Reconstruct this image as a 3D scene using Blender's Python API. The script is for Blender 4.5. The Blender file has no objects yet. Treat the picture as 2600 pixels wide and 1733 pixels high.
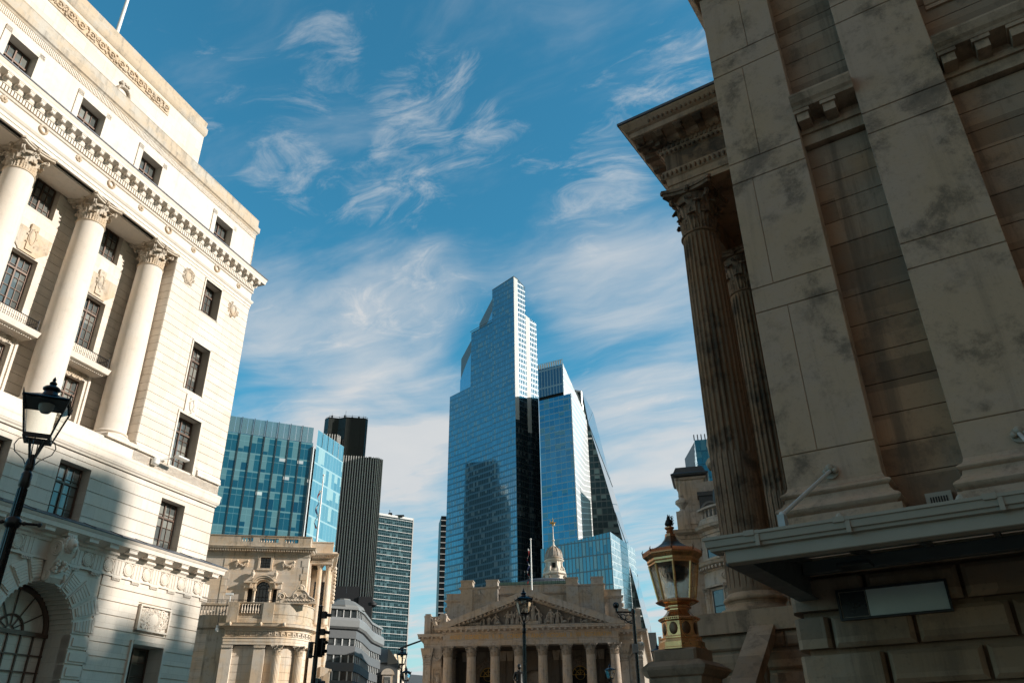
import bpy, bmesh, math, random
from math import sin, cos, pi, radians, sqrt, atan2, tan
from mathutils import Vector, Matrix
random.seed(7)
SC = bpy.context.scene
COL = SC.collection

# ------------------------------------------------------------------ mesh builder
class MB:
    def __init__(s): s.v = []; s.f = []; s.uv = {}
    def quad(s, *pts, uv=None):
        i = len(s.v); s.v += [tuple(p) for p in pts]; s.f.append(tuple(range(i, i+len(pts))))
        if uv: s.uv[len(s.f)-1] = uv
    def box(s, x0, x1, y0, y1, z0, z1):
        i = len(s.v)
        s.v += [(x0,y0,z0),(x1,y0,z0),(x1,y1,z0),(x0,y1,z0),(x0,y0,z1),(x1,y0,z1),(x1,y1,z1),(x0,y1,z1)]
        s.f += [tuple(i+k for k in q) for q in ((0,3,2,1),(4,5,6,7),(0,1,5,4),(1,2,6,5),(2,3,7,6),(3,0,4,7))]
        return s
    def cbox(s, x0, x1, y0, y1, z0, z1, c=.02):
        """box whose front (y0) edges are chamfered"""
        i = len(s.v)
        s.v += [(x0,y1,z0),(x1,y1,z0),(x1,y1,z1),(x0,y1,z1),(x0,y0+c,z0),(x1,y0+c,z0),(x1,y0+c,z1),(x0,y0+c,z1),
                (x0+c,y0,z0+c),(x1-c,y0,z0+c),(x1-c,y0,z1-c),(x0+c,y0,z1-c)]
        s.f += [tuple(i+k for k in q) for q in ((0,1,2,3),(8,9,10,11),(4,5,9,8),(5,6,10,9),(6,7,11,10),(7,4,8,11),(0,4,5,1),(1,5,6,2),(2,6,7,3),(3,7,4,0))]
        return s
    def prism(s, pts, z0, z1, ztop=None):
        """vertical prism over a 2-D outline; ztop = per-vertex heights"""
        n = len(pts); i = len(s.v)
        s.v += [(p[0],p[1],z0) for p in pts] + [(p[0],p[1], z1 if ztop is None else ztop[k]) for k, p in enumerate(pts)]
        s.f.append(tuple(i+k for k in reversed(range(n)))); s.f.append(tuple(i+n+k for k in range(n)))
        for k in range(n):
            m = (k+1) % n; s.f.append((i+k, i+m, i+n+m, i+n+k))
        return s
    def xz(s, pts, y0, y1):
        """plate: outline in x,z given thickness y0..y1"""
        n = len(pts); i = len(s.v)
        s.v += [(p[0],y0,p[1]) for p in pts] + [(p[0],y1,p[1]) for p in pts]
        s.f.append(tuple(i+k for k in range(n))); s.f.append(tuple(i+n+k for k in reversed(range(n))))
        for k in range(n):
            m = (k+1) % n; s.f.append((i+k, i+n+k, i+n+m, i+m))
        return s
    def yz(s, pts, x0, x1):
        n = len(pts); i = len(s.v)
        s.v += [(x0,p[0],p[1]) for p in pts] + [(x1,p[0],p[1]) for p in pts]
        s.f.append(tuple(i+k for k in range(n))); s.f.append(tuple(i+n+k for k in reversed(range(n))))
        for k in range(n):
            m = (k+1) % n; s.f.append((i+k, i+n+k, i+n+m, i+m))
        return s
    def lathe(s, prof, n=24, cx=0, cy=0, a0=0., rot=0., cap=True):
        i = len(s.v); m = len(prof)
        for r, z in prof:
            for k in range(n):
                a = rot + 2*pi*k/n; s.v.append((cx+r*cos(a), cy+r*sin(a), z))
        for j in range(m-1):
            for k in range(n):
                l = (k+1) % n; s.f.append((i+j*n+k, i+j*n+l, i+(j+1)*n+l, i+(j+1)*n+k))
        if cap:
            s.f.append(tuple(i+k for k in reversed(range(n)))); s.f.append(tuple(i+(m-1)*n+k for k in range(n)))
        return s
    def tube(s, pts, r, n=8, cap=True):
        P = [Vector(p) for p in pts]; i = len(s.v); m = len(P)
        rr = r if isinstance(r, (list, tuple)) else [r]*m
        up = None
        for j, p in enumerate(P):
            t = (P[min(j+1,m-1)]-P[max(j-1,0)]).normalized()
            if up is None:
                up = Vector((0,0,1)) if abs(t.z) < .9 else Vector((1,0,0))
            a = t.cross(up)
            if a.length < 1e-4: a = t.cross(Vector((0,1,0)))
            a.normalize(); b = a.cross(t).normalized(); up = b
            for k in range(n):
                q = p + (a*cos(2*pi*k/n) + b*sin(2*pi*k/n))*rr[j]; s.v.append(tuple(q))
        for j in range(m-1):
            for k in range(n):
                l = (k+1) % n; s.f.append((i+j*n+k, i+j*n+l, i+(j+1)*n+l, i+(j+1)*n+k))
        if cap:
            s.f.append(tuple(i+k for k in reversed(range(n)))); s.f.append(tuple(i+(m-1)*n+k for k in range(n)))
        return s
    def ball(s, c, r, n=8, m=6, sc=(1,1,1)):
        i = len(s.v)
        s.v.append((c[0],c[1],c[2]-r*sc[2]))
        for j in range(1, m):
            t = -pi/2 + pi*j/m
            for k in range(n):
                a = 2*pi*k/n; s.v.append((c[0]+r*sc[0]*cos(t)*cos(a), c[1]+r*sc[1]*cos(t)*sin(a), c[2]+r*sc[2]*sin(t)))
        s.v.append((c[0],c[1],c[2]+r*sc[2])); e = len(s.v)-1
        for k in range(n): s.f.append((i, i+1+(k+1)%n, i+1+k))
        for j in range(m-2):
            for k in range(n):
                l = (k+1) % n; s.f.append((i+1+j*n+k, i+1+j*n+l, i+1+(j+1)*n+l, i+1+(j+1)*n+k))
        for k in range(n): s.f.append((e, i+1+(m-2)*n+k, i+1+(m-2)*n+(k+1)%n))
        return s
    def torus(s, c, R, r, axis='y', n=20, m=8, sx=1., sz=1., a0=0., a1=2*pi):
        pts = []
        closed = abs(a1-a0-2*pi) < 1e-6
        for k in range(n+1):
            a = a0+(a1-a0)*k/n
            if axis == 'y': pts.append((c[0]+R*cos(a)*sx, c[1], c[2]+R*sin(a)*sz))
            elif axis == 'z': pts.append((c[0]+R*cos(a)*sx, c[1]+R*sin(a)*sz, c[2]))
            else: pts.append((c[0], c[1]+R*cos(a)*sx, c[2]+R*sin(a)*sz))
        s.tube(pts, r, m, cap=not closed); return s
    def sweep(s, path, prof, close=True):
        """profile [(out,z)] swept along an xy path, mitred; out = right-hand side of the path"""
        P = [Vector((p[0],p[1])) for p in path]; m = len(P); n = len(prof); i = len(s.v)
        for j in range(m):
            d0 = (P[j]-P[j-1]).normalized() if j > 0 else None
            d1 = (P[j+1]-P[j]).normalized() if j < m-1 else None
            n0 = Vector((d0.y,-d0.x)) if d0 else None; n1 = Vector((d1.y,-d1.x)) if d1 else None
            if n0 is None: o = n1
            elif n1 is None: o = n0
            else:
                o = (n0+n1); o = o/max(1e-6, o.dot(n0))
            for q in prof: s.v.append((P[j].x+o.x*q[0], P[j].y+o.y*q[0], q[1]))
        for j in range(m-1):
            for k in range(n if close else n-1):
                l = (k+1) % n; s.f.append((i+j*n+k, i+(j+1)*n+k, i+(j+1)*n+l, i+j*n+l))
        if close:
            s.f.append(tuple(i+k for k in range(n))); s.f.append(tuple(i+(m-1)*n+k for k in reversed(range(n))))
        return s
    def wall(s, p, q, z0, z1, z1b=None, u0=0.):
        """vertical wall quad p->q with metric UVs"""
        L = sqrt((q[0]-p[0])**2+(q[1]-p[1])**2); zb = z1 if z1b is None else z1b
        s.quad((p[0],p[1],z0),(q[0],q[1],z0),(q[0],q[1],zb),(p[0],p[1],z1), uv=[(u0,z0),(u0+L,z0),(u0+L,zb),(u0,z1)])
    def merge(s, o, M=None):
        i = len(s.v); s.v += [tuple(M @ Vector(v)) for v in o.v] if M else list(o.v)
        s.f += [tuple(i+k for k in f) for f in o.f]; return s
    def mesh(s, name, smooth=False, recalc=True):
        me = bpy.data.meshes.new(name); me.from_pydata(s.v, [], s.f)
        if s.uv:
            ul = me.uv_layers.new(name='UVMap')
            for fi, uvs in s.uv.items():
                for li, uv in zip(me.polygons[fi].loop_indices, uvs): ul.data[li].uv = uv
        if recalc:
            bm = bmesh.new(); bm.from_mesh(me); bmesh.ops.recalc_face_normals(bm, faces=bm.faces); bm.to_mesh(me); bm.free()
        if smooth:
            for p in me.polygons: p.use_smooth = True
            me.set_sharp_from_angle(angle=radians(40))
        return me
    def build(s, name, mat, parent=None, smooth=False, label=None, recalc=True):
        me = s.mesh(name, smooth, recalc); me.materials.append(mat)
        return link(name, me, parent, label)

def link(name, me, parent=None, label=None, loc=None, scale=None, rotz=None):
    o = bpy.data.objects.new(name, me); COL.objects.link(o)
    if parent is not None: o.parent = parent
    if loc: o.location = loc
    if scale: o.scale = scale if isinstance(scale, (tuple, list)) else (scale,)*3
    if rotz is not None: o.rotation_euler.z = rotz
    if label: o['label'] = label
    return o
def thing(name, label, cat, loc=(0,0,0), rotz=0., group=None):
    o = bpy.data.objects.new(name, None); COL.objects.link(o)
    o.location = loc; o.rotation_euler.z = rotz; o.empty_display_size = .1
    o['label'] = label; o['category'] = cat
    if group: o['group'] = group
    return o
def tag(o, label, cat, group=None):
    o['label'] = label; o['category'] = cat
    if group: o['group'] = group
    return o
def dup(root, loc, rotz=None, label=None, scale=None):
    r = root.copy(); COL.objects.link(r); r.location = loc
    if rotz is not None: r.rotation_euler.z = rotz
    if label: r['label'] = label
    if scale: r.scale = (scale,)*3
    for ch in root.children:
        c = ch.copy(); COL.objects.link(c); c.parent = r
        for g in ch.children:
            d = g.copy(); COL.objects.link(d); d.parent = c
    return r
def face_rot(az):   # local x axis points along compass azimuth az (clockwise from +Y)
    return radians(90-az)

# ------------------------------------------------------------------ materials
def newmat(name):
    m = bpy.data.materials.new(name); m.use_nodes = True
    nt = m.node_tree; nt.nodes.clear()
    out = nt.nodes.new('ShaderNodeOutputMaterial'); p = nt.nodes.new('ShaderNodeBsdfPrincipled')
    nt.links.new(p.outputs[0], out.inputs[0]); return m, nt, p
class NT:
    def __init__(s, nt): s.nt = nt
    def n(s, t, **kw):
        x = s.nt.nodes.new(t)
        for k, v in kw.items(): setattr(x, k, v)
        return x
    def l(s, a, b): s.nt.links.new(a, b)
    def val(s, sock, v):
        if hasattr(v, 'is_linked') or isinstance(v, bpy.types.NodeSocket): s.l(v, sock)
        else: sock.default_value = v
    def math(s, op, a, b=None, c=None, clamp=False):
        x = s.n('ShaderNodeMath', operation=op); x.use_clamp = clamp
        s.val(x.inputs[0], a)
        if b is not None: s.val(x.inputs[1], b)
        if c is not None: s.val(x.inputs[2], c)
        return x.outputs[0]
    def vmath(s, op, a, b=None):
        x = s.n('ShaderNodeVectorMath', operation=op); s.val(x.inputs[0], a)
        if b is not None: s.val(x.inputs[1], b)
        return x.outputs['Value'] if op in ('DOT_PRODUCT','LENGTH') else x.outputs[0]
    def mix(s, f, a, b, mode='MIX'):
        x = s.n('ShaderNodeMix', data_type='RGBA', blend_type=mode); x.clamp_factor = True
        s.val(x.inputs[0], f); s.val(x.inputs[6], a); s.val(x.inputs[7], b); return x.outputs[2]
    def noise(s, vec, scale, detail=6, rough=.6, dist=0.):
        x = s.n('ShaderNodeTexNoise'); s.val(x.inputs['Vector'], vec)
        x.inputs['Scale'].default_value = scale; x.inputs['Detail'].default_value = detail
        x.inputs['Roughness'].default_value = rough; x.inputs['Distortion'].default_value = dist
        return x.outputs['Fac']
    def ramp(s, f, a, b, lo=0., hi=1.):
        x = s.n('ShaderNodeMapRange'); x.interpolation_type = 'SMOOTHSTEP'
        s.val(x.inputs['Value'], f); s.val(x.inputs['From Min'], a); s.val(x.inputs['From Max'], b)
        s.val(x.inputs['To Min'], lo); s.val(x.inputs['To Max'], hi); return x.outputs[0]
    def mapping(s, vec, scale=(1,1,1), loc=(0,0,0), rot=(0,0,0)):
        x = s.n('ShaderNodeMapping'); s.l(vec, x.inputs[0])
        x.inputs['Scale'].default_value = scale; x.inputs['Location'].default_value = loc; x.inputs['Rotation'].default_value = rot
        return x.outputs[0]
def C4(c): return (c[0], c[1], c[2], 1.)
def sh(c, k): return (c[0]*k, c[1]*k, c[2]*k)

def stone(name, base, dark=None, warm=None, block=None, rough=.85, stain=.5, streak=.35, bump=.25, soot=0., grain=5., blockvar=.12):
    """weathered masonry: block-to-block tone, vertical rain streaks, blotchy stains, pitted grain"""
    m, nt, p = newmat(name); N = NT(nt)
    tc = N.n('ShaderNodeTexCoord'); v = tc.outputs['Object']
    dark = dark or sh(base, .5); warm = warm or (base[0]*1.06, base[1]*.93, base[2]*.78)
    big = N.noise(v, .45, 8, .65, .1)
    med = N.noise(v, 1.9, 10, .72, .15)
    fine = N.noise(v, grain*4, 8, .75)
    st = N.noise(N.mapping(v, (2.6, 2.6, .16)), 1., 8, .7, .3)
    col = N.mix(N.ramp(big, .4, .6), C4(base), C4(warm))
    if block:
        sx = N.n('ShaderNodeSeparateXYZ'); N.l(v, sx.inputs[0])
        cb = N.n('ShaderNodeCombineXYZ'); N.l(N.math('ADD', sx.outputs[0], sx.outputs[1]), cb.inputs[0]); N.l(sx.outputs[2], cb.inputs[1])
        br = N.n('ShaderNodeTexBrick'); N.l(cb.outputs[0], br.inputs['Vector'])
        br.inputs['Scale'].default_value = 1.; br.inputs['Brick Width'].default_value = block[0]; br.inputs['Row Height'].default_value = block[1]
        br.inputs['Mortar Size'].default_value = block[2] if len(block) > 2 else .006
        br.inputs['Color1'].default_value = (1-blockvar,)*3+(1,); br.inputs['Color2'].default_value = (1+blockvar*.4,)*3+(1,)
        br.inputs['Mortar'].default_value = (.55,.5,.46,1); br.inputs['Mortar Smooth'].default_value = .3; br.inputs['Bias'].default_value = .1
        col = N.mix(1., col, br.outputs['Color'], 'MULTIPLY')
    col = N.mix(N.math('MULTIPLY', N.ramp(st, .5, .68), streak), col, C4(dark))
    col = N.mix(N.math('MULTIPLY', N.ramp(med, .5, .68), stain), col, C4(dark))
    col = N.mix(N.math('MULTIPLY', N.ramp(fine, .54, .7), .4), col, C4(sh(dark, .8)))
    if soot:
        so = N.noise(v, .95, 12, .76, .2)
        col = N.mix(N.math('MULTIPLY', N.ramp(so, .5, .62), soot), col, C4((.035,.031,.027)))
    N.l(col, p.inputs['Base Color']); p.inputs['Roughness'].default_value = rough
    p.inputs['Specular IOR Level'].default_value = .25
    bp = N.n('ShaderNodeBump'); bp.inputs['Strength'].default_value = bump; bp.inputs['Distance'].default_value = .05
    N.l(N.math('ADD', N.math('MULTIPLY', med, .6), N.math('MULTIPLY', fine, .4)), bp.inputs['Height']); N.l(bp.outputs[0], p.inputs['Normal'])
    return m
def plain(name, col, rough=.5, metal=0., var=.15, scale=3., spec=.5, bump=0.):
    m, nt, p = newmat(name); N = NT(nt); v = N.n('ShaderNodeTexCoord').outputs['Object']
    a = N.noise(v, scale, 6, .65)
    N.l(N.mix(a, C4(sh(col, 1-var)), C4(sh(col, 1+var))), p.inputs['Base Color'])
    p.inputs['Metallic'].default_value = metal; p.inputs['Specular IOR Level'].default_value = spec
    N.l(N.ramp(N.noise(v, scale*3, 5), .3, .7, max(.02, rough-.08), min(1, rough+.08)), p.inputs['Roughness'])
    if bump:
        bp = N.n('ShaderNodeBump'); bp.inputs['Strength'].default_value = bump; bp.inputs['Distance'].default_value = .02
        N.l(N.noise(v, scale*8, 6), bp.inputs['Height']); N.l(bp.outputs[0], p.inputs['Normal'])
    return m
def window_glass(name, dark=(.02,.022,.022), light=(.16,.16,.14), cell=(.5,.6), amt=.5, rough=.06):
    """panes: sky-reflecting glass over dim rooms, some with pale blinds"""
    m, nt, p = newmat(name); N = NT(nt); v = N.n('ShaderNodeTexCoord').outputs['Object']
    sx = N.n('ShaderNodeSeparateXYZ'); N.l(v, sx.inputs[0])
    cb = N.n('ShaderNodeCombineXYZ')
    N.l(N.math('FLOOR', N.math('DIVIDE', N.math('ADD', sx.outputs[0], sx.outputs[1]), cell[0])), cb.inputs[0]); N.l(N.math('FLOOR', N.math('DIVIDE', sx.outputs[2], cell[1])), cb.inputs[1])
    wn = N.n('ShaderNodeTexWhiteNoise'); N.l(cb.outputs[0], wn.inputs['Vector'])
    f = N.math('MULTIPLY', N.ramp(wn.outputs['Value'], .3, .9), amt)
    f = N.math('ADD', f, N.math('MULTIPLY', N.noise(v, 1.3, 4), .25))
    N.l(N.mix(f, C4(dark), C4(light)), p.inputs['Base Color'])
    p.inputs['Roughness'].default_value = rough; p.inputs['IOR'].default_value = 1.6; p.inputs['Coat Weight'].default_value = .4; p.inputs['Coat Roughness'].default_value = .03
    bp = N.n('ShaderNodeBump'); bp.inputs['Strength'].default_value = .05; bp.inputs['Distance'].default_value = .05
    N.l(N.noise(v, 1.1, 2), bp.inputs['Height']); N.l(bp.outputs[0], p.inputs['Normal'])
    return m
def curtain(name, w, h, glass, glass2, frame, mw=.12, mh=.5, metal=.75, rough=.07, blinds=.25, blind=(.4,.45,.45), wob=.03, band2=None, lights=0., framemetal=.4, subw=None, transom=False):
    """glazed curtain wall on metric UVs: panes w wide and h high, mullions mw, floor bands mh"""
    m, nt, p = newmat(name); N = NT(nt); uv = N.n('ShaderNodeUVMap').outputs[0]
    sx = N.n('ShaderNodeSeparateXYZ'); N.l(uv, sx.inputs[0]); U, V = sx.outputs[0], sx.outputs[1]
    uu = N.math('DIVIDE', U, w); vv = N.math('DIVIDE', V, h)
    fu = N.math('FRACT', uu); fv = N.math('FRACT', vv)
    cb = N.n('ShaderNodeCombineXYZ'); N.l(N.math('FLOOR', uu), cb.inputs[0]); N.l(N.math('FLOOR', vv), cb.inputs[1])
    wn = N.n('ShaderNodeTexWhiteNoise'); N.l(cb.outputs[0], wn.inputs['Vector'])
    fl = N.n('ShaderNodeTexWhiteNoise', noise_dimensions='1D'); N.l(N.math('FLOOR', vv), fl.inputs['W'])
    g = N.mix(wn.outputs['Value'], C4(glass), C4(glass2))
    g = N.mix(N.math('MULTIPLY', fl.outputs['Value'], .5), g, C4(glass2))
    # blinds pulled down to a random height in some panes
    wc = N.n('ShaderNodeSeparateColor'); N.l(wn.outputs['Color'], wc.inputs[0])
    isb = N.math('LESS_THAN', wc.outputs[0], blinds)
    low = N.math('GREATER_THAN', fv, N.math('MULTIPLY', wc.outputs[1], .75))
    bl = N.math('MULTIPLY', isb, low)
    g = N.mix(bl, g, C4(blind))
    tr = N.math('MULTIPLY', N.math('GREATER_THAN', fv, .70), N.math('LESS_THAN', fv, .725)) if transom else None
    mu = N.math('LESS_THAN', fu, mw/w); mv = N.math('LESS_THAN', fv, mh/h)
    fr = N.math('MAXIMUM', mu, mv)
    if transom: fr = N.math('MAXIMUM', fr, tr)
    if subw:
        fr = N.math('MAXIMUM', fr, N.math('LESS_THAN', N.math('FRACT', N.math('DIVIDE', U, subw)), .12*mw/w*w/subw))
    col = N.mix(fr, g, C4(frame))
    if band2:
        k = N.math('LESS_THAN', N.math('FRACT', N.math('DIVIDE', V, h*band2[0])), band2[1])
        col = N.mix(k, col, C4(band2[2])); 
    N.l(col, p.inputs['Base Color'])
    N.l(N.math('SUBTRACT', N.math('MULTIPLY_ADD', fr, framemetal-metal, metal), N.math('MULTIPLY', bl, metal*.6), clamp=True), p.inputs['Metallic'])
    N.l(N.math('MULTIPLY_ADD', fr, .3, rough), p.inputs['Roughness'])
    bp = N.n('ShaderNodeBump'); bp.inputs['Strength'].default_value = wob; bp.inputs['Distance'].default_value = 1.
    tilt = N.math('ADD', N.math('MULTIPLY', fu, N.math('SUBTRACT', wc.outputs[2], .5)), N.math('MULTIPLY', fv, N.math('SUBTRACT', wc.outputs[1], .5)))
    N.l(tilt, bp.inputs['Height']); N.l(bp.outputs[0], p.inputs['Normal'])
    if lights:
        lt = N.math('MULTIPLY', N.math('GREATER_THAN', wc.outputs[2], 1-lights), N.math('MULTIPLY', N.math('GREATER_THAN', fv, .82), N.math('LESS_THAN', fr, .5)))
        p.inputs['Emission Color'].default_value = (1,.97,.85,1); N.l(N.math('MULTIPLY', lt, .35), p.inputs['Emission Strength'])
    return m

# ------------------------------------------------------------------ shared architectural pieces
def intervals(x0, x1, holes, za, zb):
    seg = [(x0, x1)]
    for hx0, hx1, hz0, hz1 in holes:
        if hz0 >= zb-1e-6 or hz1 <= za+1e-6: continue
        ns = []
        for a, b in seg:
            if hx1 <= a or hx0 >= b: ns.append((a, b)); continue
            if hx0 > a: ns.append((a, hx0))
            if hx1 < b: ns.append((hx1, b))
        seg = ns
    return seg
def slab_wall(mb, x0, x1, z0, z1, y0, y1, holes=()):
    zs = sorted({z0, z1} | {z for h in holes for z in h[2:] if z0 < z < z1})
    for a, b in zip(zs, zs[1:]):
        for p, q in intervals(x0, x1, holes, a, b): mb.box(p, q, y0, y1, a, b)
def courses(mb, x0, x1, joints, y, d, holes=(), g=.04, c=.0, cut=None, rng=None):
    """rustication: one raised slab per course, open channel between"""
    for za, zb in zip(joints, joints[1:]):
        a, b = za+g/2, zb-g/2
        zs = sorted({a, b} | {z for h in holes for z in h[2:] if a < z < b})
        for p, q in zip(zs, zs[1:]):
            for u, w in intervals(x0, x1, holes, p, q):
                if c and len(zs) == 2: mb.cbox(u, w, y, y+d, p, q, c)
                else: mb.box(u, w, y, y+d, p, q)
def sash(parent, x0, x1, z0, z1, y, frame, glass, nx=2, nz=4, transom=.68, fw=.07, bar=.025, name='window', leaf=2):
    """metal casement: frame with central mullion, transom and glazing bars; pane is its own child"""
    mb = MB()
    mb.box(x0, x0+fw, y, y+.1, z0, z1); mb.box(x1-fw, x1, y, y+.1, z0, z1)
    mb.box(x0+fw, x1-fw, y, y+.1, z0, z0+fw); mb.box(x0+fw, x1-fw, y, y+.1, z1-fw, z1)
    xm = (x0+x1)/2
    if leaf == 2: mb.box(xm-fw/2, xm+fw/2, y-.02, y+.09, z0+fw, z1-fw)
    zt = z0+(z1-z0)*transom
    if transom: mb.box(x0+fw, x1-fw, y-.03, y+.08, zt-fw*.6, zt+fw*.6)
    spans = [(x0+fw, xm-fw/2), (xm+fw/2, x1-fw)] if leaf == 2 else [(x0+fw, x1-fw)]
    for a, b in spans:
        for k in range(1, nx):
            x = a+(b-a)*k/nx; mb.box(x-bar/2, x+bar/2, y+.01, y+.05, z0+fw, z1-fw)
    for k in range(1, nz):
        z = z0+(z1-z0)*k/nz
        if abs(z-zt) > .12: mb.box(x0+fw, x1-fw, y+.012, y+.048, z-bar/2, z+bar/2)
    o = mb.build(name, frame, parent)
    MB().box(x0+fw*.5, x1-fw*.5, y+.055, y+.075, z0+fw*.5, z1-fw*.5).build('pane', glass, o)
    return o

def acanthus(mb, ang, r0, z0, h, w, curl, bell):
    """one curled leaf hugging the bell, lobed edge, with thickness"""
    nv, nu = 9, 6
    g = []
    for j in range(nv+1):
        t = j/nv
        if t < .75: z = z0+h*t/.75*.97; out = .03+.05*t+curl*.25*t*t
        else:
            k = (t-.75)/.25*pi*.75; z = z0+h*.97+sin(k)*h*.07-max(0,(t-.88))*h*.7; out = .03+.04+curl*(.14+.86*(1-cos(k))/1.7)
        wid = w*(.62+.5*sin(pi*min(1, t*1.05)*.72))*(1-.55*max(0, t-.72)/.28)
        wid *= 1+.16*cos(j*pi)
        row = []
        for k in range(nu+1):
            s_ = (k/nu-.5)*2
            dip = .05*(abs(s_)**1.4)-.035*(1 if k == nu//2 else 0)*(-1)
            dip += .022*(1 if k % 2 else -1)
            rr = bell(z)*r0+out*r0-dip*r0
            a = ang+s_*wid/2/(max(.3, bell(z)+out))
            row.append((rr*cos(a), rr*sin(a), z))
        g.append(row)
    i = len(mb.v)
    for row in g:
        for p in row: mb.v.append(p)
    for j in range(nv):
        for k in range(nu):
            a = i+j*(nu+1)+k; mb.f.append((a, a+1, a+nu+2, a+nu+1))
    i2 = len(mb.v)
    for row in g:
        for p in row:
            q = sqrt(p[0]**2+p[1]**2); f = (q-.05*r0)/q; mb.v.append((p[0]*f, p[1]*f, p[2]-.01))
    for j in range(nv):
        for k in range(nu):
            a = i2+j*(nu+1)+k; mb.f.append((a, a+nu+1, a+nu+2, a+1))
    rim = [0*(nu+1)+k for k in range(nu+1)]+[j*(nu+1)+nu for j in range(1, nv+1)]+[nv*(nu+1)+k for k in range(nu-1, -1, -1)]+[j*(nu+1) for j in range(nv-1, 0, -1)]
    for a, b in zip(rim, rim[1:]+rim[:1]): mb.f.append((i+a, i2+a, i2+b, i+b))

def corinthian(h=2.3, square=False):
    """unit capital (neck radius 1, height h): bell, two rings of acanthus, corner volutes, helices, concave abacus"""
    mb = MB(); ha = h*.14; hb = h-ha
    bell = lambda z: .93+.05*(z/hb)+.28*max(0, z/hb-.35)**2
    mb.lathe([(.9,0)]+[(bell(hb*k/8), hb*k/8) for k in range(1, 9)]+[(1.0, hb)], 24)
    mb.torus((0,0,-.03), 1.02, .07, 'z', 28, 8)
    for k in range(8): acanthus(mb, k*pi/4, 1, 0., hb*.42, .70, .30, bell)
    for k in range(8): acanthus(mb, k*pi/4+pi/8, 1, 0.02, hb*.72, .66, .36, bell)
    for q in range(4):
        a = pi/4+q*pi/2
        for sgn in (-1, 1):
            # stalk and volute
            pts = []; rad = []
            for j in range(8):
                t = j/7; aa = a+sgn*(1-t)*.34; rr = 1.02+.52*t*t; pts.append((rr*cos(aa)+sgn*.05*sin(a), rr*sin(aa)-sgn*.05*cos(a), hb*(.58+.36*t))); rad.append(.05+.02*t)
            cx = 1.42; cz = hb*.86
            for j in range(16):
                th = pi*.5-j*.55; R = .2*(1-j/17)
                rr = cx+R*cos(th); pts.append((rr*cos(a)+sgn*.06*sin(a), rr*sin(a)-sgn*.06*cos(a), cz+R*sin(th))); rad.append(.065-.002*j)
            mb.tube(pts, rad, 6)
        b = q*pi/2
        for sgn in (-1, 1):
            pts = []
            for j in range(14):
                th = pi*.5+sgn*j*.5; R = .13*(1-j/16); off = sgn*.16
                x, y, zz = 1.17+.02*j/14, off+R*cos(th), hb*.87+R*sin(th)
                pts.append((x*cos(b)-y*sin(b), x*sin(b)+y*cos(b), zz))
            mb.tube(pts, .045, 5)
        mb.ball((1.26*cos(b), 1.26*sin(b), hb+ha*.45), .17, 8, 6)
        for k in range(5):
            t = k*2*pi/5
            mb.ball((1.3*cos(b)-.13*cos(t)*sin(b), 1.3*sin(b)+.13*cos(t)*cos(b), hb+ha*.45+.13*sin(t)), .075, 6, 4)
    out = []
    for q in range(4):
        for j in range(9):
            t = j/8*2-1
            a = q*pi/2; x = 1.2+.26*t*t; y = 1.36*t
            if abs(t) == 1: y = 1.32*t
            out.append((x*cos(a)-y*sin(a), x*sin(a)+y*cos(a)))
    mb.prism(out, hb-.01, hb+ha*.45); mb.prism([(p[0]*1.06, p[1]*1.06) for p in out], hb+ha*.5, hb+ha)
    mb.prism([(p[0]*.97, p[1]*.97) for p in out], hb+ha*.45, hb+ha*.5)
    return mb
def base_mb(r, h, plinth=True, sq=1.42):
    mb = MB(); z = 0
    if plinth: mb.box(-r*sq, r*sq, -r*sq, r*sq, 0, h*.3); z = h*.3
    k = h-z
    pr = [(r*1.0, z), (r*1.28, z+.001)]
    for j in range(7): a = -pi/2+pi*j/6; pr.append((r*1.28+k*.16*cos(a), z+k*.17+k*.165*sin(a)))
    pr += [(r*1.24, z+k*.36), (r*1.12, z+k*.45), (r*1.1, z+k*.53), (r*1.15, z+k*.61)]
    for j in range(7): a = -pi/2+pi*j/6; pr.append((r*1.12+k*.11*cos(a), z+k*.74+k*.11*sin(a)))
    pr += [(r*1.08, z+k*.88), (r*1.02, z+k)]
    mb.lathe(pr, 40); return mb
def shaft_mb(r0, r1, z0, z1, n=40):
    pr = []
    for k in range(11):
        t = k/10; pr.append((r0-(r0-r1)*max(0, (t-.2)/.8)**1.6, z0+(z1-z0)*t))
    return MB().lathe(pr, n)
def fluted_mb(r0, r1, z0, z1, nf=24, cable=.33):
    """shaft with nf flutes; lower third of each flute filled by a rounded cable"""
    mb = MB(); K = 8; n = nf*K; zs = []
    L = z1-z0
    lv = [0, .012, .025, .06]+[.06+(cable-.06)*k/4 for k in range(1, 5)]+[cable+.006, cable+.02]+[cable+.02+(.965-cable-.02)*k/8 for k in range(1, 9)]+[.98, .99, 1.]
    i = len(mb.v)
    for t in lv:
        r = r0-(r0-r1)*max(0, (t-.2)/.8)**1.6
        if t <= .012 or t >= .99: mode = 0
        elif t < cable+.003: mode = 1
        else: mode = 2
        for k in range(n):
            a = 2*pi*k/n; u = (k % K)/K    # fillet .0-.25
            if u < .25 or mode == 0: d = 0
            else:
                s_ = (u-.25)/.75; prof = sqrt(max(0, 1-(2*s_-1)**2))
                if mode == 2: d = -.085*r0*prof
                else: d = -.055*r0*(1-prof)-.0*r0 if .12 < s_ < .88 else -.06*r0
            mb.v.append(((r+d)*cos(a), (r+d)*sin(a), z0+L*t))
    for j in range(len(lv)-1):
        for k in range(n):
            l = (k+1) % n; mb.f.append((i+j*n+k, i+j*n+l, i+(j+1)*n+l, i+(j+1)*n+k))
    return mb
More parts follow.
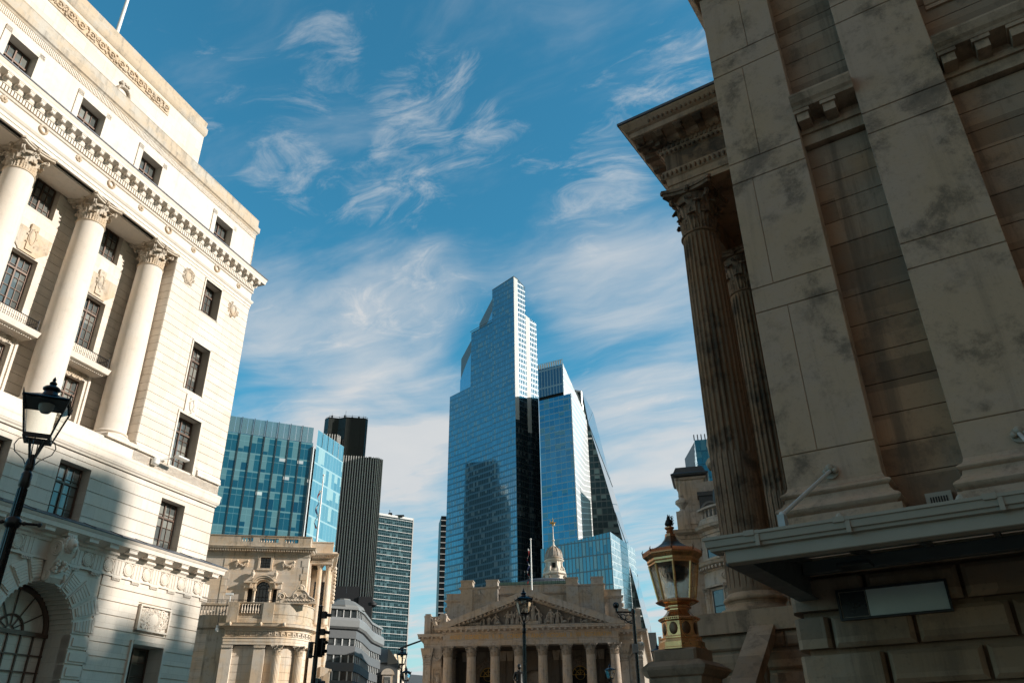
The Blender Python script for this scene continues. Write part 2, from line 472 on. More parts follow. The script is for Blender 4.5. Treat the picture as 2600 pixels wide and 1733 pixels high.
def figure_mb(h, seed, lean=0.):
    """robed relief figure h tall, standing at origin, facing -y"""
    r = random.Random(seed); mb = MB(); w = .17*h
    pr = [(w*.95, 0), (w*.9, .12*h), (w*.72, .35*h), (w*.62, .5*h), (w*.7, .62*h), (w*.85, .74*h), (w*.8, .8*h), (w*.35, .84*h), (w*.26, .86*h)]
    q = MB().lathe(pr, 12)
    for k, v in enumerate(q.v):
        a = atan2(v[1], v[0]); f = 1+.16*sin(a*5+seed)*(1-v[2]/h)
        mb.v.append((v[0]*f+lean*v[2], v[1]*.7*f, v[2]))
    mb.f += q.f
    mb.ball((lean*h*.92, -.02*h, .92*h), .075*h, 8, 6, (.9, 1, 1.15))
    for sg in (-1, 1):
        e = r.uniform(-.25, .35); x0 = sg*w*.75+lean*.76*h
        el = (x0+sg*w*(.5+r.random()*.4), -.1*h, (.58+e*.2)*h); hd = (el[0]-sg*w*r.uniform(-.6, .8), -.16*h, (.5+e*.8)*h)
        mb.tube([(x0, -.02*h, .77*h), el, hd], [.05*h, .042*h, .03*h], 7); mb.ball(hd, .035*h, 6, 4)
    for k in range(4):
        x = (k-1.5)*w*.42; mb.tube([(x*1.15, -.6*w, .02*h), (x, -.5*w, .3*h), (x*.7+lean*.5*h, -.42*w, .52*h)], .022*h, 5)
    return mb
def swag_mb(x0, x1, z, drop, y, r=.09, tails=True):
    """carved festoon between two bosses"""
    mb = MB(); n = 22; rr = random.Random(int(x0*77)+3)
    for k in range(n+1):
        t = k/n; x = x0+(x1-x0)*t; zz = z-drop*4*t*(1-t); k2 = r*(.6+.75*sin(pi*t))
        for q in range(3): mb.ball((x+rr.uniform(-1,1)*r*.5, y-rr.random()*r*.5, zz+rr.uniform(-1,1)*k2*.7), k2*rr.uniform(.5,.75), 6, 4)
    for x in (x0, x1):
        mb.ball((x, y-.02, z+.02), r*1.5, 8, 6)
        if tails:
            for k in range(6): mb.ball((x+rr.uniform(-1,1)*r*.5, y-rr.random()*r*.3, z-r*1.3-k*drop*.22), r*(.95-.08*k), 6, 4)
    return mb
def carved_mb(x, z, w, h, y, seed, oval=True, n=60, d=.1):
    """shallow carved ornament: oval shield with scrolls, leaves and ribbons"""
    mb = MB(); r = random.Random(seed)
    if oval:
        mb.ball((x, y, z), w*.2, 12, 8, (1, .35*d/.1*.5/w if w > .3 else .5, 1.35*h/w)); mb.torus((x, y-.01, z), w*.25, w*.045, 'y', 18, 6, 1, 1.3*h/w)
    for k in range(n):
        a = r.random()*2*pi; q = sqrt(r.random())*.5
        cx = x+w*q*cos(a)*.96; cz = z+h*q*sin(a)*.96
        if oval and (abs(cx-x) < w*.22 and abs(cz-z) < h*.26): continue
        t = r.random()
        if t < .45: mb.torus((cx, y-.01, cz), w*r.uniform(.04,.085), w*.022, 'y', 8, 5, a0=r.random()*6, a1=r.random()*3+8)
        else: mb.ball((cx, y, cz), w*r.uniform(.03,.065), 6, 4, (r.uniform(.7,1.6), d*3, r.uniform(.7,1.6)))
    return mb
def baluster_mb(h, r=.1):
    return MB().lathe([(r*.9,0),(r*.9,h*.06),(r*.55,h*.1),(r*.75,h*.2),(r,h*.32),(r*.8,h*.48),(r*.42,h*.7),(r*.4,h*.8),(r*.7,h*.86),(r*.5,h*.9),(r*.9,h*.94),(r*.9,h)], 10)
EXPOSURE = 0.5
SUN_AZ, SUN_EL, SUN_E = 95.0, 22.0, 4.6
SKY_S = .125
SKY_TINT = (.34,1.02,1.0)
CLOUD = 3.7
BACK_FILL = .33
# ------------------------------------------------------------------ camera (eye height, pitched up 28 degrees, a slight roll)
TH, ROLL = radians(27.997), radians(-.694)
fwd = Vector((0, cos(TH), sin(TH))); r0 = Vector((1,0,0)); u0 = Vector((0,-sin(TH),cos(TH)))
rt = r0*cos(ROLL)+u0*sin(ROLL); up = -r0*sin(ROLL)+u0*cos(ROLL)
cd = bpy.data.cameras.new('camera'); cam = bpy.data.objects.new('camera', cd); COL.objects.link(cam)
cd.sensor_width = 36; cd.lens = 36*1975/2600; cd.clip_start = .1; cd.clip_end = 6000
Mx = Matrix((rt, up, -fwd)).transposed().to_4x4(); Mx.translation = (0,0,1.6); cam.matrix_world = Mx
SC.camera = cam
SC.view_settings.view_transform = 'Standard'; SC.view_settings.look = 'None'; SC.view_settings.gamma = 1; SC.view_settings.use_curve_mapping = False
SC.view_settings.exposure = EXPOSURE

# ------------------------------------------------------------------ sun and sky
sdir = Vector((sin(radians(SUN_AZ))*cos(radians(SUN_EL)), cos(radians(SUN_AZ))*cos(radians(SUN_EL)), sin(radians(SUN_EL))))
sl = bpy.data.lights.new('sun', 'SUN'); sl.energy = SUN_E; sl.angle = radians(.53); sl.color = (1,.925,.83)
so = bpy.data.objects.new('sun', sl); COL.objects.link(so); so.rotation_euler = sdir.to_track_quat('Z', 'Y').to_euler(); so.location = (60,-40,90)

W = bpy.data.worlds.new('World'); SC.world = W; W.use_nodes = True
nt = W.node_tree; nt.nodes.clear(); N = NT(nt)
wo = N.n('ShaderNodeOutputWorld'); bg = N.n('ShaderNodeBackground'); N.l(bg.outputs[0], wo.inputs[0])
sky = N.n('ShaderNodeTexSky', sky_type='NISHITA'); sky.sun_disc = False
sky.sun_elevation = radians(SUN_EL); sky.sun_rotation = radians(SUN_AZ); sky.altitude = 30; sky.air_density = 1.15; sky.dust_density = .4; sky.ozone_density = 3.2
dirv = N.n('ShaderNodeTexCoord').outputs['Generated']
sx = N.n('ShaderNodeSeparateXYZ'); N.l(dirv, sx.inputs[0])
zc = N.math('MAXIMUM', sx.outputs[2], .0)
den = N.math('ADD', zc, .06)
cp = N.n('ShaderNodeCombineXYZ'); N.l(N.math('DIVIDE', sx.outputs[0], den), cp.inputs[0]); N.l(N.math('DIVIDE', sx.outputs[1], den), cp.inputs[1])
P = cp.outputs[0]                        # position on the cloud layer
def adir(az, el): return (sin(radians(az))*cos(radians(el)), cos(radians(az))*cos(radians(el)), sin(radians(el)))
def patch(az, el, wid, soft=.0):          # round window of cloud cover about a direction
    dt = N.vmath('DOT_PRODUCT', dirv, adir(az, el)); return N.ramp(dt, cos(radians(wid)), cos(radians(soft)))
def total(lst):
    s = lst[0]
    for q in lst[1:]: s = N.math('ADD', s, q)
    return s
# streaky cirrus combed along the wind (azimuth -62), and cottony wisps
WD = (sin(radians(-62)), cos(radians(-62)), 0); WP = (WD[1], -WD[0], 0)
wn_ = N.n('ShaderNodeTexNoise'); N.l(P, wn_.inputs['Vector']); wn_.inputs['Scale'].default_value = 1.3; wn_.inputs['Detail'].default_value = 4
wv = N.n('ShaderNodeVectorMath', operation='SCALE'); N.l(N.vmath('SUBTRACT', wn_.outputs['Color'], (.5,.5,.5)), wv.inputs[0]); wv.inputs['Scale'].default_value = .42
Pw = N.vmath('ADD', P, wv.outputs[0])
def combed(v, a, b, off=0.):
    c = N.n('ShaderNodeCombineXYZ'); N.l(N.math('MULTIPLY_ADD', N.vmath('DOT_PRODUCT', v, WD), a, off), c.inputs[0]); N.l(N.math('MULTIPLY', N.vmath('DOT_PRODUCT', v, WP), b), c.inputs[1]); return c.outputs[0]
streak = N.noise(combed(Pw, 1.5, 4.6), 1., 9, .6, .3)
broad = N.noise(combed(Pw, .9, 1.7, 3.), 1., 6, .55, .2)
puff = N.noise(combed(Pw, 6.5, 11., 1.), 1., 11, .68, .9)
fluff = N.noise(combed(Pw, 1.6, 2.6, 7.), 1., 5, .5, .4)
A1 = total([patch(-13,24,12,2), N.math('MULTIPLY', patch(-5,18,12,3), .8), N.math('MULTIPLY', patch(12,24,14,2), .6), N.math('MULTIPLY', patch(13,15,12,2), .75), N.math('MULTIPLY', patch(-10,31,7,1), .45), N.math('MULTIPLY', patch(10,33,9,2), .35), N.math('MULTIPLY', patch(16,46,10,2), .22), N.math('MULTIPLY', patch(-21,30,6,1), .4)])
A2 = total([N.math('MULTIPLY', patch(-7,44.5,6,.5), .9), N.math('MULTIPLY', patch(-10,39,5.5,.5), .9), N.math('MULTIPLY', patch(7.5,37.5,6,.5), .85), N.math('MULTIPLY', patch(-20.5,39,4.5,.5), .6), N.math('MULTIPLY', patch(0,42,4,.5), .6), N.math('MULTIPLY', patch(-31,51,5,.5), .15), N.math('MULTIPLY', patch(-18.5,46.5,3.5,.5), .55), N.math('MULTIPLY', patch(11,43,5,.5), .5), N.math('MULTIPLY', patch(15,50,8,.5), .4)])
band = N.ramp(sx.outputs[2], .42, .16)
hl = N.math('SQRT', N.math('MAXIMUM', N.math('SUBTRACT', 1., N.math('MULTIPLY', sx.outputs[2], sx.outputs[2])), .001))
back = N.math('MAXIMUM', N.math('MULTIPLY', N.ramp(sx.outputs[1], .12, -.3), N.ramp(sx.outputs[2], .48, .66)), N.ramp(N.math('DIVIDE', N.math('SUBTRACT', N.math('MULTIPLY', sx.outputs[0], .35), sx.outputs[1]), hl), .34, .62))        # cloud cover added behind the camera to warm the light in the shade
c1 = N.ramp(N.math('ADD', N.math('MULTIPLY_ADD', broad, .55, N.math('MULTIPLY', streak, .45)), N.math('MULTIPLY', N.math('MINIMUM', N.math('MULTIPLY_ADD', band, .45, A1), 1.3), .155)), .50, .82)
c2 = N.ramp(N.math('ADD', N.math('MULTIPLY_ADD', puff, .6, N.math('MULTIPLY', fluff, .4)), N.math('MULTIPLY', N.math('MINIMUM', A2, 1.), .15)), .56, .80)
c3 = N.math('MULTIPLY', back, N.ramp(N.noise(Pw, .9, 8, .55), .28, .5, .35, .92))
dense = N.math('MULTIPLY', patch(-10.5,21.5,8,1), N.ramp(N.noise(Pw, 1.6, 7, .5), .3, .6))
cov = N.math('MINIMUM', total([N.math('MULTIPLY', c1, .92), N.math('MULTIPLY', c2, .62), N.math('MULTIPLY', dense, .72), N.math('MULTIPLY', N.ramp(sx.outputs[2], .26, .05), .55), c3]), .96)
cov = N.math('MULTIPLY', cov, N.ramp(sx.outputs[2], -.02, .03))
toning = N.mix(1., sky.outputs[0], C4(SKY_TINT), 'MULTIPLY')
warmth = N.mix(back, N.mix(N.noise(P, 2.2, 6, .6), C4(sh((.86,.93,1.), CLOUD)), C4(sh((1.0,.985,.96), CLOUD*1.18))), C4(sh((1.0,.86,.74), CLOUD*BACK_FILL)))
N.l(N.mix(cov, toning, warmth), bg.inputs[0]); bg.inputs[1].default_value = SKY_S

# ------------------------------------------------------------------ ground, roads, pavements
M_ground = plain('asphalt_ground', (.06,.058,.055), .9, 0, .25, .5, bump=.3)
M_road = plain('road_asphalt', (.048,.048,.05), .85, 0, .3, 1.5, bump=.35)
M_pave = stone('york_stone_paving', (.30,.27,.23), block=(.9,.6), stain=.4)
g = MB(); g.box(-2500, 2500, -600, 3200, -1., 0); o = g.build('ground', M_ground); o['kind'] = 'structure'
r = MB(); r.prism([(-9,-40),(4,-40),(-1.5,10),(2,26),(9,60),(11,104),(2,104),(-7,60),(-12,30)], .0, .004); o = r.build('road', M_road); o['kind'] = 'structure'
k = MB(); k.prism([(4.3,-40),(30,-40),(30,5),(3.6,9),(1.2,13.4),(8,30),(22,36),(16,44),(7.6,32),(-1.,10.5)], 0., .13)
k.prism([(-9.4,-40),(-40,-40),(-26,9),(-17.2,34),(-16.2,41),(-13.6,41),(-12.4,30)], 0., .131); o = k.build('pavement', M_pave); o['kind'] = 'structure'
# ================================================================== left: stone bank with the giant colonnade
M_port = stone('portland_stone', (.66,.60,.53), dark=(.34,.29,.23), block=(1.3,.585,.004), warm=(.67,.59,.50), stain=.2, streak=.2, bump=.15, blockvar=.1)
M_port_s = stone('portland_smooth', (.68,.62,.55), dark=(.36,.31,.25), warm=(.69,.61,.52), stain=.18, streak=.2, bump=.12)
M_port_d = stone('portland_weathered', (.47,.43,.375), dark=(.22,.195,.165), stain=.5, streak=.6, bump=.25)
M_bronze = plain('bronze_frame', (.115,.07,.05), .45, .3, .2)
M_lead = plain('lead_flashing', (.09,.095,.11), .5, .2, .3)
M_iron = plain('black_iron', (.012,.012,.014), .45, .2, .2)
M_lbglass = window_glass('bank_glass', (.05,.06,.062), (.30,.30,.27), (.62,.75), .6)
M_dark = plain('dark_interior', (.01,.01,.009), .9)
M_capst = stone('carved_stone', (.52,.455,.38), dark=(.19,.155,.12), stain=.6, streak=.3, bump=.3)

AZ_L = 19.16
LBt = thing('bank_building', 'tall cream stone bank with a giant columned facade, at the left edge of the view', 'building', (-16.395,41.907,0), face_rot(AZ_L))
T = LBt
XL = -27.
win_hi = [(-4.02,-2.64,24.12,26.2), (-4.02,-2.64,19.3,22.15), (-4.0,-2.3,14.95,17.9)]
win_lo = [(-3.98,-2.28,10.75,13.25)] + [(-10.2-4.14*k,-8.5-4.14*k,10.75,13.25) for k in range(4)]
win_gr = [(-4.02,-2.02,3.2,6.32)]
# --- ground storey: channelled courses, one great arch
arch_x, arch_r, arch_z = -9.32, 1.86, 6.35
mb = MB()
def arch_holes(xc, R, zs, zb, n=14):
    return [(xc-R*cos(asin_), xc+R*cos(asin_), zs+R*sin(asin_0), zs+R*sin(asin_)) for asin_0, asin_ in [(k*pi/2/n, (k+1)*pi/2/n) for k in range(n)]] + [(xc-R, xc+R, zb, zs)]
gh = win_gr + arch_holes(arch_x, arch_r, arch_z, 0)
slab_wall(mb, XL, 0.1, 0, 9.05, .06, 1.4, gh)
js = [.35+.585*k for k in range(15)]
js = [z for z in js if z < 9.0]+[9.05]
courses(mb, XL, 0.16, [j-.0 for j in js], 0., .06, gh+[(arch_x-arch_r-.95, arch_x+arch_r+.95, 0, 9.05), (-4.1,-1.92,6.85,8.18)], .05)
mb.box(.1, .16, .06, 20, 0, 9.05); mb.box(XL, .1, 1.4, 1.5, 0, 9.05)
mb.build('ground_wall', M_port, T)
# arch voussoirs: ribbed long and short blocks round the opening
mb = MB()
nv = 11
for k in range(nv):
    a0 = pi*k/nv+.02; a1 = pi*(k+1)/nv-.02
    if k == nv//2: continue
    Rr = arch_r+(1.15 if k % 2 == 0 else 1.35)
    if 3 <= k <= 7: Rr = min(Rr, arch_r+.95)
    pts = [(arch_x+arch_r*cos(a0), arch_z+arch_r*sin(a0)), (arch_x+Rr*cos(a0), arch_z+Rr*sin(a0)), (arch_x+Rr*cos(a1), arch_z+Rr*sin(a1)), (arch_x+arch_r*cos(a1), arch_z+arch_r*sin(a1))]
    mb.xz(pts, .0, .5)
    c = ((pts[0][0]+pts[2][0])/2, (pts[0][1]+pts[2][1])/2); p2 = [(c[0]+(p[0]-c[0])*.8, c[1]+(p[1]-c[1])*.76) for p in pts]; mb.xz(p2, -.05, .1)
    for q in range(6):
        t = (q+.5)/6; e0 = [p2[0][i]+(p2[1][i]-p2[0][i])*t for i in (0,1)]; e1 = [p2[3][i]+(p2[2][i]-p2[3][i])*t for i in (0,1)]
        mb.tube([(e0[0],-.05,e0[1]), (e1[0],-.05,e1[1])], .025, 4)
for k in range(11):
    z0 = arch_z-.585*(k+1)+.03; z1 = arch_z-.585*k-.03
    for sg in (-1, 1):
        w = 1.0+.12*(k % 2); xa = arch_x+sg*arch_r; xb = arch_x+sg*(arch_r+w)
        mb.box(min(xa,xb), max(xa,xb), 0, .5, max(0,z0), z1) if z1 > 0 else None
        if z1 > .3: mb.box(min(xa,xb)+.12, max(xa,xb)-.1, -.05, .02, z0+.1, z1-.1)
mb.build('arch_voussoirs', M_port_s, T)
mb = MB()                              # keystone scroll with a carved head
mb.yz([(0,8.2),(-.28,8.1),(-.42,8.3),(-.38,8.6),(-.5,8.95),(-.75,9.3),(-.8,9.6),(-.7,9.85),(0,9.9)], arch_x-.32, arch_x+.4)
for sx_ in (-.36, .44):
    for (cy, cz, R) in ((-.52,9.45,.28), (-.3,8.35,.18)):
        for q in range(3): mb.torus((arch_x+sx_, cy, cz), R*(1-.3*q), .045, 'x', 14, 5)
mb.ball((arch_x+.04,-.85,9.62), .24, 10, 8, (1,.8,1.2))
mb.ball((arch_x+.04,-1.08,9.6), .07, 6, 5, (1,1,1.4))
for k in range(16): mb.ball((arch_x+.04+.27*cos(k*.42), -.78, 9.66+.3*sin(k*.42)), .09, 6, 4)
for k in range(26): mb.ball((arch_x+.04+random.uniform(-.34,.34), -.48-.18*random.random(), 8.75+random.uniform(-.25,.2)), .075, 6, 4)
mb.build('keystone', M_port_s, T, True)
# arched window behind
mb = MB(); yb = 1.35
for k in range(24):
    pass
mb.torus((arch_x, yb, arch_z), arch_r-.14, .12, 'y', 24, 6, a0=0, a1=pi)
mb.torus((arch_x, yb, arch_z), .62, .05, 'y', 16, 6, a0=0, a1=pi); mb.torus((arch_x, yb, arch_z), .2, .03, 'y', 10, 5, a0=0, a1=pi)
for k in range(1, 6): a = pi*k/6; mb.tube([(arch_x+.2*cos(a), yb, arch_z+.2*sin(a)), (arch_x+1.75*cos(a), yb, arch_z+1.75*sin(a))], .028, 5)
mb.box(arch_x-arch_r, arch_x+arch_r, yb-.08, yb+.06, arch_z-.12, arch_z+.05)
for x in (-1.78,-1.22,-.62,0,.62,1.22,1.78): mb.box(arch_x+x-.03, arch_x+x+.03, yb-.03, yb+.04, 0, arch_z)
for z in (1.2,2.4,3.4,4.1,4.85,5.5): mb.box(arch_x-arch_r, arch_x+arch_r, yb-.025, yb+.035, z-.025, z+.025)
fr = mb.build('arched_window', M_bronze, T)
MB().xz([(arch_x+arch_r*cos(pi*k/20), arch_z+arch_r*sin(pi*k/20)) for k in range(21)]+[(arch_x-arch_r,0),(arch_x+arch_r,0)], yb+.06, yb+.09).build('pane', window_glass('bank_door_glass', (.006,.006,.006), (.035,.032,.024), (.6,.7), .5, .25), fr)
sash(T, -4.0, -2.04, 3.2, 6.3, .75, M_bronze, window_glass('ground_glass', (.03,.03,.028), (.3,.27,.2), (.6,.8), .5, .08), 1, 5, 0, leaf=2)
mb = MB(); mb.sweep([(-4.02,-.0),(-2.02,-.0)], [(0,6.32),(.1,6.34),(.14,6.5),(0,6.52)]); mb.box(-2.02,-1.9,-.1,.1,3.2,6.5); mb.box(-4.12,-4.02,-.1,.1,3.2,6.5); mb.build('window_surround', M_port_s, T)
# carved square panel
mb = MB(); x0, x1, z0, z1 = -4.04, -1.98, 6.94, 8.1
mb.box(x0, x1, -.04, .1, z0, z1)
for a in ((x0,x1,z0,z0+.08),(x0,x1,z1-.08,z1)): mb.box(a[0],a[1],-.16,-.02,a[2],a[3])
for a in ((x0,x0+.1,z0,z1),(x1-.1,x1,z0,z1)): mb.box(a[0],a[1],-.15,-.02,a[2],a[3])
xc, zc_ = (x0+x1)/2, (z0+z1)/2
for q in range(4): mb.torus((xc,-.07,zc_), .34-.085*q, .03, 'y', 22, 6)
mb.ball((xc,-.05,zc_), .34, 16, 8, (1,.25,1))
mb.merge(carved_mb(xc, zc_, 1.9, 1.0, -.06, 5, False, 150, .03))
mb.build('carved_panel', M_port_s, T, True)
# --- doric frieze with roundels
mb = MB(); mb.box(XL, .0, .0, 1.4, 9.05, 9.8); mb.sweep([(XL,0),(0.,0),(0.,20)], [(0,9.0),(.07,9.0),(.07,9.09),(0,9.09)])
mt = [-.38-1.2*k for k in range(22)]
for x in mt:
    xt = x+.6
    if abs(xt-arch_x) < .75: continue
    for q in (-.18, 0, .18): mb.box(xt-.07+q, xt+.07+q, -.06, .02, 9.1, 9.74)
    mb.box(xt-.3, xt+.3, -.04, .01, 9.1, 9.73)
    for q in range(6): mb.lathe([(.035,8.86),(.022,8.97)], 6, xt-.22+.088*q, -.045)
    mb.box(xt-.27, xt+.27, -.07, .02, 8.96, 9.01)
mb.build('doric_frieze', M_port_s, T)
dm = MB()
for q in range(4): dm.torus((0,-.05,0), .25-.065*q, .028, 'y', 20, 6)
dm.ball((0,-.02,0), .27, 18, 8, (1,.2,1))
for k in range(20): a = k*pi/10; dm.ball((.27*cos(a),-.04,.27*sin(a)), .045, 6, 4)
for a in (.8, 2.3, 3.9, 5.5): dm.tube([(.26*cos(a),-.02,.26*sin(a)), (.42*cos(a),-.02,.42*sin(a))], .025, 5)
dme = dm.mesh('roundel', True); dme.materials.append(M_port_s)
for x in mt:
    if abs(x-arch_x) < 1.: continue
    link('roundel', dme, T, loc=(x, 0, 9.44))
# --- lower cornice
PC = [(0,9.74),(.06,9.75),(.1,9.86),(.2,9.92),(.2,10.02),(.62,10.2),(.7,10.22),(.71,10.4),(.74,10.43),(.77,10.48),(.79,10.53),(0,10.8)]
MB().sweep([(XL,0),(.05,0),(.05,20)], PC).build('lower_cornice', M_port_s, T)
mb = MB(); mb.sweep([(XL,0),(.05,0),(.05,20)], [(.77,10.535),(.82,10.54),(.82,10.58),(.02,10.9),(.02,10.86)])
for x in [-.5-1.55*k for k in range(16)]: mb.tube([(x,-.02,10.9),(x,-.8,10.6)], .03, 6)
mb.build('lead_flashing', M_lead, T)
mb = MB()
for x in [.16-1.165*k for k in range(22)]:
    mb.box(x-.25, x+.25, -.62, -.18, 10.03, 10.17); mb.box(x-.28, x+.28, -.65, -.18, 10.17, 10.215)
mb.box(XL,.2,-.2,-.02,10.05,10.2); mb.build('mutules', M_port_s, T)
mb = MB(); mb.box(XL,0,-.12,-.02,9.87,9.9)
for x in [-.1-.14*k for k in range(180)]: mb.ball((x,-.12,9.9), .045, 5, 4)
mb.build('bead_moulding', M_port_s, T)
# --- mezzanine
zz = [10.75,11.17,11.75,12.32,12.9,13.48,13.72]
mb = MB(); slab_wall(mb, XL, -.06, 10.6, 13.75, .05, .7, win_lo); mb.box(-.12,-.06,.05,20,10.9,13.75)
courses(mb, XL, -.05, zz, 0., .05, win_lo, .03); mb.build('mezzanine_wall', M_port, T)
for w in win_lo: sash(T, w[0], w[1]-.06, w[2], w[3], .45, M_bronze, M_lbglass, 2, 4, .68)
# --- string course and plinth
PL = [(0,13.76),(.04,13.78),(.06,13.85),(.11,13.9),(.13,13.96),(.15,13.99),(.16,14.24),(.18,14.3),(.18,14.38),(0,14.48)]
MB().sweep([(XL,0),(-.05,0),(-.05,20)], PL).build('string_course', M_port_s, T)
mb = MB(); mb.box(XL, -.0, .02, 2.4, 14.45, 15.0); mb.box(-6.4, -.0, .02, 1.0, 14.45, 14.92)
mb.build('plinth', M_port_s, T)
# --- pavilion
jp = [14.95]+[15.1+.0*k for k in range(0)]+[15.42+.455*k for k in range(24)]
jp = [z for z in jp if z < 26.2]+[26.36]
mb = MB(); slab_wall(mb, -6.38, -.06, 14.9, 26.4, .05, 1.0, win_hi); mb.box(-6.38,-6.30,.05,1.8,14.9,26.4); mb.box(-.12,-.06,.05,20,14.9,26.4)
courses(mb, -6.4, -.05, jp, 0., .05, win_hi, .022)
for za, zb in zip(jp, jp[1:]): mb.box(-6.42,-6.36,.03,1.8,za+.011,zb-.011)
mb.build('pavilion_wall', M_port, T)
mb = MB()
for seg in ((-6.4,-4.35),(-1.95,-.05)): mb.sweep([(seg[0],0),(seg[1],0)], [(0,15.0),(.12,15.0),(.12,15.12),(.08,15.16),(.1,15.24),(.04,15.34),(0,15.36)]); mb.build('plinth_moulding', M_port_s, T); mb = MB()
mb.box(-2.3,-2.2,-.06,.6,14.95,17.95); mb.box(-4.1,-4.0,-.05,.1,14.95,17.95); mb.box(-4.1,-2.2,-.06,.1,17.9,18.02); mb.build('window_surround', M_port_s, T)
for w in win_hi[:2]:
    mb = MB(); mb.box(w[1],w[1]+.1,-.05,.6,w[2],w[3]+.08); mb.box(w[0]-.09,w[0],-.05,.1,w[2],w[3]+.08); mb.box(w[0]-.09,w[1]+.1,-.05,.1,w[3],w[3]+.1); mb.build('window_surround', M_port_s, T)
mb = MB(); mb.box(-3.75,-2.9,-.07,.05,18.0,19.05); mb.merge(carved_mb(-3.3, 18.5, .55, .95, -.08, 21, True, 36, .05))
mb.build('carved_keystone', M_port_s, T)
for w in win_hi: sash(T, w[0], w[1]-.05, w[2], w[3], .5, M_bronze, M_lbglass, 2, 5 if w[3]-w[2] > 2.4 else 4, .72)
for k, x in enumerate((-5.35,-1.42)): carved_mb(x, 25.55, .95, 1.0, -.02, 31+k, True, 90, .1).build('carved_crest', M_capst, T, True)
# --- colonnade
zs_ = 15.0
cb = base_mb(.70, .62); cbm = cb.mesh('base', True); cbm.materials.append(M_port_s)
csm = shaft_mb(.73, .63, .6, 10.12).mesh('column', True); csm.materials.append(M_port_s)
ccm = corinthian(2.05).mesh('capital', True); ccm.materials.append(M_capst)
colx = [-7.25,-11.39,-15.53,-19.67,-23.8]
for x in colx:
    c = link('column', csm, T, loc=(x, .86, zs_)); link('base', cbm, c); link('capital', ccm, c, loc=(0,0,10.1), scale=(.62,.62,.62))
# recess wall and bays
bays = [-9.3-4.14*k for k in range(4)]
hol = []
for b in bays: hol += [(b-.68,b+.72,24.7,26.6), (b-.7,b+.7,19.55,22.3), (b-.68,b+.7,15.6,17.95)]
mb = MB(); slab_wall(mb, XL, -6.3, 14.9, 26.9, 1.86, 2.5, hol)
courses(mb, XL, -6.42, [15.0]+[15.44+.455*k for k in range(25)], 1.82, .05, [(b-1.02,b+1.04,15,26.9) for b in bays], .022)
for b in bays:
    bh = [h for h in hol if abs((h[0]+h[1])/2-b) < .5]
    slab_wall(mb, b-1.0, b+1.02, 15.0, 26.6, 1.78, 1.9, bh)
mb.build('recess_wall', M_port, T)
for b in bays:
    sash(T, b-.68, b+.68, 24.7, 26.6, 2.1, M_bronze, M_lbglass, 2, 4, 0)
    sash(T, b-.7, b+.66, 19.55, 22.3, 2.1, M_bronze, M_lbglass, 2, 5, .74)
    sash(T, b-.68, b+.66, 15.6, 17.95, 2.1, M_bronze, M_lbglass, 2, 4, .66)
    mb = MB(); mb.box(b-.2,b+.2,1.66,1.8,22.5,23.9); mb.xz([(b-1.0,23.6),(b-1.0,22.9),(b-.5,22.4),(b-.5,22.35),(b+.5,22.35),(b+.5,22.4),(b+1.02,22.9),(b+1.02,23.6)], 1.72, 1.8)
    mb.merge(carved_mb(b, 23.2, .6, 1.2, 1.66, int(b*9)+200, True, 40, .06)); mb.build('carved_keystone', M_capst, T, True)
    mb = MB(); mb.box(b-.92,b+.95,1.6,1.8,15.0,18.0) if False else None
    for x in (b-.95, b+.85): mb.box(x, x+.12, 1.7, 1.8, 15.0, 18.5)
    mb.sweep([(b-1.12,1.8),(b-1.12,1.0),(b+1.15,1.0),(b+1.15,1.8)][::1], [(0,18.34),(.05,18.36),(.09,18.5),(.12,18.62),(0,18.62)]); mb.box(b-1.12,b+1.15,1.0,1.8,18.34,18.62)
    for q in range(18): mb.box(b-1.05+.12*q, b-.99+.12*q, 1.12, 1.8, 18.26, 18.34)
    ba = mb.build('balcony', M_port_s, T)
    mb = MB(); y0 = 1.02
    for za in (18.68, 19.12): mb.tube([(b-1.08,1.78,za),(b-1.08,y0,za),(b+1.1,y0,za),(b+1.1,1.78,za)], .022, 5)
    for q in range(22): x = b-1.06+.102*q; mb.tube([(x,y0,18.62),(x,y0,19.12)], .012, 4)
    for q in range(11): mb.torus((b-1.0+.204*q,y0,18.8), .06, .01, 'y', 8, 4)
    for q in range(1, 7):
        for x in (b-1.08, b+1.1): mb.tube([(x,1.02+.11*q,18.62),(x,1.02+.11*q,19.12)], .012, 4)
    for x in (b-1.08, b+1.1): mb.tube([(x,y0,18.62),(x,y0,19.25)], .025, 5)
    mb.build('railing', M_iron, ba)
    carved_mb(b, 18.15, 1.6, .42, 1.76, int(b*7)+400, False, 70, .05).build('carved_frieze', M_capst, T, True)
# --- main entablature
mb = MB(); mb.box(XL, -6.38, .12, 1.75, 26.38, 26.95); mb.box(XL, -.0, .1, 2.5, 26.95, 28.9)
mb.box(XL, -6.4, .35, 1.5, 26.33, 26.39)
mb.sweep([(XL,0),(0,0),(0,20)], [(0,26.38),(.0,26.56),(.03,26.57),(.03,26.74),(.07,26.78),(.12,26.88),(.12,26.95),(-.02,26.96),(-.02,27.5),(.04,27.53),(.07,27.6),(.07,27.62),(-.02,27.62),(-.02,28.1),(-.3,28.1),(-.3,26.38)])
mb.build('architrave', M_port_s, T)
mb = MB()
for k in range(180): x = -.02-.15*k; mb.box(x-.1, x, -.12, .02, 27.66, 27.94)
for k in range(6): mb.box(-.02,.12,.1+.15*k,.2+.15*k,27.66,27.94)
mb.build('dentils', M_port_s, T)
mb = MB()
mb.sweep([(XL,0),(0,0),(0,20)], [(0,27.95),(.13,27.97),(.16,28.05),(.17,28.07),(.17,28.2),(.48,28.33),(.5,28.34),(.51,28.5),(.53,28.54),(.55,28.62),(.57,28.68),(0,28.86)])
mb.build('main_cornice', M_port_s, T)
mb = MB()
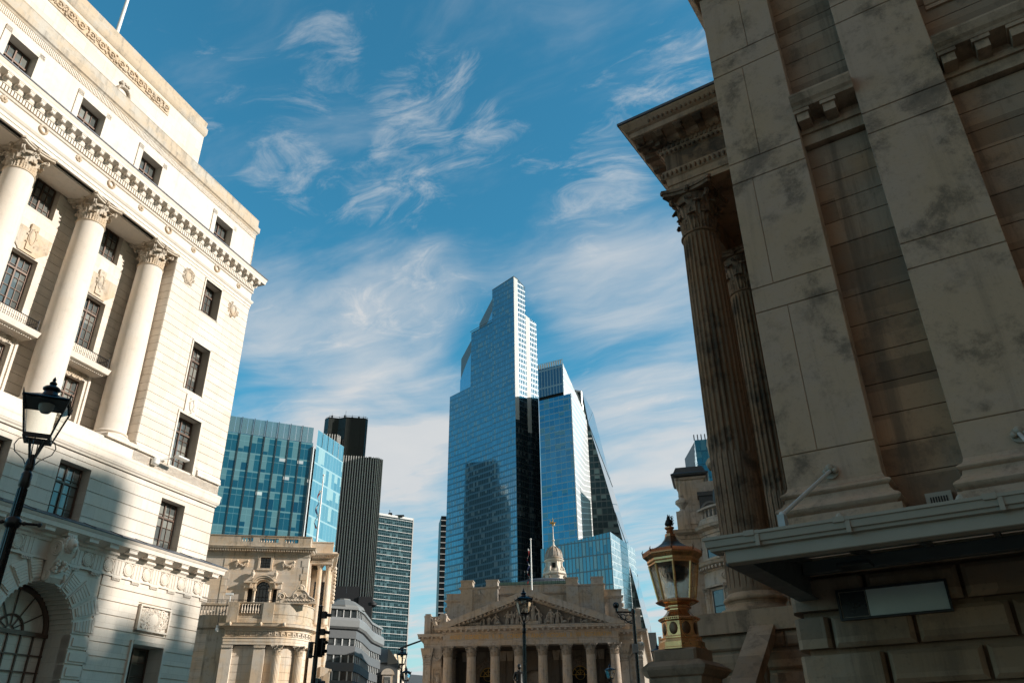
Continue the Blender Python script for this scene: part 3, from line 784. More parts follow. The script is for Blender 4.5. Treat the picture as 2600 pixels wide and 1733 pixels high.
for k in range(46):
    x = -.05-.585*k
    mb.yz([(-.15,28.28),(-.46,28.28),(-.48,28.2),(-.44,28.12),(-.34,28.14),(-.24,28.04),(-.15,28.02)], x-.11, x+.11); mb.box(x-.14,x+.14,-.485,-.15,28.275,28.33)
    mb.ball((x,-.43,28.14), .07, 6, 4, (1.3,1,1))
mb.build('modillions', M_port_s, T)
MB().sweep([(XL,0),(0,0),(0,20)], [(.55,28.69),(.6,28.7),(.6,28.76),(.02,28.92),(.02,28.88)]).build('lead_flashing', M_lead, T)
rm = MB()
for k in range(7): a = k*2*pi/7; rm.ball((.11*cos(a),-.03,.11*sin(a)), .08, 6, 4, (1,.6,1))
rm.ball((0,-.06,0), .08, 6, 4)
wm = MB(); wm.torus((0,-.03,0), .19, .06, 'y', 16, 6)
for k in range(16): wm.ball((.19*cos(k*.4),-.06,.19*sin(k*.4)), .055, 5, 4)
wm.tube([(.1,-.03,.2),(.3,-.03,.33)], .04, 4); wm.tube([(-.1,-.03,.2),(-.3,-.03,.33)], .04, 4)
rme, wme = rm.mesh('rosette', True), wm.mesh('wreath', True)
for q in (rme, wme): q.materials.append(M_capst)
for k in range(12): link(('wreath','rosette')[k % 2 == 0], (wme, rme)[k % 2 == 0], T, loc=(-1.3-2.06*k, .02, 27.34))
# --- attic
aw = [(-4.02+.1,-2.5+.1+.0,28.9,30.95)] + [(-10.08-4.14*k,-8.6-4.14*k,28.9,30.95) for k in range(4)]
aw[0] = (-3.9,-2.36,28.9,30.95)
mb = MB(); slab_wall(mb, XL, -.15, 28.8, 32.05, .35, 1.2, aw); mb.box(-.25,-.15,.35,20,28.8,32.05)
for w in aw: mb.box(w[0]-.32,w[0],.29,.36,29.2,w[3]+.3); mb.box(w[1],w[1]+.3,.29,.36,29.2,w[3]+.3); mb.box(w[0]-.32,w[1]+.3,.29,.36,w[3],w[3]+.3)
mb.build('attic_wall', M_port_s, T)
for w in aw: sash(T, w[0], w[1]-.04, w[2], w[3]-.02, .75, M_bronze, M_lbglass, 2, 3, .62)
mb = MB()
for k in range(290): x = -.24-.088*k; mb.box(x-.05, x, .31, .36, 31.62, 31.98)
mb.build('fluted_band', M_port_s, T)
MB().sweep([(XL,.35),(-.15,.35),(-.15,20)], [(0,32.0),(.03,32.02),(.06,32.12),(.13,32.18),(.14,32.36),(.14,32.55),(.1,32.6),(.03,32.62),(.02,33.1),(.04,33.14),(0,33.2)]).build('attic_cornice', M_port_d, T)
mb = MB(); mb.box(XL,-.3,.7,24,32.5,33.0); mb.build('roof', M_lead, T)
ua = 1.3
mb = MB(); mb.box(XL, -5.3, ua, 14, 33.0, 36.7); mb.build('upper_attic', M_port, T)
MB().sweep([(XL,ua),(-5.3,ua),(-5.3,14)], [(0,36.35),(.04,36.4),(.08,36.5),(.11,36.62),(.11,36.98),(.08,37.04),(.02,37.08),(.04,37.5),(0,37.55),(-.6,37.55),(-.6,36.35)]).build('upper_cornice', M_port_d, T)
mb = MB(); rr = random.Random(4)
mb.box(XL,-8.3,ua-.04,ua+.1,35.4,36.12)
for k in range(26):
    x = -8.6-.7*k; mb.torus((x,ua-.06,35.76), .2, .06, 'y', 12, 5); mb.ball((x,ua-.06,35.76), .09, 6, 4)
    for q in range(7): mb.ball((x-.35+rr.uniform(-.16,.16), ua-.06, 35.76+rr.uniform(-.28,.28)), rr.uniform(.05,.1), 6, 4)
    mb.torus((x-.35,ua-.05,35.76+.15*(-1)**k), .14, .04, 'y', 8, 5, a0=0, a1=4)
mb.build('carved_frieze', M_capst, T, True)
mb = MB(); mb.torus((-11.5,ua-.05,34.1), .42, .09, 'y', 18, 6)
for k in range(22): mb.ball((-11.5+.42*cos(k*.29), ua-.1, 34.1+.42*sin(k*.29)), .09, 6, 4)
for k in range(8): mb.ball((-11.5+random.uniform(-.3,.3), ua-.1, 34.62+random.uniform(-.05,.15)), .1, 6, 4)
mb.build('wreath', M_capst, T, True)
MB().box(XL,-.12,2.5,24,0,29.2).build('rear_block', M_port_s, T)
# --- things on the bank
t = thing('floodlight', 'small white floodlight on a curved arm, on the ledge beside the last big column', 'floodlight', (T.matrix_world @ Vector((0,0,0))), 0)
def LBw(x, y, z): a = face_rot(AZ_L); return (-16.395+x*cos(a)-y*sin(a), 41.907+x*sin(a)+y*cos(a), z)
t.location = LBw(-5.03,-.12,14.62); t.rotation_euler.z = face_rot(AZ_L)
M_white = plain('white_paint', (.72,.72,.70), .4, 0, .06)
MB().lathe([(.17,0),(.2,.03),(.2,.3),(.1,.36)], 14).build('mount', M_white, t, True)
MB().tube([(.05,-.1,.15),(.25,-.3,.32),(.6,-.62,.48)], .035, 8).build('arm', M_white, t, True)
MB().cbox(.5,1.3,-.95,-.65,.46,.56,.03).build('lamp_head', M_white, t)
t = thing('flagpole', 'white flagpole on the roof of the tall bank, cut by the top of the picture', 'flagpole', LBw(-11.02,4.0,37.0))
MB().tube([(0,0,0),(0,0,3),(.0,0,14)], [.13,.12,.07], 10).build('pole', M_white, t, True)
MB().lathe([(.3,0),(.3,.15),(.16,.3)], 12).build('base', M_white, t, True); MB().ball((0,0,14.05), .14, 10, 8).build('finial', M_white, t, True)
# ================================================================== right: dark columned mansion in shade
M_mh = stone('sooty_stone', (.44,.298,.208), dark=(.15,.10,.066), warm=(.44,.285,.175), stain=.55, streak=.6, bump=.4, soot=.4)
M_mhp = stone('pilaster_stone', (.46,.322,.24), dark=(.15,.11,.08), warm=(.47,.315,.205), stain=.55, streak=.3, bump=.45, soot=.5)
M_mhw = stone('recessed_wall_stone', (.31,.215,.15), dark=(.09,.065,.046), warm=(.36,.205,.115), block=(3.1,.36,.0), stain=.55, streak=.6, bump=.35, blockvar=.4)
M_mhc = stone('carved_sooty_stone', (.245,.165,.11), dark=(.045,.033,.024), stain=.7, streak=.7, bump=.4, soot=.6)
M_mhr = stone('rusticated_stone', (.36,.255,.18), dark=(.12,.085,.06), block=(.86,.38,.0), stain=.55, streak=.5, bump=.4, blockvar=.35)
AZ_M = 123.4; P_M = (3.228,8.935)
def MHw(x, y, z): a = face_rot(AZ_M); return (P_M[0]+x*cos(a)-y*sin(a), P_M[1]+x*sin(a)+y*cos(a), z)
MT = thing('columned_mansion', 'dark brown stone mansion with huge plain pilasters and fluted porch columns at the right', 'building', (P_M[0],P_M[1],0), face_rot(AZ_M))
T = MT; XR = 16.
# --- basement: big chamfered blocks
mb = MB(); jz = [-.05,.3,.68,1.05,1.42,1.79,2.16,2.53,2.91,3.29]
mb.box(-.08, XR, .04, 1.2, 0, 3.3)
for r, (za, zb) in enumerate(zip(jz, jz[1:])):
    x = -.2; q = 0; rr = random.Random(r)
    while x < 7.:
        w = (.42 if (r % 2 and q == 0) else .86)+rr.uniform(-.05,.05)
        if q == 0: mb.prism([(x, .09), (x+.05,-.12+.03),(x+.09,-.12),(x+w-.05,-.12),(x+w-.02,-.06),(x+w-.02,.3),(x,.5)], za+.035, zb-.035)
        else: mb.cbox(x+.02, x+w-.02, -.12, .1, za+.03, zb-.03, .045)
        if q == 0: mb.box(x, x+.1, .4, 20, za+.035, zb-.035)
        x += w; q += 1
mb.build('basement_wall', M_mhr, T)
mb = MB(); mb.sweep([(XR,-.02),(-.14,-.02),(-.14,22)][::-1][::-1], [(0,0)]) if False else None
mb.sweep([(-.1,22),(-.1,-.0),(XR,-.0)], [(0,3.3),(.1,3.3),(.12,3.42),(.05,3.5),(0,3.52)]); mb.box(-.04, XR, .0, 1.2, 3.3, 3.88); mb.box(-.1,-.03,.05,22,3.3,3.9)
mb.build('pedestal_band', M_mh, T)
# --- recessed wall between pilasters
mb = MB(); wj = [3.88,4.36,4.73,5.1,5.5,5.91,6.32,6.74,7.1,7.54,7.91,8.23,8.54,8.87,9.2]
courses(mb, .95, XR, wj, .3, .1, (), .012); mb.box(.95, XR, .33, 1.2, 3.88, 9.25)
courses(mb, .95, XR, [9.85+.36*k for k in range(14)], .3, .1, (), .012); mb.box(.95, XR, .33, 1.2, 9.2, 14.2)
mb.box(.0, .1, .3, 22, 3.88, 14.2)
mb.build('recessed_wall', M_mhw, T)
mb = MB()                                # string entablature with square modillions
for a, b in ((1.04,1.87),(2.9,XR)):
    mb.box(a, b, .2, .4, 9.22, 9.4); mb.box(a, b, .16, .4, 9.4, 9.5) ; mb.box(a, b, .22, .4, 9.52, 9.66); mb.box(a, b, .24, .4, 9.5, 9.52)
    mb.sweep([(a,.3),(b,.3)], [(0,9.62),(.4,9.66),(.42,9.7),(.46,9.74),(.5,9.84),(.5,9.87),(0,9.98)])
    n = int((b-a)/.42)+1
    for k in range(n):
        x = a+.11+.36*k if b-a < 1 else a+.12+.39*k
        mb.box(x-.08, x+.08, -.06, .3, 9.47, 9.64); mb.box(x-.105, x+.105, -.09, .3, 9.6, 9.665)
mb.box(2.9, 6.4, .22, .4, 10.05, 10.2); mb.box(3.0, 6.3, .26, .4, 10.78, 10.84); mb.sweep([(3.0,.3),(6.3,.3)], [(0,10.84),(.05,10.86),(.07,10.94),(.1,10.97),(.1,11.02),(0,11.04)])
mb.build('string_cornice', M_mh, T)
# --- giant pilasters with moulded bases (block joints as fine channels)
zj = [4.33,4.73,6.72,7.09,8.87,9.23,10.99,11.35,12.82]
vj = {1:.42, 3:.30, 5:.47, 7:.62}
for i, x0 in enumerate((0., 1.86, 6.6, 8.46)):
    mb = MB(); w = 1.05
    for k, (a, b) in enumerate(zip(zj, zj[1:])):
        t0 = .012*max(0, (a-6)/7); t1 = t0
        if k in vj and i == 0:
            mb.cbox(x0+t0, x0+vj[k]*1.0-.003+0, 0, .5, a+.006, b-.006, .006); mb.cbox(x0+vj[k]+.003, x0+w-t0, 0, .5, a+.006, b-.006, .006)
        else: mb.cbox(x0+t0, x0+w-t0, 0, .5, a+.006, b-.006, .006)
    mb.box(x0+.015, x0+w-.015, .02, .49, 4.3, 12.8)
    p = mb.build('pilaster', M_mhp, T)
    mb = MB()
    pb = [(.0,4.33),(.02,4.3)]+[(.06+.055*sin(pi*k/6), 4.28-.09*k/6) for k in range(7)]+[(.05,4.18),(.06,4.14),(.09,4.1)]+[(.11+.075*sin(pi*k/6), 4.09-.13*k/6) for k in range(7)]+[(.1,3.95),(.13,3.94),(.13,3.86),(-.2,3.86),(-.2,4.33)]
    pb = [(.0,4.34),(.012,4.30),(.03,4.275)]+[(.04+.045*sin(pi*k/6), 4.27-.075*k/6) for k in range(7)]+[(.045,4.18),(.05,4.15),(.075,4.115)]+[(.085+.07*sin(pi*k/6), 4.1-.125*k/6) for k in range(7)]+[(.1,3.96),(.14,3.955),(.14,3.87),(-.15,3.87),(-.15,4.34)]
    mb.sweep([(x0,.5),(x0,0),(x0+w,0),(x0+w,.5)], pb)
    mb.build('base', M_mhp, p, True)
    mb = MB(); mb.sweep([(x0,.5),(x0,0),(x0+w,0),(x0+w,.5)], [(0,12.8),(.06,12.82),(.06,12.92),(0,12.94),(.02,13.9),(.14,14.0),(.16,14.12),(0,14.14),(-.15,14.14),(-.15,12.8)])
    for q in range(4):
        for z, h in ((12.95,.5),(13.05,.85)): mb.ball((x0+.13+.26*q+(.0 if h < .6 else .0), -.05, z+h), .09, 8, 6, (1,1,.7)); mb.box(x0+.03+.26*q, x0+.23+.26*q, -.05, .02, z, z+h)
    mb.build('capital', M_mhc, p)
# small things on the pilasters: iron cramps, patches
# --- main entablature round the block
EN = [(0,14.14),(0,14.3),(.03,14.31),(.03,14.52),(.07,14.56),(.1,14.7),(.1,14.74),(-.02,14.76),(-.02,15.24),(.06,15.28),(.1,15.36),(.12,15.4),(.12,15.52),(.24,15.58),(.28,15.66),(.62,15.74),(.65,15.76),(.66,15.9),(.72,15.94),(.78,16.02),(.84,16.1),(.84,16.16),(-.3,16.4),(-.3,14.14)]
MB().sweep([(-.0,22),(-.0,-.0),(XR,-.0)], EN).build('entablature', M_mh, T)
# --- body of the house and attic
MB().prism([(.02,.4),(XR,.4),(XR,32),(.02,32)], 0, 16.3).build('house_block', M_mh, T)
MB().box(1.5, XR, 1.5, 30, 16.3, 19.5).build('attic_block', M_mh, T)
# --- portico: podium, six fluted columns in front, return entablature, pediment
px, y1 = -2.56, 6.54
mb = MB(); pj = [-.05,.45,.95,1.45,1.95,2.43,2.86,3.22,3.53]
mb.box(px-.85, .2, 5.66, 26, 0, 3.53)
for r, (a, b) in enumerate(zip(pj, pj[1:])):
    xs = [px-.95, px-.1, px+1.3, .1] if r % 2 == 0 else [px-.95, px+.7, .1]
    for u, w in zip(xs, xs[1:]): mb.cbox(u+.015, w-.015, 5.58, 5.9, a+.03, b-.03, .035)
    mb.box(px-.95, px-.8, 5.9, 26, a+.03, b-.03)
mb.build('podium', M_mhr, T)
mb = MB(); mb.box(px-1.05, .1, 5.5, 26, 3.53, 3.9)
mb.build('stylobate', M_mh, T)
fsm = fluted_mb(.5, .43, .43, 8.95).mesh('column', True); fsm.materials.append(M_mhc)
fbm = base_mb(.5, .45, False).mesh('base', True); fbm.materials.append(M_mh)
fcm = corinthian(3.0).mesh('capital', True); fcm.materials.append(M_mhc)
cols = [(px, y1+3.35*k) for k in range(6)]
for x, y in cols:
    c = link('column', fsm, T, loc=(x,y,3.88)); link('base', fbm, c); link('capital', fcm, c, loc=(0,0,8.95), scale=(.435,.435,.43))
xa, ya = px-.46, y1-.48
PE = [(q[0]-.0, q[1]) for q in EN]
MB().sweep([(xa,ya+18.2),(xa,ya),(.3,ya)], PE).build('portico_entablature', M_mh, T)
mb = MB()     # carved bands of the return: modillions, dentils, leaf moulding
mb.box(xa-.5,.3,ya-.16,ya-.1,15.52,15.7)
for k in range(7):
    x = xa-.42+.52*k
    mb.yz([(ya-.12,15.72),(ya-.56,15.72),(ya-.6,15.66),(ya-.5,15.6),(ya-.34,15.62),(ya-.2,15.54),(ya-.12,15.52)], x-.09, x+.09); mb.box(x-.12,x+.12,ya-.6,ya-.12,15.7,15.745)
mb.build('modillions', M_mhc, T); mb = MB(); mb.box(xa,.3,ya-.03,ya+.01,14.6,15.6)
for k in range(30):
    x = xa-.1+.125*k; mb.box(x, x+.07, ya-.15, ya, 15.41, 15.52)
    mb.ball((x+.03, ya-.17, 15.58), .045, 6, 4, (.8,.8,1.3)); mb.ball((x+.06, ya-.1, 15.32), .045, 6, 4); mb.ball((x, ya-.1, 14.63), .05, 6, 4, (.7,.8,1.5)); mb.ball((x+.06, ya-.76+.0, 16.0), .05, 6, 4, (.8,.7,1.2))
mb.build('carved_mouldings', M_mhc, T); mb = MB(); mb.box(xa-.13,xa+.01,ya-.3,ya+4.6,15.5,15.6)
for k in range(34):
    y = ya-.1+.125*k; mb.box(xa-.15, xa, y, y+.07, 15.41, 15.52)
for k in range(9): y = ya-.3+.52*k; mb.box(xa-.6, xa-.12, y-.09, y+.09, 15.58, 15.74)
mb.build('carved_mouldings', M_mhc, T)
MB().box(xa+.3, .3, ya+.9, ya+17.5, 14.9, 15.1).build('porch_ceiling', M_mh, T)
mb = MB(); mb.yz([(ya-.84,16.16),(ya+9.0,20.6),(ya+18.8,16.16)], xa-.84, 4.); mb.build('pediment_roof', M_mh, T)
mb = MB()
for k in range(60):
    pass
mb.sweep([(xa,ya+18.2),(xa,ya),(.3,ya)], [(.8,16.14),(.88,16.15),(.88,16.22),(.2,16.36),(.2,16.3)]); mb.build('lead_capping', M_lead, T)
# stair wall with sloping coping and balusters
mb = MB()
mb.yz([(5.5,3.62),(2.75,1.72),(2.75,1.5),(5.5,3.4)], -2.42, -1.98); mb.build('stair_coping', M_mhr, T)
bm_ = baluster_mb(.8, .09).mesh('baluster', True); bm_.materials.append(M_mhr)
for k in range(9):
    y = 2.95+.29*k; link('baluster', bm_, T, loc=(-2.2, y, 1.6+(y-2.75)*.69-.82))
MB().yz([(5.6,2.6),(2.7,.6),(2.7,0),(5.6,0)], -2.4, -2.).build('stair_wall', M_mhr, T)
mb = MB()
for k in range(14): mb.box(-2.,.0, 2.7+.2*k, 5.6, .2*k, .2*k+.2)
mb.build('steps', M_mhr, T)

# ================================================================== glazed canopy fixed to the mansion wall
M_cream = plain('cream_paint', (.33,.275,.21), .5, 0, .14, 2., bump=.1)
M_cgrey = plain('grey_steel_paint', (.10,.10,.095), .5, .1, .2)
CT = thing('glass_canopy', 'cream painted gutter canopy with glass roof, projecting from the dark pilaster wall', 'canopy', (P_M[0],P_M[1],0), face_rot(AZ_M))
T = CT; cx0, cx1 = -.02, 7.; yf = -2.6
MB().cbox(cx0, cx1, yf+.1, yf+.24, 3.045, 3.165, .006).build('front_beam', M_cream, T)
mb = MB(); mb.sweep([(cx0-.06, yf+.25),(cx0-.06, yf+.12),(cx1, yf+.12)], [(0,3.15),(.045,3.15),(.06,3.155),(.062,3.18),(.085,3.186),(.09,3.24),(.105,3.245),(.105,3.27),(.0,3.272)])
for x in (.28, 1.02, 2.1, 3.1):
    mb.box(x, x+.035, yf+.02, yf+.13, 3.145, 3.276); mb.box(x-.09, x+.0, yf+.01, yf+.1, 3.235, 3.28); mb.box(x+.01, x+.04, yf+.12, yf+.3, 3.13, 3.16)
mb.build('gutter', M_cream, T)
mb = MB(); mb.yz([(yf+.2,3.05),(-.02,3.06),(-.02,3.56),(yf+.2,3.2)], .0, .09); mb.box(-.06,.15,yf+.2,-.02,3.05,3.075); mb.build('side_bracket', M_cgrey, T)
MB().cbox(.1, cx1, -.42, -.32, 3.27, 3.40, .01).build('wall_rail', M_cgrey, T)
mb = MB()
for k in range(12): x = .12+.62*k; mb.quad((x-.02,yf+.22,3.18),(x+.02,yf+.22,3.18),(x+.02,-.05,3.5),(x-.02,-.05,3.5)); mb.quad((x-.02,yf+.22,3.12),(x-.02,-.05,3.44),(x-.02,-.05,3.5),(x-.02,yf+.22,3.18)); mb.quad((x+.02,yf+.22,3.12),(x+.02,-.05,3.44),(x+.02,-.05,3.5),(x+.02,yf+.22,3.18)); mb.quad((x-.02,yf+.22,3.12),(x+.02,yf+.22,3.12),(x+.02,-.05,3.44),(x-.02,-.05,3.44))
mb.build('glazing_bars', M_cgrey, T, recalc=False)
mg, ntg, pg = newmat('canopy_glass'); pg.inputs['Base Color'].default_value = (.32,.38,.34,1); pg.inputs['Roughness'].default_value = .3; pg.inputs['Transmission Weight'].default_value = .6
MB().yz([(yf+.22,3.19),(-.05,3.51),(-.05,3.52),(yf+.22,3.2)], .1, cx1).build('glass_roof', mg, T)
for (xa_, xb_, za_) in ((.52,.40,4.44), (2.42,2.52,4.47)):
    mb = MB(); mb.tube([(xa_,-.06,za_),(xb_,-2.0,3.52)], .021, 10); mb.ball((xb_,-2.02,3.51), .034, 10, 8)
    mb.lathe([(.05,0),(.05,.02)], 10, xb_, -2.02) if False else None
    r = mb.build('tie_rod', plain('grey_rod', (.50,.50,.48), .45, .1, .1), T, True)
    mb = MB(); mb.tube([(xa_,.02,za_),(xa_,-.03,za_)], .085, 12); mb.ball((xa_,-.05,za_+.035), .05, 8, 6); mb.ball((xa_-.05,-.05,za_), .035, 8, 6); mb.ball((xa_+.05,-.05,za_), .035, 8, 6); mb.build('rosette_fixing', M_cream, r, True)
    mb = MB(); mb.box(xb_-.03,xb_+.03,-2.1,-1.98,3.24,3.5); mb.box(xb_-.14,xb_+.05,-2.12,-2.02,3.24,3.3); mb.build('shackle', plain('grey_rod2', (.36,.36,.35), .4, .3), r)
for x in (1.52,):
    mb = MB(); mb.box(x-.13,x+.13,.2,.3,3.88,4.08); mb.build('vent', M_cream, T)
    mb = MB()
    for k in range(7): mb.box(x-.085+.026*k, x-.073+.026*k, .19, .21, 3.93, 4.03)
    mb.build('vent_slots', M_dark, T)
for x in (.95, 1.86): MB().lathe([(.05,3.27),(.05,3.32),(.03,3.35),(.02,3.36)], 10, x, -2.35).build('gutter_outlet', M_cream, T)
MB().cbox(.55,.85,-.9,-.6,3.22,3.26,.01).build('downlight', plain('downlight_steel', (.05,.05,.05), .4, .5), T)
# blank sign
ST = thing('blank_sign', 'long blank grey sign board with a black square panel at its left, under the canopy', 'sign', MHw(.34,-.15,2.81), face_rot(AZ_M))
mb = MB(); mb.box(0,1.07,0,.03,0,.31); mb.box(0,1.07,-.025,0,0,.022); mb.box(0,1.07,-.025,0,.288,.31); mb.box(0,.022,-.025,0,.022,.288); mb.box(1.048,1.07,-.025,0,.022,.288); mb.build('frame', plain('sign_black', (.008,.008,.008), .35), ST)
MB().box(.3,1.046,-.006,0,.024,.286).build('grey_panel', plain('sign_grey', (.62,.66,.60), .35, 0, .12, 4.), ST)
MB().box(.034,.285,-.006,0,.032,.278).build('black_panel', plain('sign_dark', (.006,.006,.007), .3), ST)
mb = MB()
for a in ((.026,.292,.026,.031),(.026,.292,.279,.284),(.026,.031,.031,.279),(.287,.292,.031,.279)): mb.box(a[0],a[1],-.009,-.001,a[2],a[3])
mb.build('white_border', M_cream, ST)

# ================================================================== copper lantern on its stone pier
LP = MHw(-2.5,2.34,0); lw = (2.47,12.35)
PT = thing('stone_pier', 'square brown stone pier carrying the copper lantern at the stair foot', 'pier', (lw[0],lw[1],0), face_rot(AZ_M)+radians(0))
mb = MB(); mb.cbox(-.36,.36,-.36,.36,0,2.55,.02); mb.build('shaft', M_mhr, PT)
mb = MB(); mb.sweep([(-.36,-.36),(.36,-.36),(.36,.36),(-.36,.36),(-.36,-.36)], [(0,2.45),(.03,2.47),(.05,2.53),(.05,2.56),(.1,2.58),(.16,2.66),(.16,2.7),(.04,2.78),(-.2,2.78),(-.2,2.45)]); mb.build('cap', M_mhr, PT)
mb = MB(); mb.cbox(-.33,.33,-.33,.33,2.76,2.95,.03); mb.build('block', M_mhr, PT)
def copper(name, c, r):
    m, nt, p = newmat(name); N = NT(nt); v = N.n('ShaderNodeTexCoord').outputs['Object']
    a = N.noise(v, 5, 8, .7); b = N.noise(v, 1.7, 6, .6, 1.)
    N.l(N.mix(N.ramp(a, .45, .8), C4(c), C4(sh(c, .35))), p.inputs['Base Color']); p.inputs['Metallic'].default_value = .92
    N.l(N.ramp(b, .3, .7, r, r+.22), p.inputs['Roughness'])
    bp = N.n('ShaderNodeBump'); bp.inputs['Strength'].default_value = .12; bp.inputs['Distance'].default_value = .01; N.l(a, bp.inputs['Height']); N.l(bp.outputs[0], p.inputs['Normal']); return m
M_cop = copper('copper', (.80,.43,.19), .2); M_copr = copper('red_copper', (.62,.27,.13), .28); M_copd = copper('dark_copper', (.17,.10,.06), .35)
GT = thing('copper_lantern', 'polished copper octagonal street lantern with wavy glass, on the brown stone pier', 'lantern', (lw[0],lw[1],2.95), radians(11.2)*-1+radians(0))
O8 = radians(-90)
def octo(mb, prof): mb.lathe(prof, 8, rot=O8); return mb
octo(MB(), [(.36,0),(.36,.02),(.34,.03),(.34,.1),(.31,.11),(.30,.14),(.31,.15),(.31,.17),(.27,.18)]).build('foot', M_cop, GT)
octo(MB(), [(.27,.18),(.265,.19),(.265,.39),(.28,.4)]).build('drum', M_cop, GT)
for k in range(8):
    a = O8+pi/4*(k+.5); r = .265*cos(pi/8)
    mb = MB(); mb.ball((0,0,0), .075, 12, 8, (.25,.9,1.2)); o = mb.build('boss', M_copd, GT, True); o.location = (r*cos(a), r*sin(a), .29); o.rotation_euler.z = a
octo(MB(), [(.28,.4),(.3,.41),(.3,.45),(.24,.47),(.18,.53),(.165,.56),(.165,.58),(.19,.6),(.19,.62),(.28,.65),(.3,.66)]).build('neck', M_cop, GT)
mb = octo(MB(), [(.3,.66),(.31,.67),(.31,.7),(.285,.71)])
octo(mb, [(.20,.585),(.205,.59),(.205,.6),(.2,.605)])
for R, z, n in ((.315,.685,56), (.305,.43,56)):
    for k in range(n):
        t = k/n*8; i = int(t); f = t-i; a0 = O8+i*pi/4; a1 = a0+pi/4; mb.ball((R*((1-f)*cos(a0)+f*cos(a1)), R*((1-f)*sin(a0)+f*sin(a1)), z), .013, 5, 4)
mb.build('lower_rim', M_copr, GT)
zb, zt, rb, rt_ = .71, 1.24, .275, .375
for k in range(8):
    a = O8+k*pi/4; mb = MB(); mb.tube([(rb*cos(a), rb*sin(a), zb),(rt_*cos(a), rt_*sin(a), zt)], .021, 6); mb.build('glazing_rib', M_cop, GT)
mwg, ntw, pw = newmat('wavy_glass'); Nw = NT(ntw); vw = Nw.n('ShaderNodeTexCoord').outputs['Object']
wv = Nw.noise(Nw.mapping(vw, (24,24,8)), 1., 4, .6, 1.2)
pw.inputs['Base Color'].default_value = (.95,.98,.97,1); pw.inputs['Roughness'].default_value = .08; pw.inputs['Transmission Weight'].default_value = 1.; pw.inputs['IOR'].default_value = 1.14
bw = Nw.n('ShaderNodeBump'); bw.inputs['Strength'].default_value = 1.; bw.inputs['Distance'].default_value = .03; Nw.l(wv, bw.inputs['Height']); Nw.l(bw.outputs[0], pw.inputs['Normal'])
for k in range(8):
    a0 = O8+k*pi/4+.03; a1 = a0+pi/4-.06
    mb = MB(); p = [(rb*.985*cos(a0),rb*.985*sin(a0),zb),(rb*.985*cos(a1),rb*.985*sin(a1),zb),(rt_*.985*cos(a1),rt_*.985*sin(a1),zt),(rt_*.985*cos(a0),rt_*.985*sin(a0),zt)]
    q = [(x*.985, y*.985, z) for x, y, z in p]; mb.quad(*p); mb.quad(*q[::-1])
    for i in range(4): j = (i+1) % 4; mb.quad(p[i], p[j], q[j], q[i])
    mb.build('glass_pane', mwg, GT)
mb = octo(MB(), [(.385,1.23),(.385,1.27),(.4,1.28),(.4,1.31),(.43,1.34),(.455,1.36),(.46,1.37)])
for k in range(96):
    t = k/96*8; i = int(t); f = t-i; a0 = O8+i*pi/4; a1 = a0+pi/4; mb.ball((.392*((1-f)*cos(a0)+f*cos(a1)), .392*((1-f)*sin(a0)+f*sin(a1)), 1.268), .011, 5, 4)
mb.build('upper_rim', M_cop, GT)
mb = octo(MB(), [(.46,1.37),(.462,1.39),(.44,1.43),(.41,1.435)])
for k in range(96):
    t = k/96*8; i = int(t); f = t-i; a0 = O8+i*pi/4; a1 = a0+pi/4; c = ((1-f)*cos(a0)+f*cos(a1), (1-f)*sin(a0)+f*sin(a1)); mb.tube([(.458*c[0],.458*c[1],1.385),(.44*c[0],.44*c[1],1.44)], .012, 5)
mb.build('cresting', M_copr, GT)
octo(MB(), [(.41,1.43),(.36,1.46),(.24,1.52),(.15,1.58),(.1,1.64),(.075,1.70),(.06,1.73)]).build('roof', M_copd, GT)
octo(MB(), [(.085,1.66),(.08,1.72),(.05,1.74),(.06,1.76),(.045,1.78),(.075,1.81),(.075,1.83),(.05,1.84)]).build('finial_base', M_copr, GT)
mb = MB(); mb.ball((0,0,1.9), .05, 8, 6, (1.1,1,1.5)); mb.ball((.0,0,1.97), .03, 8, 6, (1,1,1.4))
for k in range(7): a = .3+k*.4; mb.tube([(.05*cos(a*.3),0,1.86+.022*k),(.075+.01*(k % 2),.0,1.875+.022*k)], [.014,.003], 5)
mb.tube([(-.03,0,1.93),(-.055,0,1.88),(-.05,0,1.85)], [.02,.014,.006], 5); mb.tube([(0,0,1.99),(-.01,0,2.04)], [.02,.003], 5); mb.tube([(.015,0,1.99),(.02,0,2.035)], [.014,.003], 5)
mb.build('beast_finial', plain('blackened_bronze', (.012,.011,.011), .5, .4), GT, True)
for k in range(8):
    a = O8+k*pi/4; MB().tube([(.45*cos(a),.45*sin(a),1.39),(.465*cos(a),.465*sin(a),1.45),(.45*cos(a),.45*sin(a),1.48)], [.014,.009,.004], 5).build('spike', M_copd, GT)
MB().lathe([(.2,1.2),(.22,1.1),(.14,1.0),(.03,.98)], 16).build('reflector', plain('lamp_reflector', (.03,.03,.03), .5), GT, True)
MB().lathe([(.02,.7),(.02,1.0)], 8).build('gas_pipe', M_copd, GT)
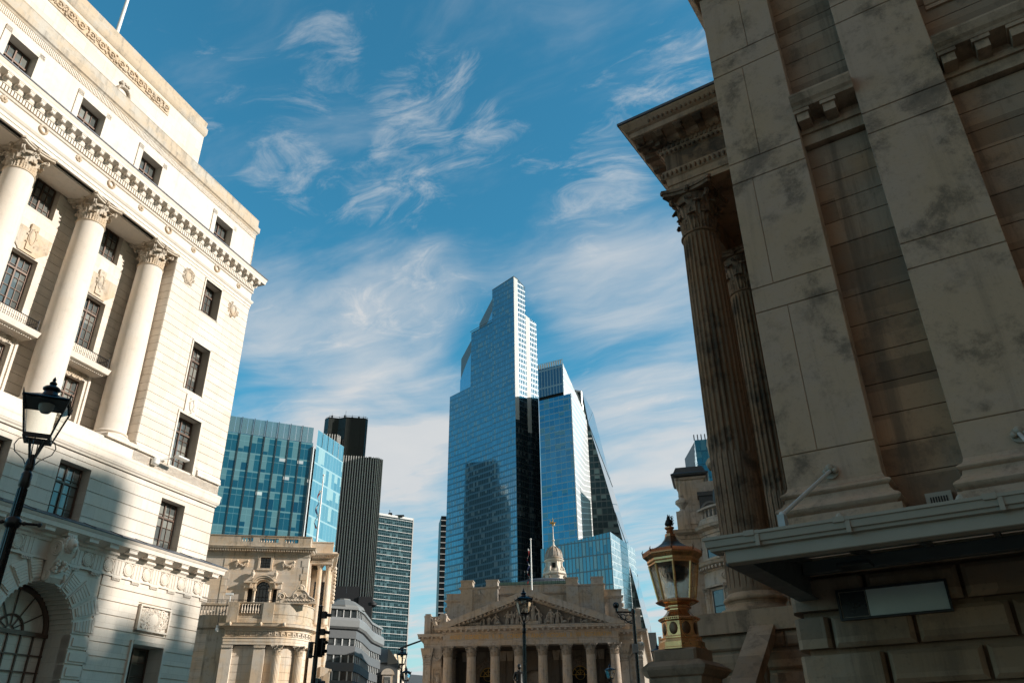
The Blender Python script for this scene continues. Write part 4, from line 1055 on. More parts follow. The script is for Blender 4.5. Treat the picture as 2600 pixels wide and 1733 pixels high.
# ================================================================== centre: temple-fronted exchange
M_re = stone('grey_portland', (.36,.32,.285), dark=(.12,.105,.09), block=(1.2,.45,.004), stain=.5, streak=.5, bump=.25)
M_res = stone('grey_portland_smooth', (.385,.345,.31), dark=(.12,.105,.09), stain=.5, streak=.5, bump=.25)
M_rel = stone('relief_stone', (.36,.33,.30), dark=(.07,.06,.052), stain=.5, streak=.5, bump=.2)
M_slate = plain('slate_roof', (.07,.075,.085), .6, 0, .25, 2.)
M_copgr = plain('green_copper', (.16,.24,.19), .7, 0, .3)
M_gold = plain('gilt', (.62,.40,.12), .35, .8, .15)
AZ_R = 95.2; P_R = (2.879,109.962)
RT = thing('temple_fronted_exchange', 'grey stone temple front with eight columns and a carved pediment, below the tallest glass tower', 'building', (P_R[0],P_R[1],0), face_rot(AZ_R))
T = RT
def REw(x, y, z): a = face_rot(AZ_R); return (P_R[0]+x*cos(a)-y*sin(a), P_R[1]+x*sin(a)+y*cos(a), z)
cxs = [-12.1+3.18*k for k in range(8)]
csm2 = shaft_mb(.69,.59,.0,11.6,32).mesh('column', True); csm2.materials.append(M_res)
M_rcap = stone('shaded_capital', (.30,.27,.24), dark=(.06,.05,.043), stain=.7, streak=.3, bump=.3)  # shading among the leaves put into a darker, blotchier stone colour
ccm2 = corinthian(2.15).mesh('capital', True); ccm2.materials.append(M_rcap)
cbm2 = base_mb(.69,.6).mesh('base', True); cbm2.materials.append(M_res)
for x in cxs:
    c = link('column', csm2, T, loc=(x,.75,1.75)); link('capital', ccm2, c, loc=(0,0,11.57), scale=(.62,.62,.585)); link('base', cbm2, c, loc=(0,0,-.55))
for x in (cxs[0], cxs[-1]):
    c = link('column', csm2, T, loc=(x,3.6,1.75)); link('capital', ccm2, c, loc=(0,0,11.57), scale=(.62,.62,.585))
MB().box(-13.2,11.3,.0,7,0,1.2).build('steps', M_res, T)
# entablature and pediment
E2 = [(0,14.6),(0,14.9),(.03,14.91),(.03,15.2),(.1,15.26),(.1,15.32),(-.02,15.33),(-.02,16.1),(.1,16.18),(.16,16.3),(.2,16.32),(.95,16.55),(.98,16.78),(1.05,16.86),(1.05,16.92),(-.4,16.95),(-.4,14.6)]
MB().sweep([(-12.75,6),(-12.75,.0),(10.8,.0),(10.8,6)], E2).build('entablature', M_res, T)
mb = MB()
for k in range(34): x = -13.1+.735*k; mb.box(x-.14,x+.14,-.82,-.1,16.3,16.56)
mb.build('modillions', M_res, T)
mb = MB()
xl, xr, xm, zb, za = -13.8, 11.9, -.95, 16.95, 21.55
th = atan2(za-zb, xm-xl); w = .85
for sg, x0 in ((1, xl), (-1, xr)):
    dz = w/cos(th)
    mb.xz([(x0,zb-.05),(x0+sg*.02,zb+.05),(xm,za),(xm,za-dz),(x0+sg*2.2,zb-.03+.0)], -1.05, .9)
    mb.xz([(x0+sg*2.2,zb-.03),(xm,za-dz),(xm,za-dz-.36),(x0+sg*3.2,zb-.02)], -.55, .9)
    for k in range(19):
        t = .13+.045*k; x = x0+(xm-x0)*t; z = zb+(za-zb)*t-dz; mb.box(x-.13,x+.13,-.92,-.5,z-.2,z+.06)
mb.build('raking_cornice', M_res, T)
M_tym = stone('shaded_tympanum', (.17,.16,.155), dark=(.06,.055,.05), stain=.5, streak=.5)  # recess shade behind the carved figures put into a darker base
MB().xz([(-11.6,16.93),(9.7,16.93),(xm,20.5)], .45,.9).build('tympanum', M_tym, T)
MB().xz([(-13.6,16.93),(11.7,16.93),(xm,21.4)], .9,9.5).build('portico_roof', M_slate, T)
MB().box(-9.9,8.1,.0,.5,16.94,17.16).build('sculpture_ledge', M_res, T)
mb = MB(); mb.box(-2.3,.5,-.05,.5,17.1,17.55); mb.build('figure_plinth', M_res, T)
random.seed(11)
k = 0; x = -9.7
while x < 7.9:
    hmax = (20.35-17.16)*(1-abs(x-xm)/10.7)-.25
    h = max(.5, min(2.5, hmax*random.uniform(.72,.98)))
    if hmax < .9:
        mb = MB(); mb.ball((0,0,.22), .3, 8, 6, (1.7,.7,.8)); mb.ball((.38,0,.45), .14, 8, 6); mb.tube([(-.3,-.1,.2),(-.7,-.15,.1)], [.12,.06], 6)
    elif k % 4 == 2:      # kneeling or stooping figure
        mb = figure_mb(h*.72, k+3, random.choice((-.5,.45))); mb.ball((random.choice((-.3,.3)),-.12,.25), .22, 8, 6, (1.4,.9,.9))
    else: mb = figure_mb(h, k+3, random.uniform(-.16,.16))
    o = mb.build('carved_figure', M_rel, T, True); o.location = (x, .12+.16*random.random(), 17.54 if -2.1 < x < .4 else 17.15)
    x += .60+.34*random.random(); k += 1
# frieze lettering (gilt capitals)
def lettering(txt, width, h, loc, mat, parent, ext=.012, name='lettering', rx=pi/2):
    c = bpy.data.curves.new('lettering', 'FONT'); c.body = txt; c.extrude = ext; c.size = h*1.37; c.align_x = 'LEFT'
    o = bpy.data.objects.new('tmp', c); COL.objects.link(o); bpy.context.view_layer.update()
    dg = bpy.context.evaluated_depsgraph_get(); me = bpy.data.meshes.new_from_object(o.evaluated_get(dg)); bpy.data.objects.remove(o)
    xs = [v.co.x for v in me.vertices]; f = width/(max(xs)-min(xs)); x0 = min(xs)
    for v in me.vertices: v.co = Vector(((v.co.x-x0)*f, -v.co.z, v.co.y))
    me.materials.clear(); me.materials.append(mat); me.name = name
    return link(name, me, parent, loc=loc)
M_let = plain('gilt_letters', (.60,.33,.07), .45, .15, .2)
lettering('ANNO \u00b7 ELIZABETHAE \u00b7 R \u00b7 XIII \u00b7 CONDITVM \u00b7 ANNO \u00b7 VICTORIAE \u00b7 R \u00b7 VIII \u00b7 RESTAVRATVM', 21.6, .56, (-11.78,.0,15.44), M_let, T)
# back wall of the porch with arches
mb = MB()
ah = []
for xa_ in (-7.33, -.98, 5.4): ah += arch_holes(xa_, 1.15 if xa_ != -.98 else 1.6, 11.3 if xa_ != -.98 else 10.4, 0)
slab_wall(mb, -13., 11., 0, 14.6, 6., 6.8, ah)
for xa_ in (-7.33, 5.4):
    mb.torus((xa_,5.95,11.3), 2.0, .09, 'y', 26, 6, a0=0, a1=pi)
    for k in range(9): a = .2+(pi-.4)*k/8; mb.ball((xa_+1.6*cos(a),5.95,11.3+1.6*sin(a)), .17, 6, 4, (1,.5,1))
    mb.merge(carved_mb(xa_, 13.3, 1.8, .9, 5.95, int(xa_*10)+900, True, 40, .1))
mb.box(-13,11,5.85,6,9.9,10.2)
M_por = stone('shaded_porch', (.15,.135,.12), dark=(.04,.035,.03), stain=.5, streak=.5)  # deep porch shade put into the stone colour of wall and ceiling
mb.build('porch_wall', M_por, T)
for xa_ in (-7.33, 5.4):
    mb = MB(); mb.torus((xa_,6.3,11.3), 1.1, .08, 'y', 20, 6, a0=0, a1=pi); mb.torus((xa_,6.3,11.3), .62, .05, 'y', 16, 6)
    for k in range(5): a = pi*k/4; mb.tube([(xa_,6.3,11.3),(xa_+1.1*cos(a),6.3,11.3+1.1*sin(a))], .03, 5)
    o = mb.build('arched_window', M_gold, T); MB().box(xa_-1.15,xa_+1.15,6.4,6.45,8,12.5).build('pane', M_dark, o)
for x in (-10.5,-9.4,-5.2,-4.2,2.2,3.2,7.4,8.4):
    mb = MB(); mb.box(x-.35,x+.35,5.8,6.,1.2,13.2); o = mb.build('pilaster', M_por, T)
    mb = MB(); mb.sweep([(x-.35,6),(x-.35,5.8),(x+.35,5.8),(x+.35,6)], [(0,13.2),(.05,13.25),(.02,13.3),(.16,14.4),(.18,14.6),(-.1,14.6),(-.1,13.2)]); mb.build('capital', M_rel, o)
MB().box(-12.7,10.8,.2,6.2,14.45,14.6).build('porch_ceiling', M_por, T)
# side wings (front plane a little back), trapezium body widening away
bx0, bx1 = -15.45, 13.75
mb = MB(); mb.prism([(bx0,1.0),(-13.0,1.0),(-13.0,6.8),(11.0,6.8),(11.0,1.0),(bx1,1.0),(bx1+4.9,62),(bx0-6,62)], 0, 14.55); mb.build('body', M_re, T)
EW = [(0,14.5),(.04,14.9),(.1,15.),(0,15.05),(0,15.55),(.1,15.6),(.16,15.7),(.8,15.9),(.86,16.12),(.92,16.2),(.92,16.25),(-.4,16.3),(-.4,14.5)]
for sg, path in ((0, [(bx0-6,62),(bx0,1.0),(-12.7,1.0)]), (1, [(10.7,1.0),(bx1,1.0),(bx1+4.9,62)])):
    MB().sweep(path, EW).build('wing_entablature', M_res, T)
for xs_ in ([bx0-.6+.6*k for k in range(6)],[10.9+.6*k for k in range(6)]):
    mb = MB()
    for x in xs_: mb.box(x-.12,x+.12,.3,.95,15.68,15.9)
    mb.build('modillions', M_res, T)
mb = MB(); mb.prism([(bx1+.05,1.5),(bx1+.2,1.5),(bx1+5.,61),(bx1+4.8,61)],15.7,15.88)
for k in range(60):
    y = 1.5+k; mb.box(bx1+.1+.08*y-.15, bx1+.75+.08*y-.1, y-.12, y+.12, 15.68, 15.9)
mb.build('modillions', M_res, T)
for x in (-14.95, 13.25, 11.35):
    mb = MB(); mb.box(x-.5,x+.5,.82,1.0,0,12.4); o = mb.build('pilaster', M_res, T)
    mb = MB(); mb.sweep([(x-.5,1),(x-.5,.82),(x+.5,.82),(x+.5,1)], [(0,12.4),(.08,12.45),(.02,12.5),(.05,13.),(.3,14.2),(.34,14.5),(-.1,14.5),(-.1,12.4)])
    for q in range(5):
        for z in (12.9,13.5): mb.ball((x-.42+.21*q,.72-.06*(z > 13),z), .14, 6, 5, (1,.8,1.5))
    for q in (-.5,.5): mb.torus((x+q*.95,.6,14.15), .16, .06, 'y', 10, 5)
    mb.build('capital', M_rel, o, True)
for x0, x1, s in ((-14.25,-12.75,1),(11.3,12.7,2)):
    swag_mb(x0+.1, x1-.1, 13.8, .8, .93, .11, False).build('festoon', M_rel, T, True)
    mb = MB(); xc = (x0+x1)/2
    for a in ((xc-.68,xc+.68,11.95,12.1),(xc-.68,xc+.68,9.0,9.15)): mb.box(a[0],a[1],.9,1.0,a[2],a[3])
    for a in (xc-.68, xc+.56): mb.box(a,a+.12,.9,1.,9.15,11.95)
    mb.merge(carved_mb(xc, 10.7, 1.0, 2.1, .96, 77+s, True, 60, .12)); mb.build('carved_panel', M_rel, T, True)
# corner attics and carved beasts
for sg, xs in ((0,(-15.4,-12.6)), (1,(11.6,13.8))):
    mb = MB(); mb.box(xs[0],xs[1],1.1,6,16.25,18.3)
    mb.sweep([(xs[0],6),(xs[0],1.1),(xs[1],1.1),(xs[1],6)], [(0,18.3),(.12,18.36),(.16,18.5),(.16,18.58),(-.1,18.6),(-.1,18.3)])
    for x in (xs[0]+.35, xs[1]-.35): mb.box(x-.45,x+.45,.9,1.8,16.25,18.55); mb.box(x-.5,x+.5,.85,1.85,18.55,18.72); mb.box(x-.38,x+.38,.95,1.75,18.72,18.95)
    mb.build('corner_attic', M_res, T)
    xc = (xs[0]+xs[1])/2
    mb = MB()
    for q in (-1, 1):
        mb.tube([(xc+q*.15,.95,17.9),(xc+q*.45,.9,18.3),(xc+q*.85,.95,18.45)], [.14,.12,.03], 6); mb.tube([(xc+q*.2,.95,17.8),(xc+q*.55,.92,18.0),(xc+q*.8,.95,18.1)], [.12,.1,.03], 6)
        mb.tube([(xc+q*.25,.9,17.5),(xc+q*.4,.85,17.1),(xc+q*.35,.9,16.7)], [.13,.09,.05], 6)
    mb.ball((xc,.9,17.6), .3, 8, 6, (1,.8,1.3)); mb.ball((xc,.85,18.15), .18, 8, 6); mb.torus((xc,.9,17.2), .3, .08, 'y', 12, 5); mb.build('carved_beast', M_rel, T, True)
# attic towers behind the pediment
yt = 6.
for x0, x1 in ((-11.35,-5.95),(3.95,9.3)):
    mb = MB(); slab_wall(mb, x0, x1, 14.6, 23.0, yt, yt+4.5)
    mb.box(x0-.02, x0+1.75, yt-.12, yt+4.6, 14.6, 23.05); mb.box(x1-1.75, x1+.02, yt-.12, yt+4.6, 14.6, 23.05)
    mb.sweep([(x0,yt+4.5),(x0,yt),(x1,yt),(x1,yt+4.5)], [(0,22.95),(.16,23.0),(.2,23.1),(.3,23.14),(.3,23.22),(0,23.26)])
    for a in (x0+.85, x1-.87):
        mb.box(a-.85,a+.85,yt-.05,yt+1.8,23.2,24.1); mb.box(a-.95,a+.95,yt-.14,yt+1.9,23.2,23.36); mb.box(a-.95,a+.95,yt-.14,yt+1.9,24.1,24.28)
    xc = (x0+x1)/2
    mb.torus((xc,yt-.02,21.5), .98, .05, 'y', 18, 5, a0=0, a1=pi)
    for s_ in (-1,1): mb.box(xc+s_*1.25-.35,xc+s_*1.25+.35,yt-.08,yt,21.35,21.5); mb.box(xc+s_*.98-.04,xc+s_*.98+.04,yt-.05,yt,18,21.4)
    mb.box(xc-.15,xc+.15,yt-.1,yt,22.2,22.8)
    mb.build('attic_tower', M_res, T)
    mb = MB(); mb.xz([(xc-.93,17.)]+[(xc-.93*cos(pi*k/14),21.5+.93*sin(pi*k/14)) for k in range(15)]+[(xc+.93,17.)], yt-.02, yt+.1); mb.build('blind_arch', M_re, T)
mb = MB(); mb.box(-5.95,3.95,yt+.8,yt+4.,14.6,22.4); mb.sweep([(-5.95,yt+.8),(3.95,yt+.8)], [(0,22.0),(.1,22.1),(.35,22.25),(.4,22.4),(.1,22.45),(.06,23.3),(.14,23.36),(.14,23.5),(-.3,23.5),(-.3,22.0)])
for x in (-5.2,-2.5,.6,3.1): mb.box(x-.4,x+.4,yt+.7,yt+.82,14.6,22.0)
mb.build('attic_wall', M_res, T)
for x0, x1 in ((-13.45,-11.3),(9.25,11.75)):
    mb = MB(); mb.box(x0,x1,yt+.4,yt+4,14.6,21.6); mb.sweep([(x0,yt+4),(x0,yt+.4),(x1,yt+.4),(x1,yt+4)], [(0,21.2),(.12,21.3),(.3,21.45),(.32,21.6),(.06,21.65),(.04,22.3),(.12,22.36),(.12,22.5),(-.3,22.5),(-.3,21.2)])
    for q in range(5): mb.ball((x0-.15 if x0 < 0 else x1+.15,yt+.8,17.6+.7*q), .28, 6, 5, (.8,1,1.2))
    mb.build('attic_wing', M_res, T)
MB().prism([(-6.6,yt+6),(4.2,yt+6),(4.2,yt+24),(-6.6,yt+24)], 20, 25.0).build('roof_block', M_copgr, T)
mb = MB(); mb.lathe([(6.2,25.0),(5.4,25.9),(4.4,26.2)], 28, .4, yt+14); mb.build('roof_dome', M_slate, T, True)
mb = MB()
for z in (24.4, 25.0): mb.tube([(-6.3,yt+5,z),(4.1,yt+5,z)], .03, 5)
for k in range(18): x = -6.3+.61*k; mb.tube([(x,yt+5,23.4),(x,yt+5,25.0)], .025, 4)
for x in (-2.4,-1.9,-1.4,2.6): mb.tube([(x,yt+5,23.4),(x,yt+5,26.4)], .03, 4)
mb.build('roof_railing', M_iron, T)
# cupola
cx, cy, cz = .95, 40., 29.8
mb = MB(); mb.lathe([(2.1,22),(2.1,cz+1.4)], 8, cx, cy, rot=pi/8); 
mb.lathe([(2.0,cz+1.4),(2.15,cz+1.5),(2.4,cz+1.65),(2.4,cz+1.8),(2.2,cz+1.9),(2.2,cz+2.1),(1.65,cz+2.12)], 8, cx, cy, rot=pi/8)
mb.lathe([(1.62,cz+2.1),(1.5,cz+2.4),(1.45,cz+3.9),(1.55,cz+4.0),(1.85,cz+4.15),(1.9,cz+4.28),(1.6,cz+4.34),(1.55,cz+4.6)], 24, cx, cy)
for k in range(8):
    a = pi/8+k*pi/4; mb.tube([(cx+2.0*cos(a),cy+2.0*sin(a),cz+2.1),(cx+1.85*cos(a),cy+1.85*sin(a),cz+2.7),(cx+1.55*cos(a),cy+1.55*sin(a),cz+3.1),(cx+1.5*cos(a),cy+1.5*sin(a),cz+3.9)], [.26,.2,.17,.18], 7)
    mb.box(cx+1.95*cos(a)-.18,cx+1.95*cos(a)+.18,cy+1.95*sin(a)-.18,cy+1.95*sin(a)+.18,cz+2.1,cz+2.45)
    b = k*pi/4+.0
    for q in (-.4,.4): mb.tube([(cx+2.1*cos(a+q*.0)+.0,cy+2.1*sin(a),cz-1.0),(cx+2.1*cos(a),cy+2.1*sin(a),cz+.9)], .22, 8); mb.ball((cx+2.12*cos(a),cy+2.12*sin(a),cz+1.1), .33, 8, 6)
mb.build('cupola', M_port_s, RT, True)
MB().box(cx-.32,cx+.28,cy-1.62,cy-1.2,cz+2.75,cz+3.6).build('cupola_window', M_dark, T)
mb = MB(); pr = [(1.75,cz+4.5),(1.78,cz+4.75),(1.6,cz+4.85)]+[(1.62*cos(t*pi/2*.93)+.0,cz+4.9+2.0*sin(t*pi/2*.93)) for t in [k/9 for k in range(10)]]
mb.lathe(pr, 32, cx, cy)
for k in range(12):
    a = k*pi/6; mb.tube([(cx+1.64*cos(t*pi/2*.92)*cos(a),cy+1.64*cos(t*pi/2*.92)*sin(a),cz+4.92+2.02*sin(t*pi/2*.92)) for t in [j/8 for j in range(9)]], .07, 5)
mb.build('cupola_dome', M_res, T, True)
mb = MB(); mb.lathe([(.42,cz+6.8),(.45,cz+7.),(.2,cz+7.3),(.12,cz+7.9),(.25,cz+8.05),(.25,cz+8.25),(.12,cz+8.4),(.1,cz+9.6),(.06,cz+11)], 14, cx, cy); mb.build('spire', M_port_s, T, True)
mb = MB(); mb.ball((cx,cy,cz+11.1), .2, 8, 6); mb.tube([(cx-.7,cy,cz+11.3),(cx-.2,cy,cz+11.5),(cx+.3,cy,cz+11.45),(cx+.75,cy,cz+11.55)], [.05,.22,.18,.04], 6); mb.tube([(cx-.35,cy,cz+11.5),(cx-.5,cy,cz+12.1)], [.1,.04], 6); mb.tube([(cx-.1,cy,cz+11.6),(cx+.25,cy,cz+12.2)], [.12,.02], 6); mb.tube([(cx,cy,cz+11),(cx,cy,cz+12.5)], [.06,.03], 6); mb.tube([(cx+.3,cy,cz+11.4),(cx+.4,cy,cz+11.0)], [.07,.03], 5)
mb.build('weathervane', M_gold, T, True)
for k in (5, 7):
    a = pi/8+k*pi/4-pi/8*0; mb = MB(); mb.lathe([(.5,cz-.6),(.42,cz+.2)], 6, cx+2.15*cos(a), cy+2.15*sin(a)); mb.ball((cx+2.15*cos(a),cy+2.15*sin(a),cz+.5), .35, 8, 6); mb.build('gilt_ornament', M_gold, T)
# flagpole with furled flag
fp = thing('flagpole', 'tall white flagpole rising behind the point of the carved pediment', 'flagpole', REw(-.95,5.2,21.3))
MB().lathe([(.12,-2),(.12,1.),(.1,4),(.07,8.4)], 10).build('pole', M_white, fp, True); MB().ball((0,0,8.5), .14, 10, 8, (1,1,.8)).build('finial', M_white, fp, True)
def furled(name, label, loc, L, w, seed, group=None):
    rr = random.Random(seed); root = thing(name, label, 'flag', loc, 0, group)
    cols = [M_fred, M_fwhite, M_fblue]
    z = 0; pts = []
    n = 14
    segs = []
    for k in range(n+1): segs.append((-w*(.55+.45*sin(k*1.3+seed))*min(1, .35+k/5.), .05*sin(k*2.1+seed), -L*k/n))
    order = [1,0,0,1,0,2,1,2,2,1,0,1,2,0]
    for k in range(n):
        mb = MB(); a, b = segs[k], segs[k+1]; wa = w*(.3+.25*sin(k*.9+1)); wb = w*(.3+.25*sin((k+1)*.9+1))
        mb.tube([a, b], [max(.03, wa*.6), max(.03, wb*.6)], 7); mb.build('stripe', cols[order[k]], root, True)
    return root
M_fred = plain('flag_red', (.32,.03,.03), .8, 0, .2); M_fwhite = plain('flag_white', (.6,.58,.55), .8, 0, .1); M_fblue = plain('flag_blue', (.03,.035,.11), .8, 0, .2)
furled('furled_flag', 'limp red and white flag hanging from the pole behind the pediment', REw(-1.2,5.2,28.4), 5.0, .35, 2)
# ================================================================== pale stone bank corner (left of centre)
AZ_B = 80.4; P_B = (80*sin(radians(-13)), 80*cos(radians(-13)))
BT = thing('stone_bank_block', 'pale stone block with balustraded roof and curved corner bay, below the blue glass office', 'building', (P_B[0],P_B[1],0), face_rot(AZ_B))
T = BT
def BEw(x, y, z): a = face_rot(AZ_B); return (P_B[0]+x*cos(a)-y*sin(a), P_B[1]+x*sin(a)+y*cos(a), z)
M_be = stone('pale_bath_stone', (.64,.56,.475), dark=(.30,.24,.18), block=(1.1,.36,.003), stain=.3, streak=.25, bump=.18, blockvar=.1)
M_bes = stone('pale_stone_smooth', (.66,.58,.49), dark=(.30,.24,.18), stain=.3, streak=.35, bump=.15)
M_bed = stone('weathered_parapet', (.49,.43,.355), dark=(.16,.135,.11), stain=.5, streak=.7, bump=.25)
xa, xb = -16., -2.28
h_ = [(-6.86,-5.86,17.9,18.92),(-6.95,-5.62,13.,16.0),(-7.62,-7.2,13.,15.95),(-5.3,-4.88,13.,15.95)]+arch_holes(-6.28,.66,16.0,15.9,8)
mb = MB(); slab_wall(mb, xa, xb, 10, 20.0, 0, .8, h_); mb.box(xb-.5,xb,.8,9,10,20.)
mb.build('upper_wall', M_be, T)
mb = MB()
for k in range(9):
    for x0, d in ((xb,-1),(-10.2,1)):
        w = .42 if k % 2 else .62; mb.box(min(x0,x0+d*w),max(x0,x0+d*w),-.035,.05,13.+.64*k,13.+.64*k+.6)
mb.build('quoins', M_bes, T)
mb = MB(); mb.sweep([(xa,0),(xb,0),(xb,9)], [(0,19.0),(.05,19.02),(.06,19.12),(.02,19.14),(.02,19.35),(.1,19.4),(.14,19.5),(.55,19.68),(.58,19.78),(.62,19.84),(-.2,19.9),(-.2,19.0)])
mb.build('cornice', M_bed, T)
mb = MB()
for k in range(60):
    x = xb+.35-.23*k; mb.box(x-.06,x+.06,-.45,-.05,19.46,19.64)
for k in range(26): y = .1+.23*k; mb.box(xb,xb+.45,y-.06,y+.06,19.46,19.64)
mb.build('brackets', M_bes, T)
mb = MB(); hb_ = [(-9.0,-7.85,20.45,20.85),(-7.2,-5.4,20.4,20.8),(-4.8,-3.5,20.38,20.78)]
slab_wall(mb, xa, xb, 19.9, 21.0, .0, .35, hb_); mb.sweep([(xa,0),(xb,0),(xb,9)], [(0,20.95),(.06,20.97),(.08,21.05),(-.4,21.08),(-.4,20.95)]); mb.box(xb-.35,xb,.35,9,19.9,21.)
mb.sweep([(xa,0),(xb,0),(xb,9)], [(0,19.88),(.08,19.9),(.05,20.1),(0,20.12)])
mb.build('parapet', M_bed, T)
bmm = baluster_mb(.44,.09).mesh('baluster', True); bmm.materials.append(M_bes)
for h in hb_:
    n = int((h[1]-h[0])/.26)
    for k in range(n): link('baluster', bmm, T, loc=(h[0]+.13+.26*k, .18, h[2]-.02))
mb = MB(); x0,x1,z0,z1 = -6.86,-5.86,17.9,18.92
mb.box(x0-.18,x0,-.1,.1,z0-.12,z1+.14); mb.box(x1,x1+.18,-.1,.1,z0-.12,z1+.14); mb.box(x0,x1,-.1,.1,z1,z1+.14); mb.box(x0-.22,x1+.22,-.12,.1,z0-.2,z0-.02); mb.box(x0-.24,x0-.1,-.1,.1,z1-.1,z1+.18); mb.box(x1+.1,x1+.24,-.1,.1,z1-.1,z1+.18)
mb.build('window_surround', M_bes, T)
M_beglass = window_glass('dark_blue_glass', (.012,.018,.025), (.05,.055,.06), (.3,.3), .4, .08)
sash(T, x0, x1, z0, z1, .15, M_iron, M_beglass, 2, 4, 0, .04, .02, leaf=2)
# serliana
mb = MB(); c = -6.28
for x in (-7.0,-5.56): mb.tube([(x,-.12,13.),(x,-.12,15.75)], [.13,.11], 10); mb.box(x-.16,x+.16,-.28,.05,15.75,15.95)
for x in (-7.75,-4.8): mb.box(x-.12,x+.12,-.15,.05,13.,15.95)
for a, b in ((-8.0,-6.92),(-5.62,-4.55)): mb.box(a,b,-.3,.05,15.95,16.15); mb.box(a,b,-.25,.05,16.15,16.45); mb.box(a-.06,b+.06,-.42,.05,16.45,16.6)
n = 16
for R, yy, t in ((.78,-.3,.1),(.95,-.36,.13),(1.12,-.42,.1)):
    pts = [(c+R*cos(pi*k/n),16.0+R*1.0*sin(pi*k/n)) for k in range(n+1)]+[(c+(R+t)*cos(pi*k/n),16.0+(R+t)*sin(pi*k/n)) for k in range(n,-1,-1)]
    mb.xz(pts, yy, .05)
for x in (-7.35,-5.2): mb.lathe([(.1,16.9),(.07,17.0),(.2,17.25),(.2,17.4),(.1,17.5),(.12,17.55),(.05,17.65)], 10, x, -.25)
mb.build('arched_surround', M_bes, T, True)
mb = MB(); mb.torus((c,.15,16.0), .62, .05, 'y', 16, 5, a0=0, a1=pi); mb.torus((c,.15,16.0), .34, .035, 'y', 14, 5, a0=0, a1=pi)
for x in (-.62,-.32,0,.32,.62): mb.box(c+x-.025,c+x+.025,.12,.18,13.,16.0)
for z in (13.6,14.4,15.2,16.0): mb.box(c-.66,c+.66,.12,.18,z-.025,z+.025)
for k in range(1,6): a = pi*k/6; mb.tube([(c+.34*cos(a),.15,16+.34*sin(a)),(c+.62*cos(a),.15,16+.62*sin(a))], .02, 4)
o = mb.build('arched_window', M_iron, T); MB().box(c-.68,c+.68,.2,.25,12.9,16.7).build('pane', M_beglass, o)
for a, b in ((-7.62,-7.2),(-5.3,-4.88)):
    o = MB().box(a,b,.1,.14,15.1,15.16).build('side_light', M_iron, T); MB().box(a,b,.15,.2,13,15.95).build('pane', M_dark, o)
for x0, x1 in ((-9.0,-8.0),(-4.65,-3.65)):
    swag_mb(x0, x1, 18.5, .38, -.1, .09).build('festoon', M_bes, T, True)
# recessed loggia at the right: entablature, columns, pediment facing the next street
lx0, lx1, ly = -2.28, -.1, 1.5
mb = MB(); mb.box(lx0,lx1,ly,ly+.8,18.75,19.3); mb.sweep([(lx0,ly),(lx1,ly),(lx1-.82,12)], [(0,18.72),(.03,18.74),(.05,18.98),(.1,19.02),(0,19.05),(0,19.3),(.1,19.34),(.14,19.42),(.5,19.56),(.56,19.7),(-.2,19.74),(-.2,18.72)])
mb.sweep([(lx0,ly),(lx1-.05,ly),(lx1-.87,12)], [(0,19.7),(0,20.8),(.06,20.85),(.06,20.95),(-.4,20.97),(-.4,19.7)])
for k in range(11): mb.box(lx0+.1+.22*k,lx0+.2+.22*k,ly-.4,ly-.05,19.38,19.54)
mb.build('loggia_entablature', M_bes, T)
mb = MB(); mb.prism([(lx1-.6,ly-.1),(lx1+.5,ly-.1),(lx1+.5-.4,ly+5),(lx1-.6,ly+5)],19.7,19.9,[19.8,19.8,21.1,21.1]); mb.build('side_pediment', M_bes, T)
lm = shaft_mb(.27,.23,0,5.3,18).mesh('column', True); lm.materials.append(M_bes)
lcm = corinthian(2.0).mesh('capital', True); lcm.materials.append(M_bes)
for x, y in ((-1.25,1.9),(-.42,1.9),(-.42,4.3),(-.42,6.5)):
    c_ = link('column', lm, T, loc=(x,y,12.95)); link('capital', lcm, c_, loc=(0,0,5.28), scale=(.23,.23,.23))
mb = MB(); mb.box(lx0,lx1+.1,ly+3.2,ly+4,12.,18.8); mb.box(lx0-.1,lx0+.15,ly-.1,ly+.5,12.,18.75); mb.box(lx0+.1,lx1+.1,ly-.3,ly+3.2,12.4,12.95); mb.build('loggia_wall', M_be, T)
mb = MB(); mb.box(-1.9,-.6,4.68,4.7,13.2,17.6); mb.build('loggia_window', M_beglass, T)
carv = MB()
for k in range(10): carv.ball((lx1+.35,ly+.4,18.4-.36*k), .2, 6, 5, (.9,.8,1))
carv.build('carved_drop', M_bes, T, True)
# lower front block with the bowed bay
yb_ = -5.
def bow(o=0.):
    P_ = [(-16.,yb_+.6-o),(-8.35-.3*o,yb_+.6-o),(-8.35-.3*o,yb_-o)] if False else [(-8.35-o,yb_+3),(-8.35-o,yb_-o)]
    R = 3.3; c0 = (-4.4,yb_+R)
    for k in range(15):
        a = -pi/2+(pi/2+.35)*k/14; P_.append((c0[0]+(R+o)*cos(a), c0[1]+(R+o)*sin(a)))
    return P_
B0 = bow(-.45)
mb = MB(); mb.prism(B0+[(-2.5,-.2),(-8.0,-.2)], 0, 10.3); 
mb.build('bay_wall', M_be, T)
mb = MB(); js2 = [2.6+.62*k for k in range(14)]
for za, zb in zip(js2, js2[1:]): 
    if zb < 10.4: mb.sweep(bow(-.45), [(0,za+.02),(.04,za+.02),(.04,zb-.02),(0,zb-.02)])
mb.build('bay_courses', M_bes, T)
mb = MB(); mb.sweep(bow(), [(-.5,10.38),(0,10.38),(0,10.6),(.03,10.61),(.03,10.86),(.08,10.9),(.08,10.96),(-.02,10.98),(-.02,11.62),(.06,11.66),(.1,11.76),(.45,11.84),(.5,12.02),(.55,12.1),(-.5,12.2)]); mb.build('bay_entablature', M_bes, T)
mb = MB()      # greek key band
pth = bow(.0); L = [0]
for p, q in zip(pth, pth[1:]): L.append(L[-1]+sqrt((p[0]-q[0])**2+(p[1]-q[1])**2))
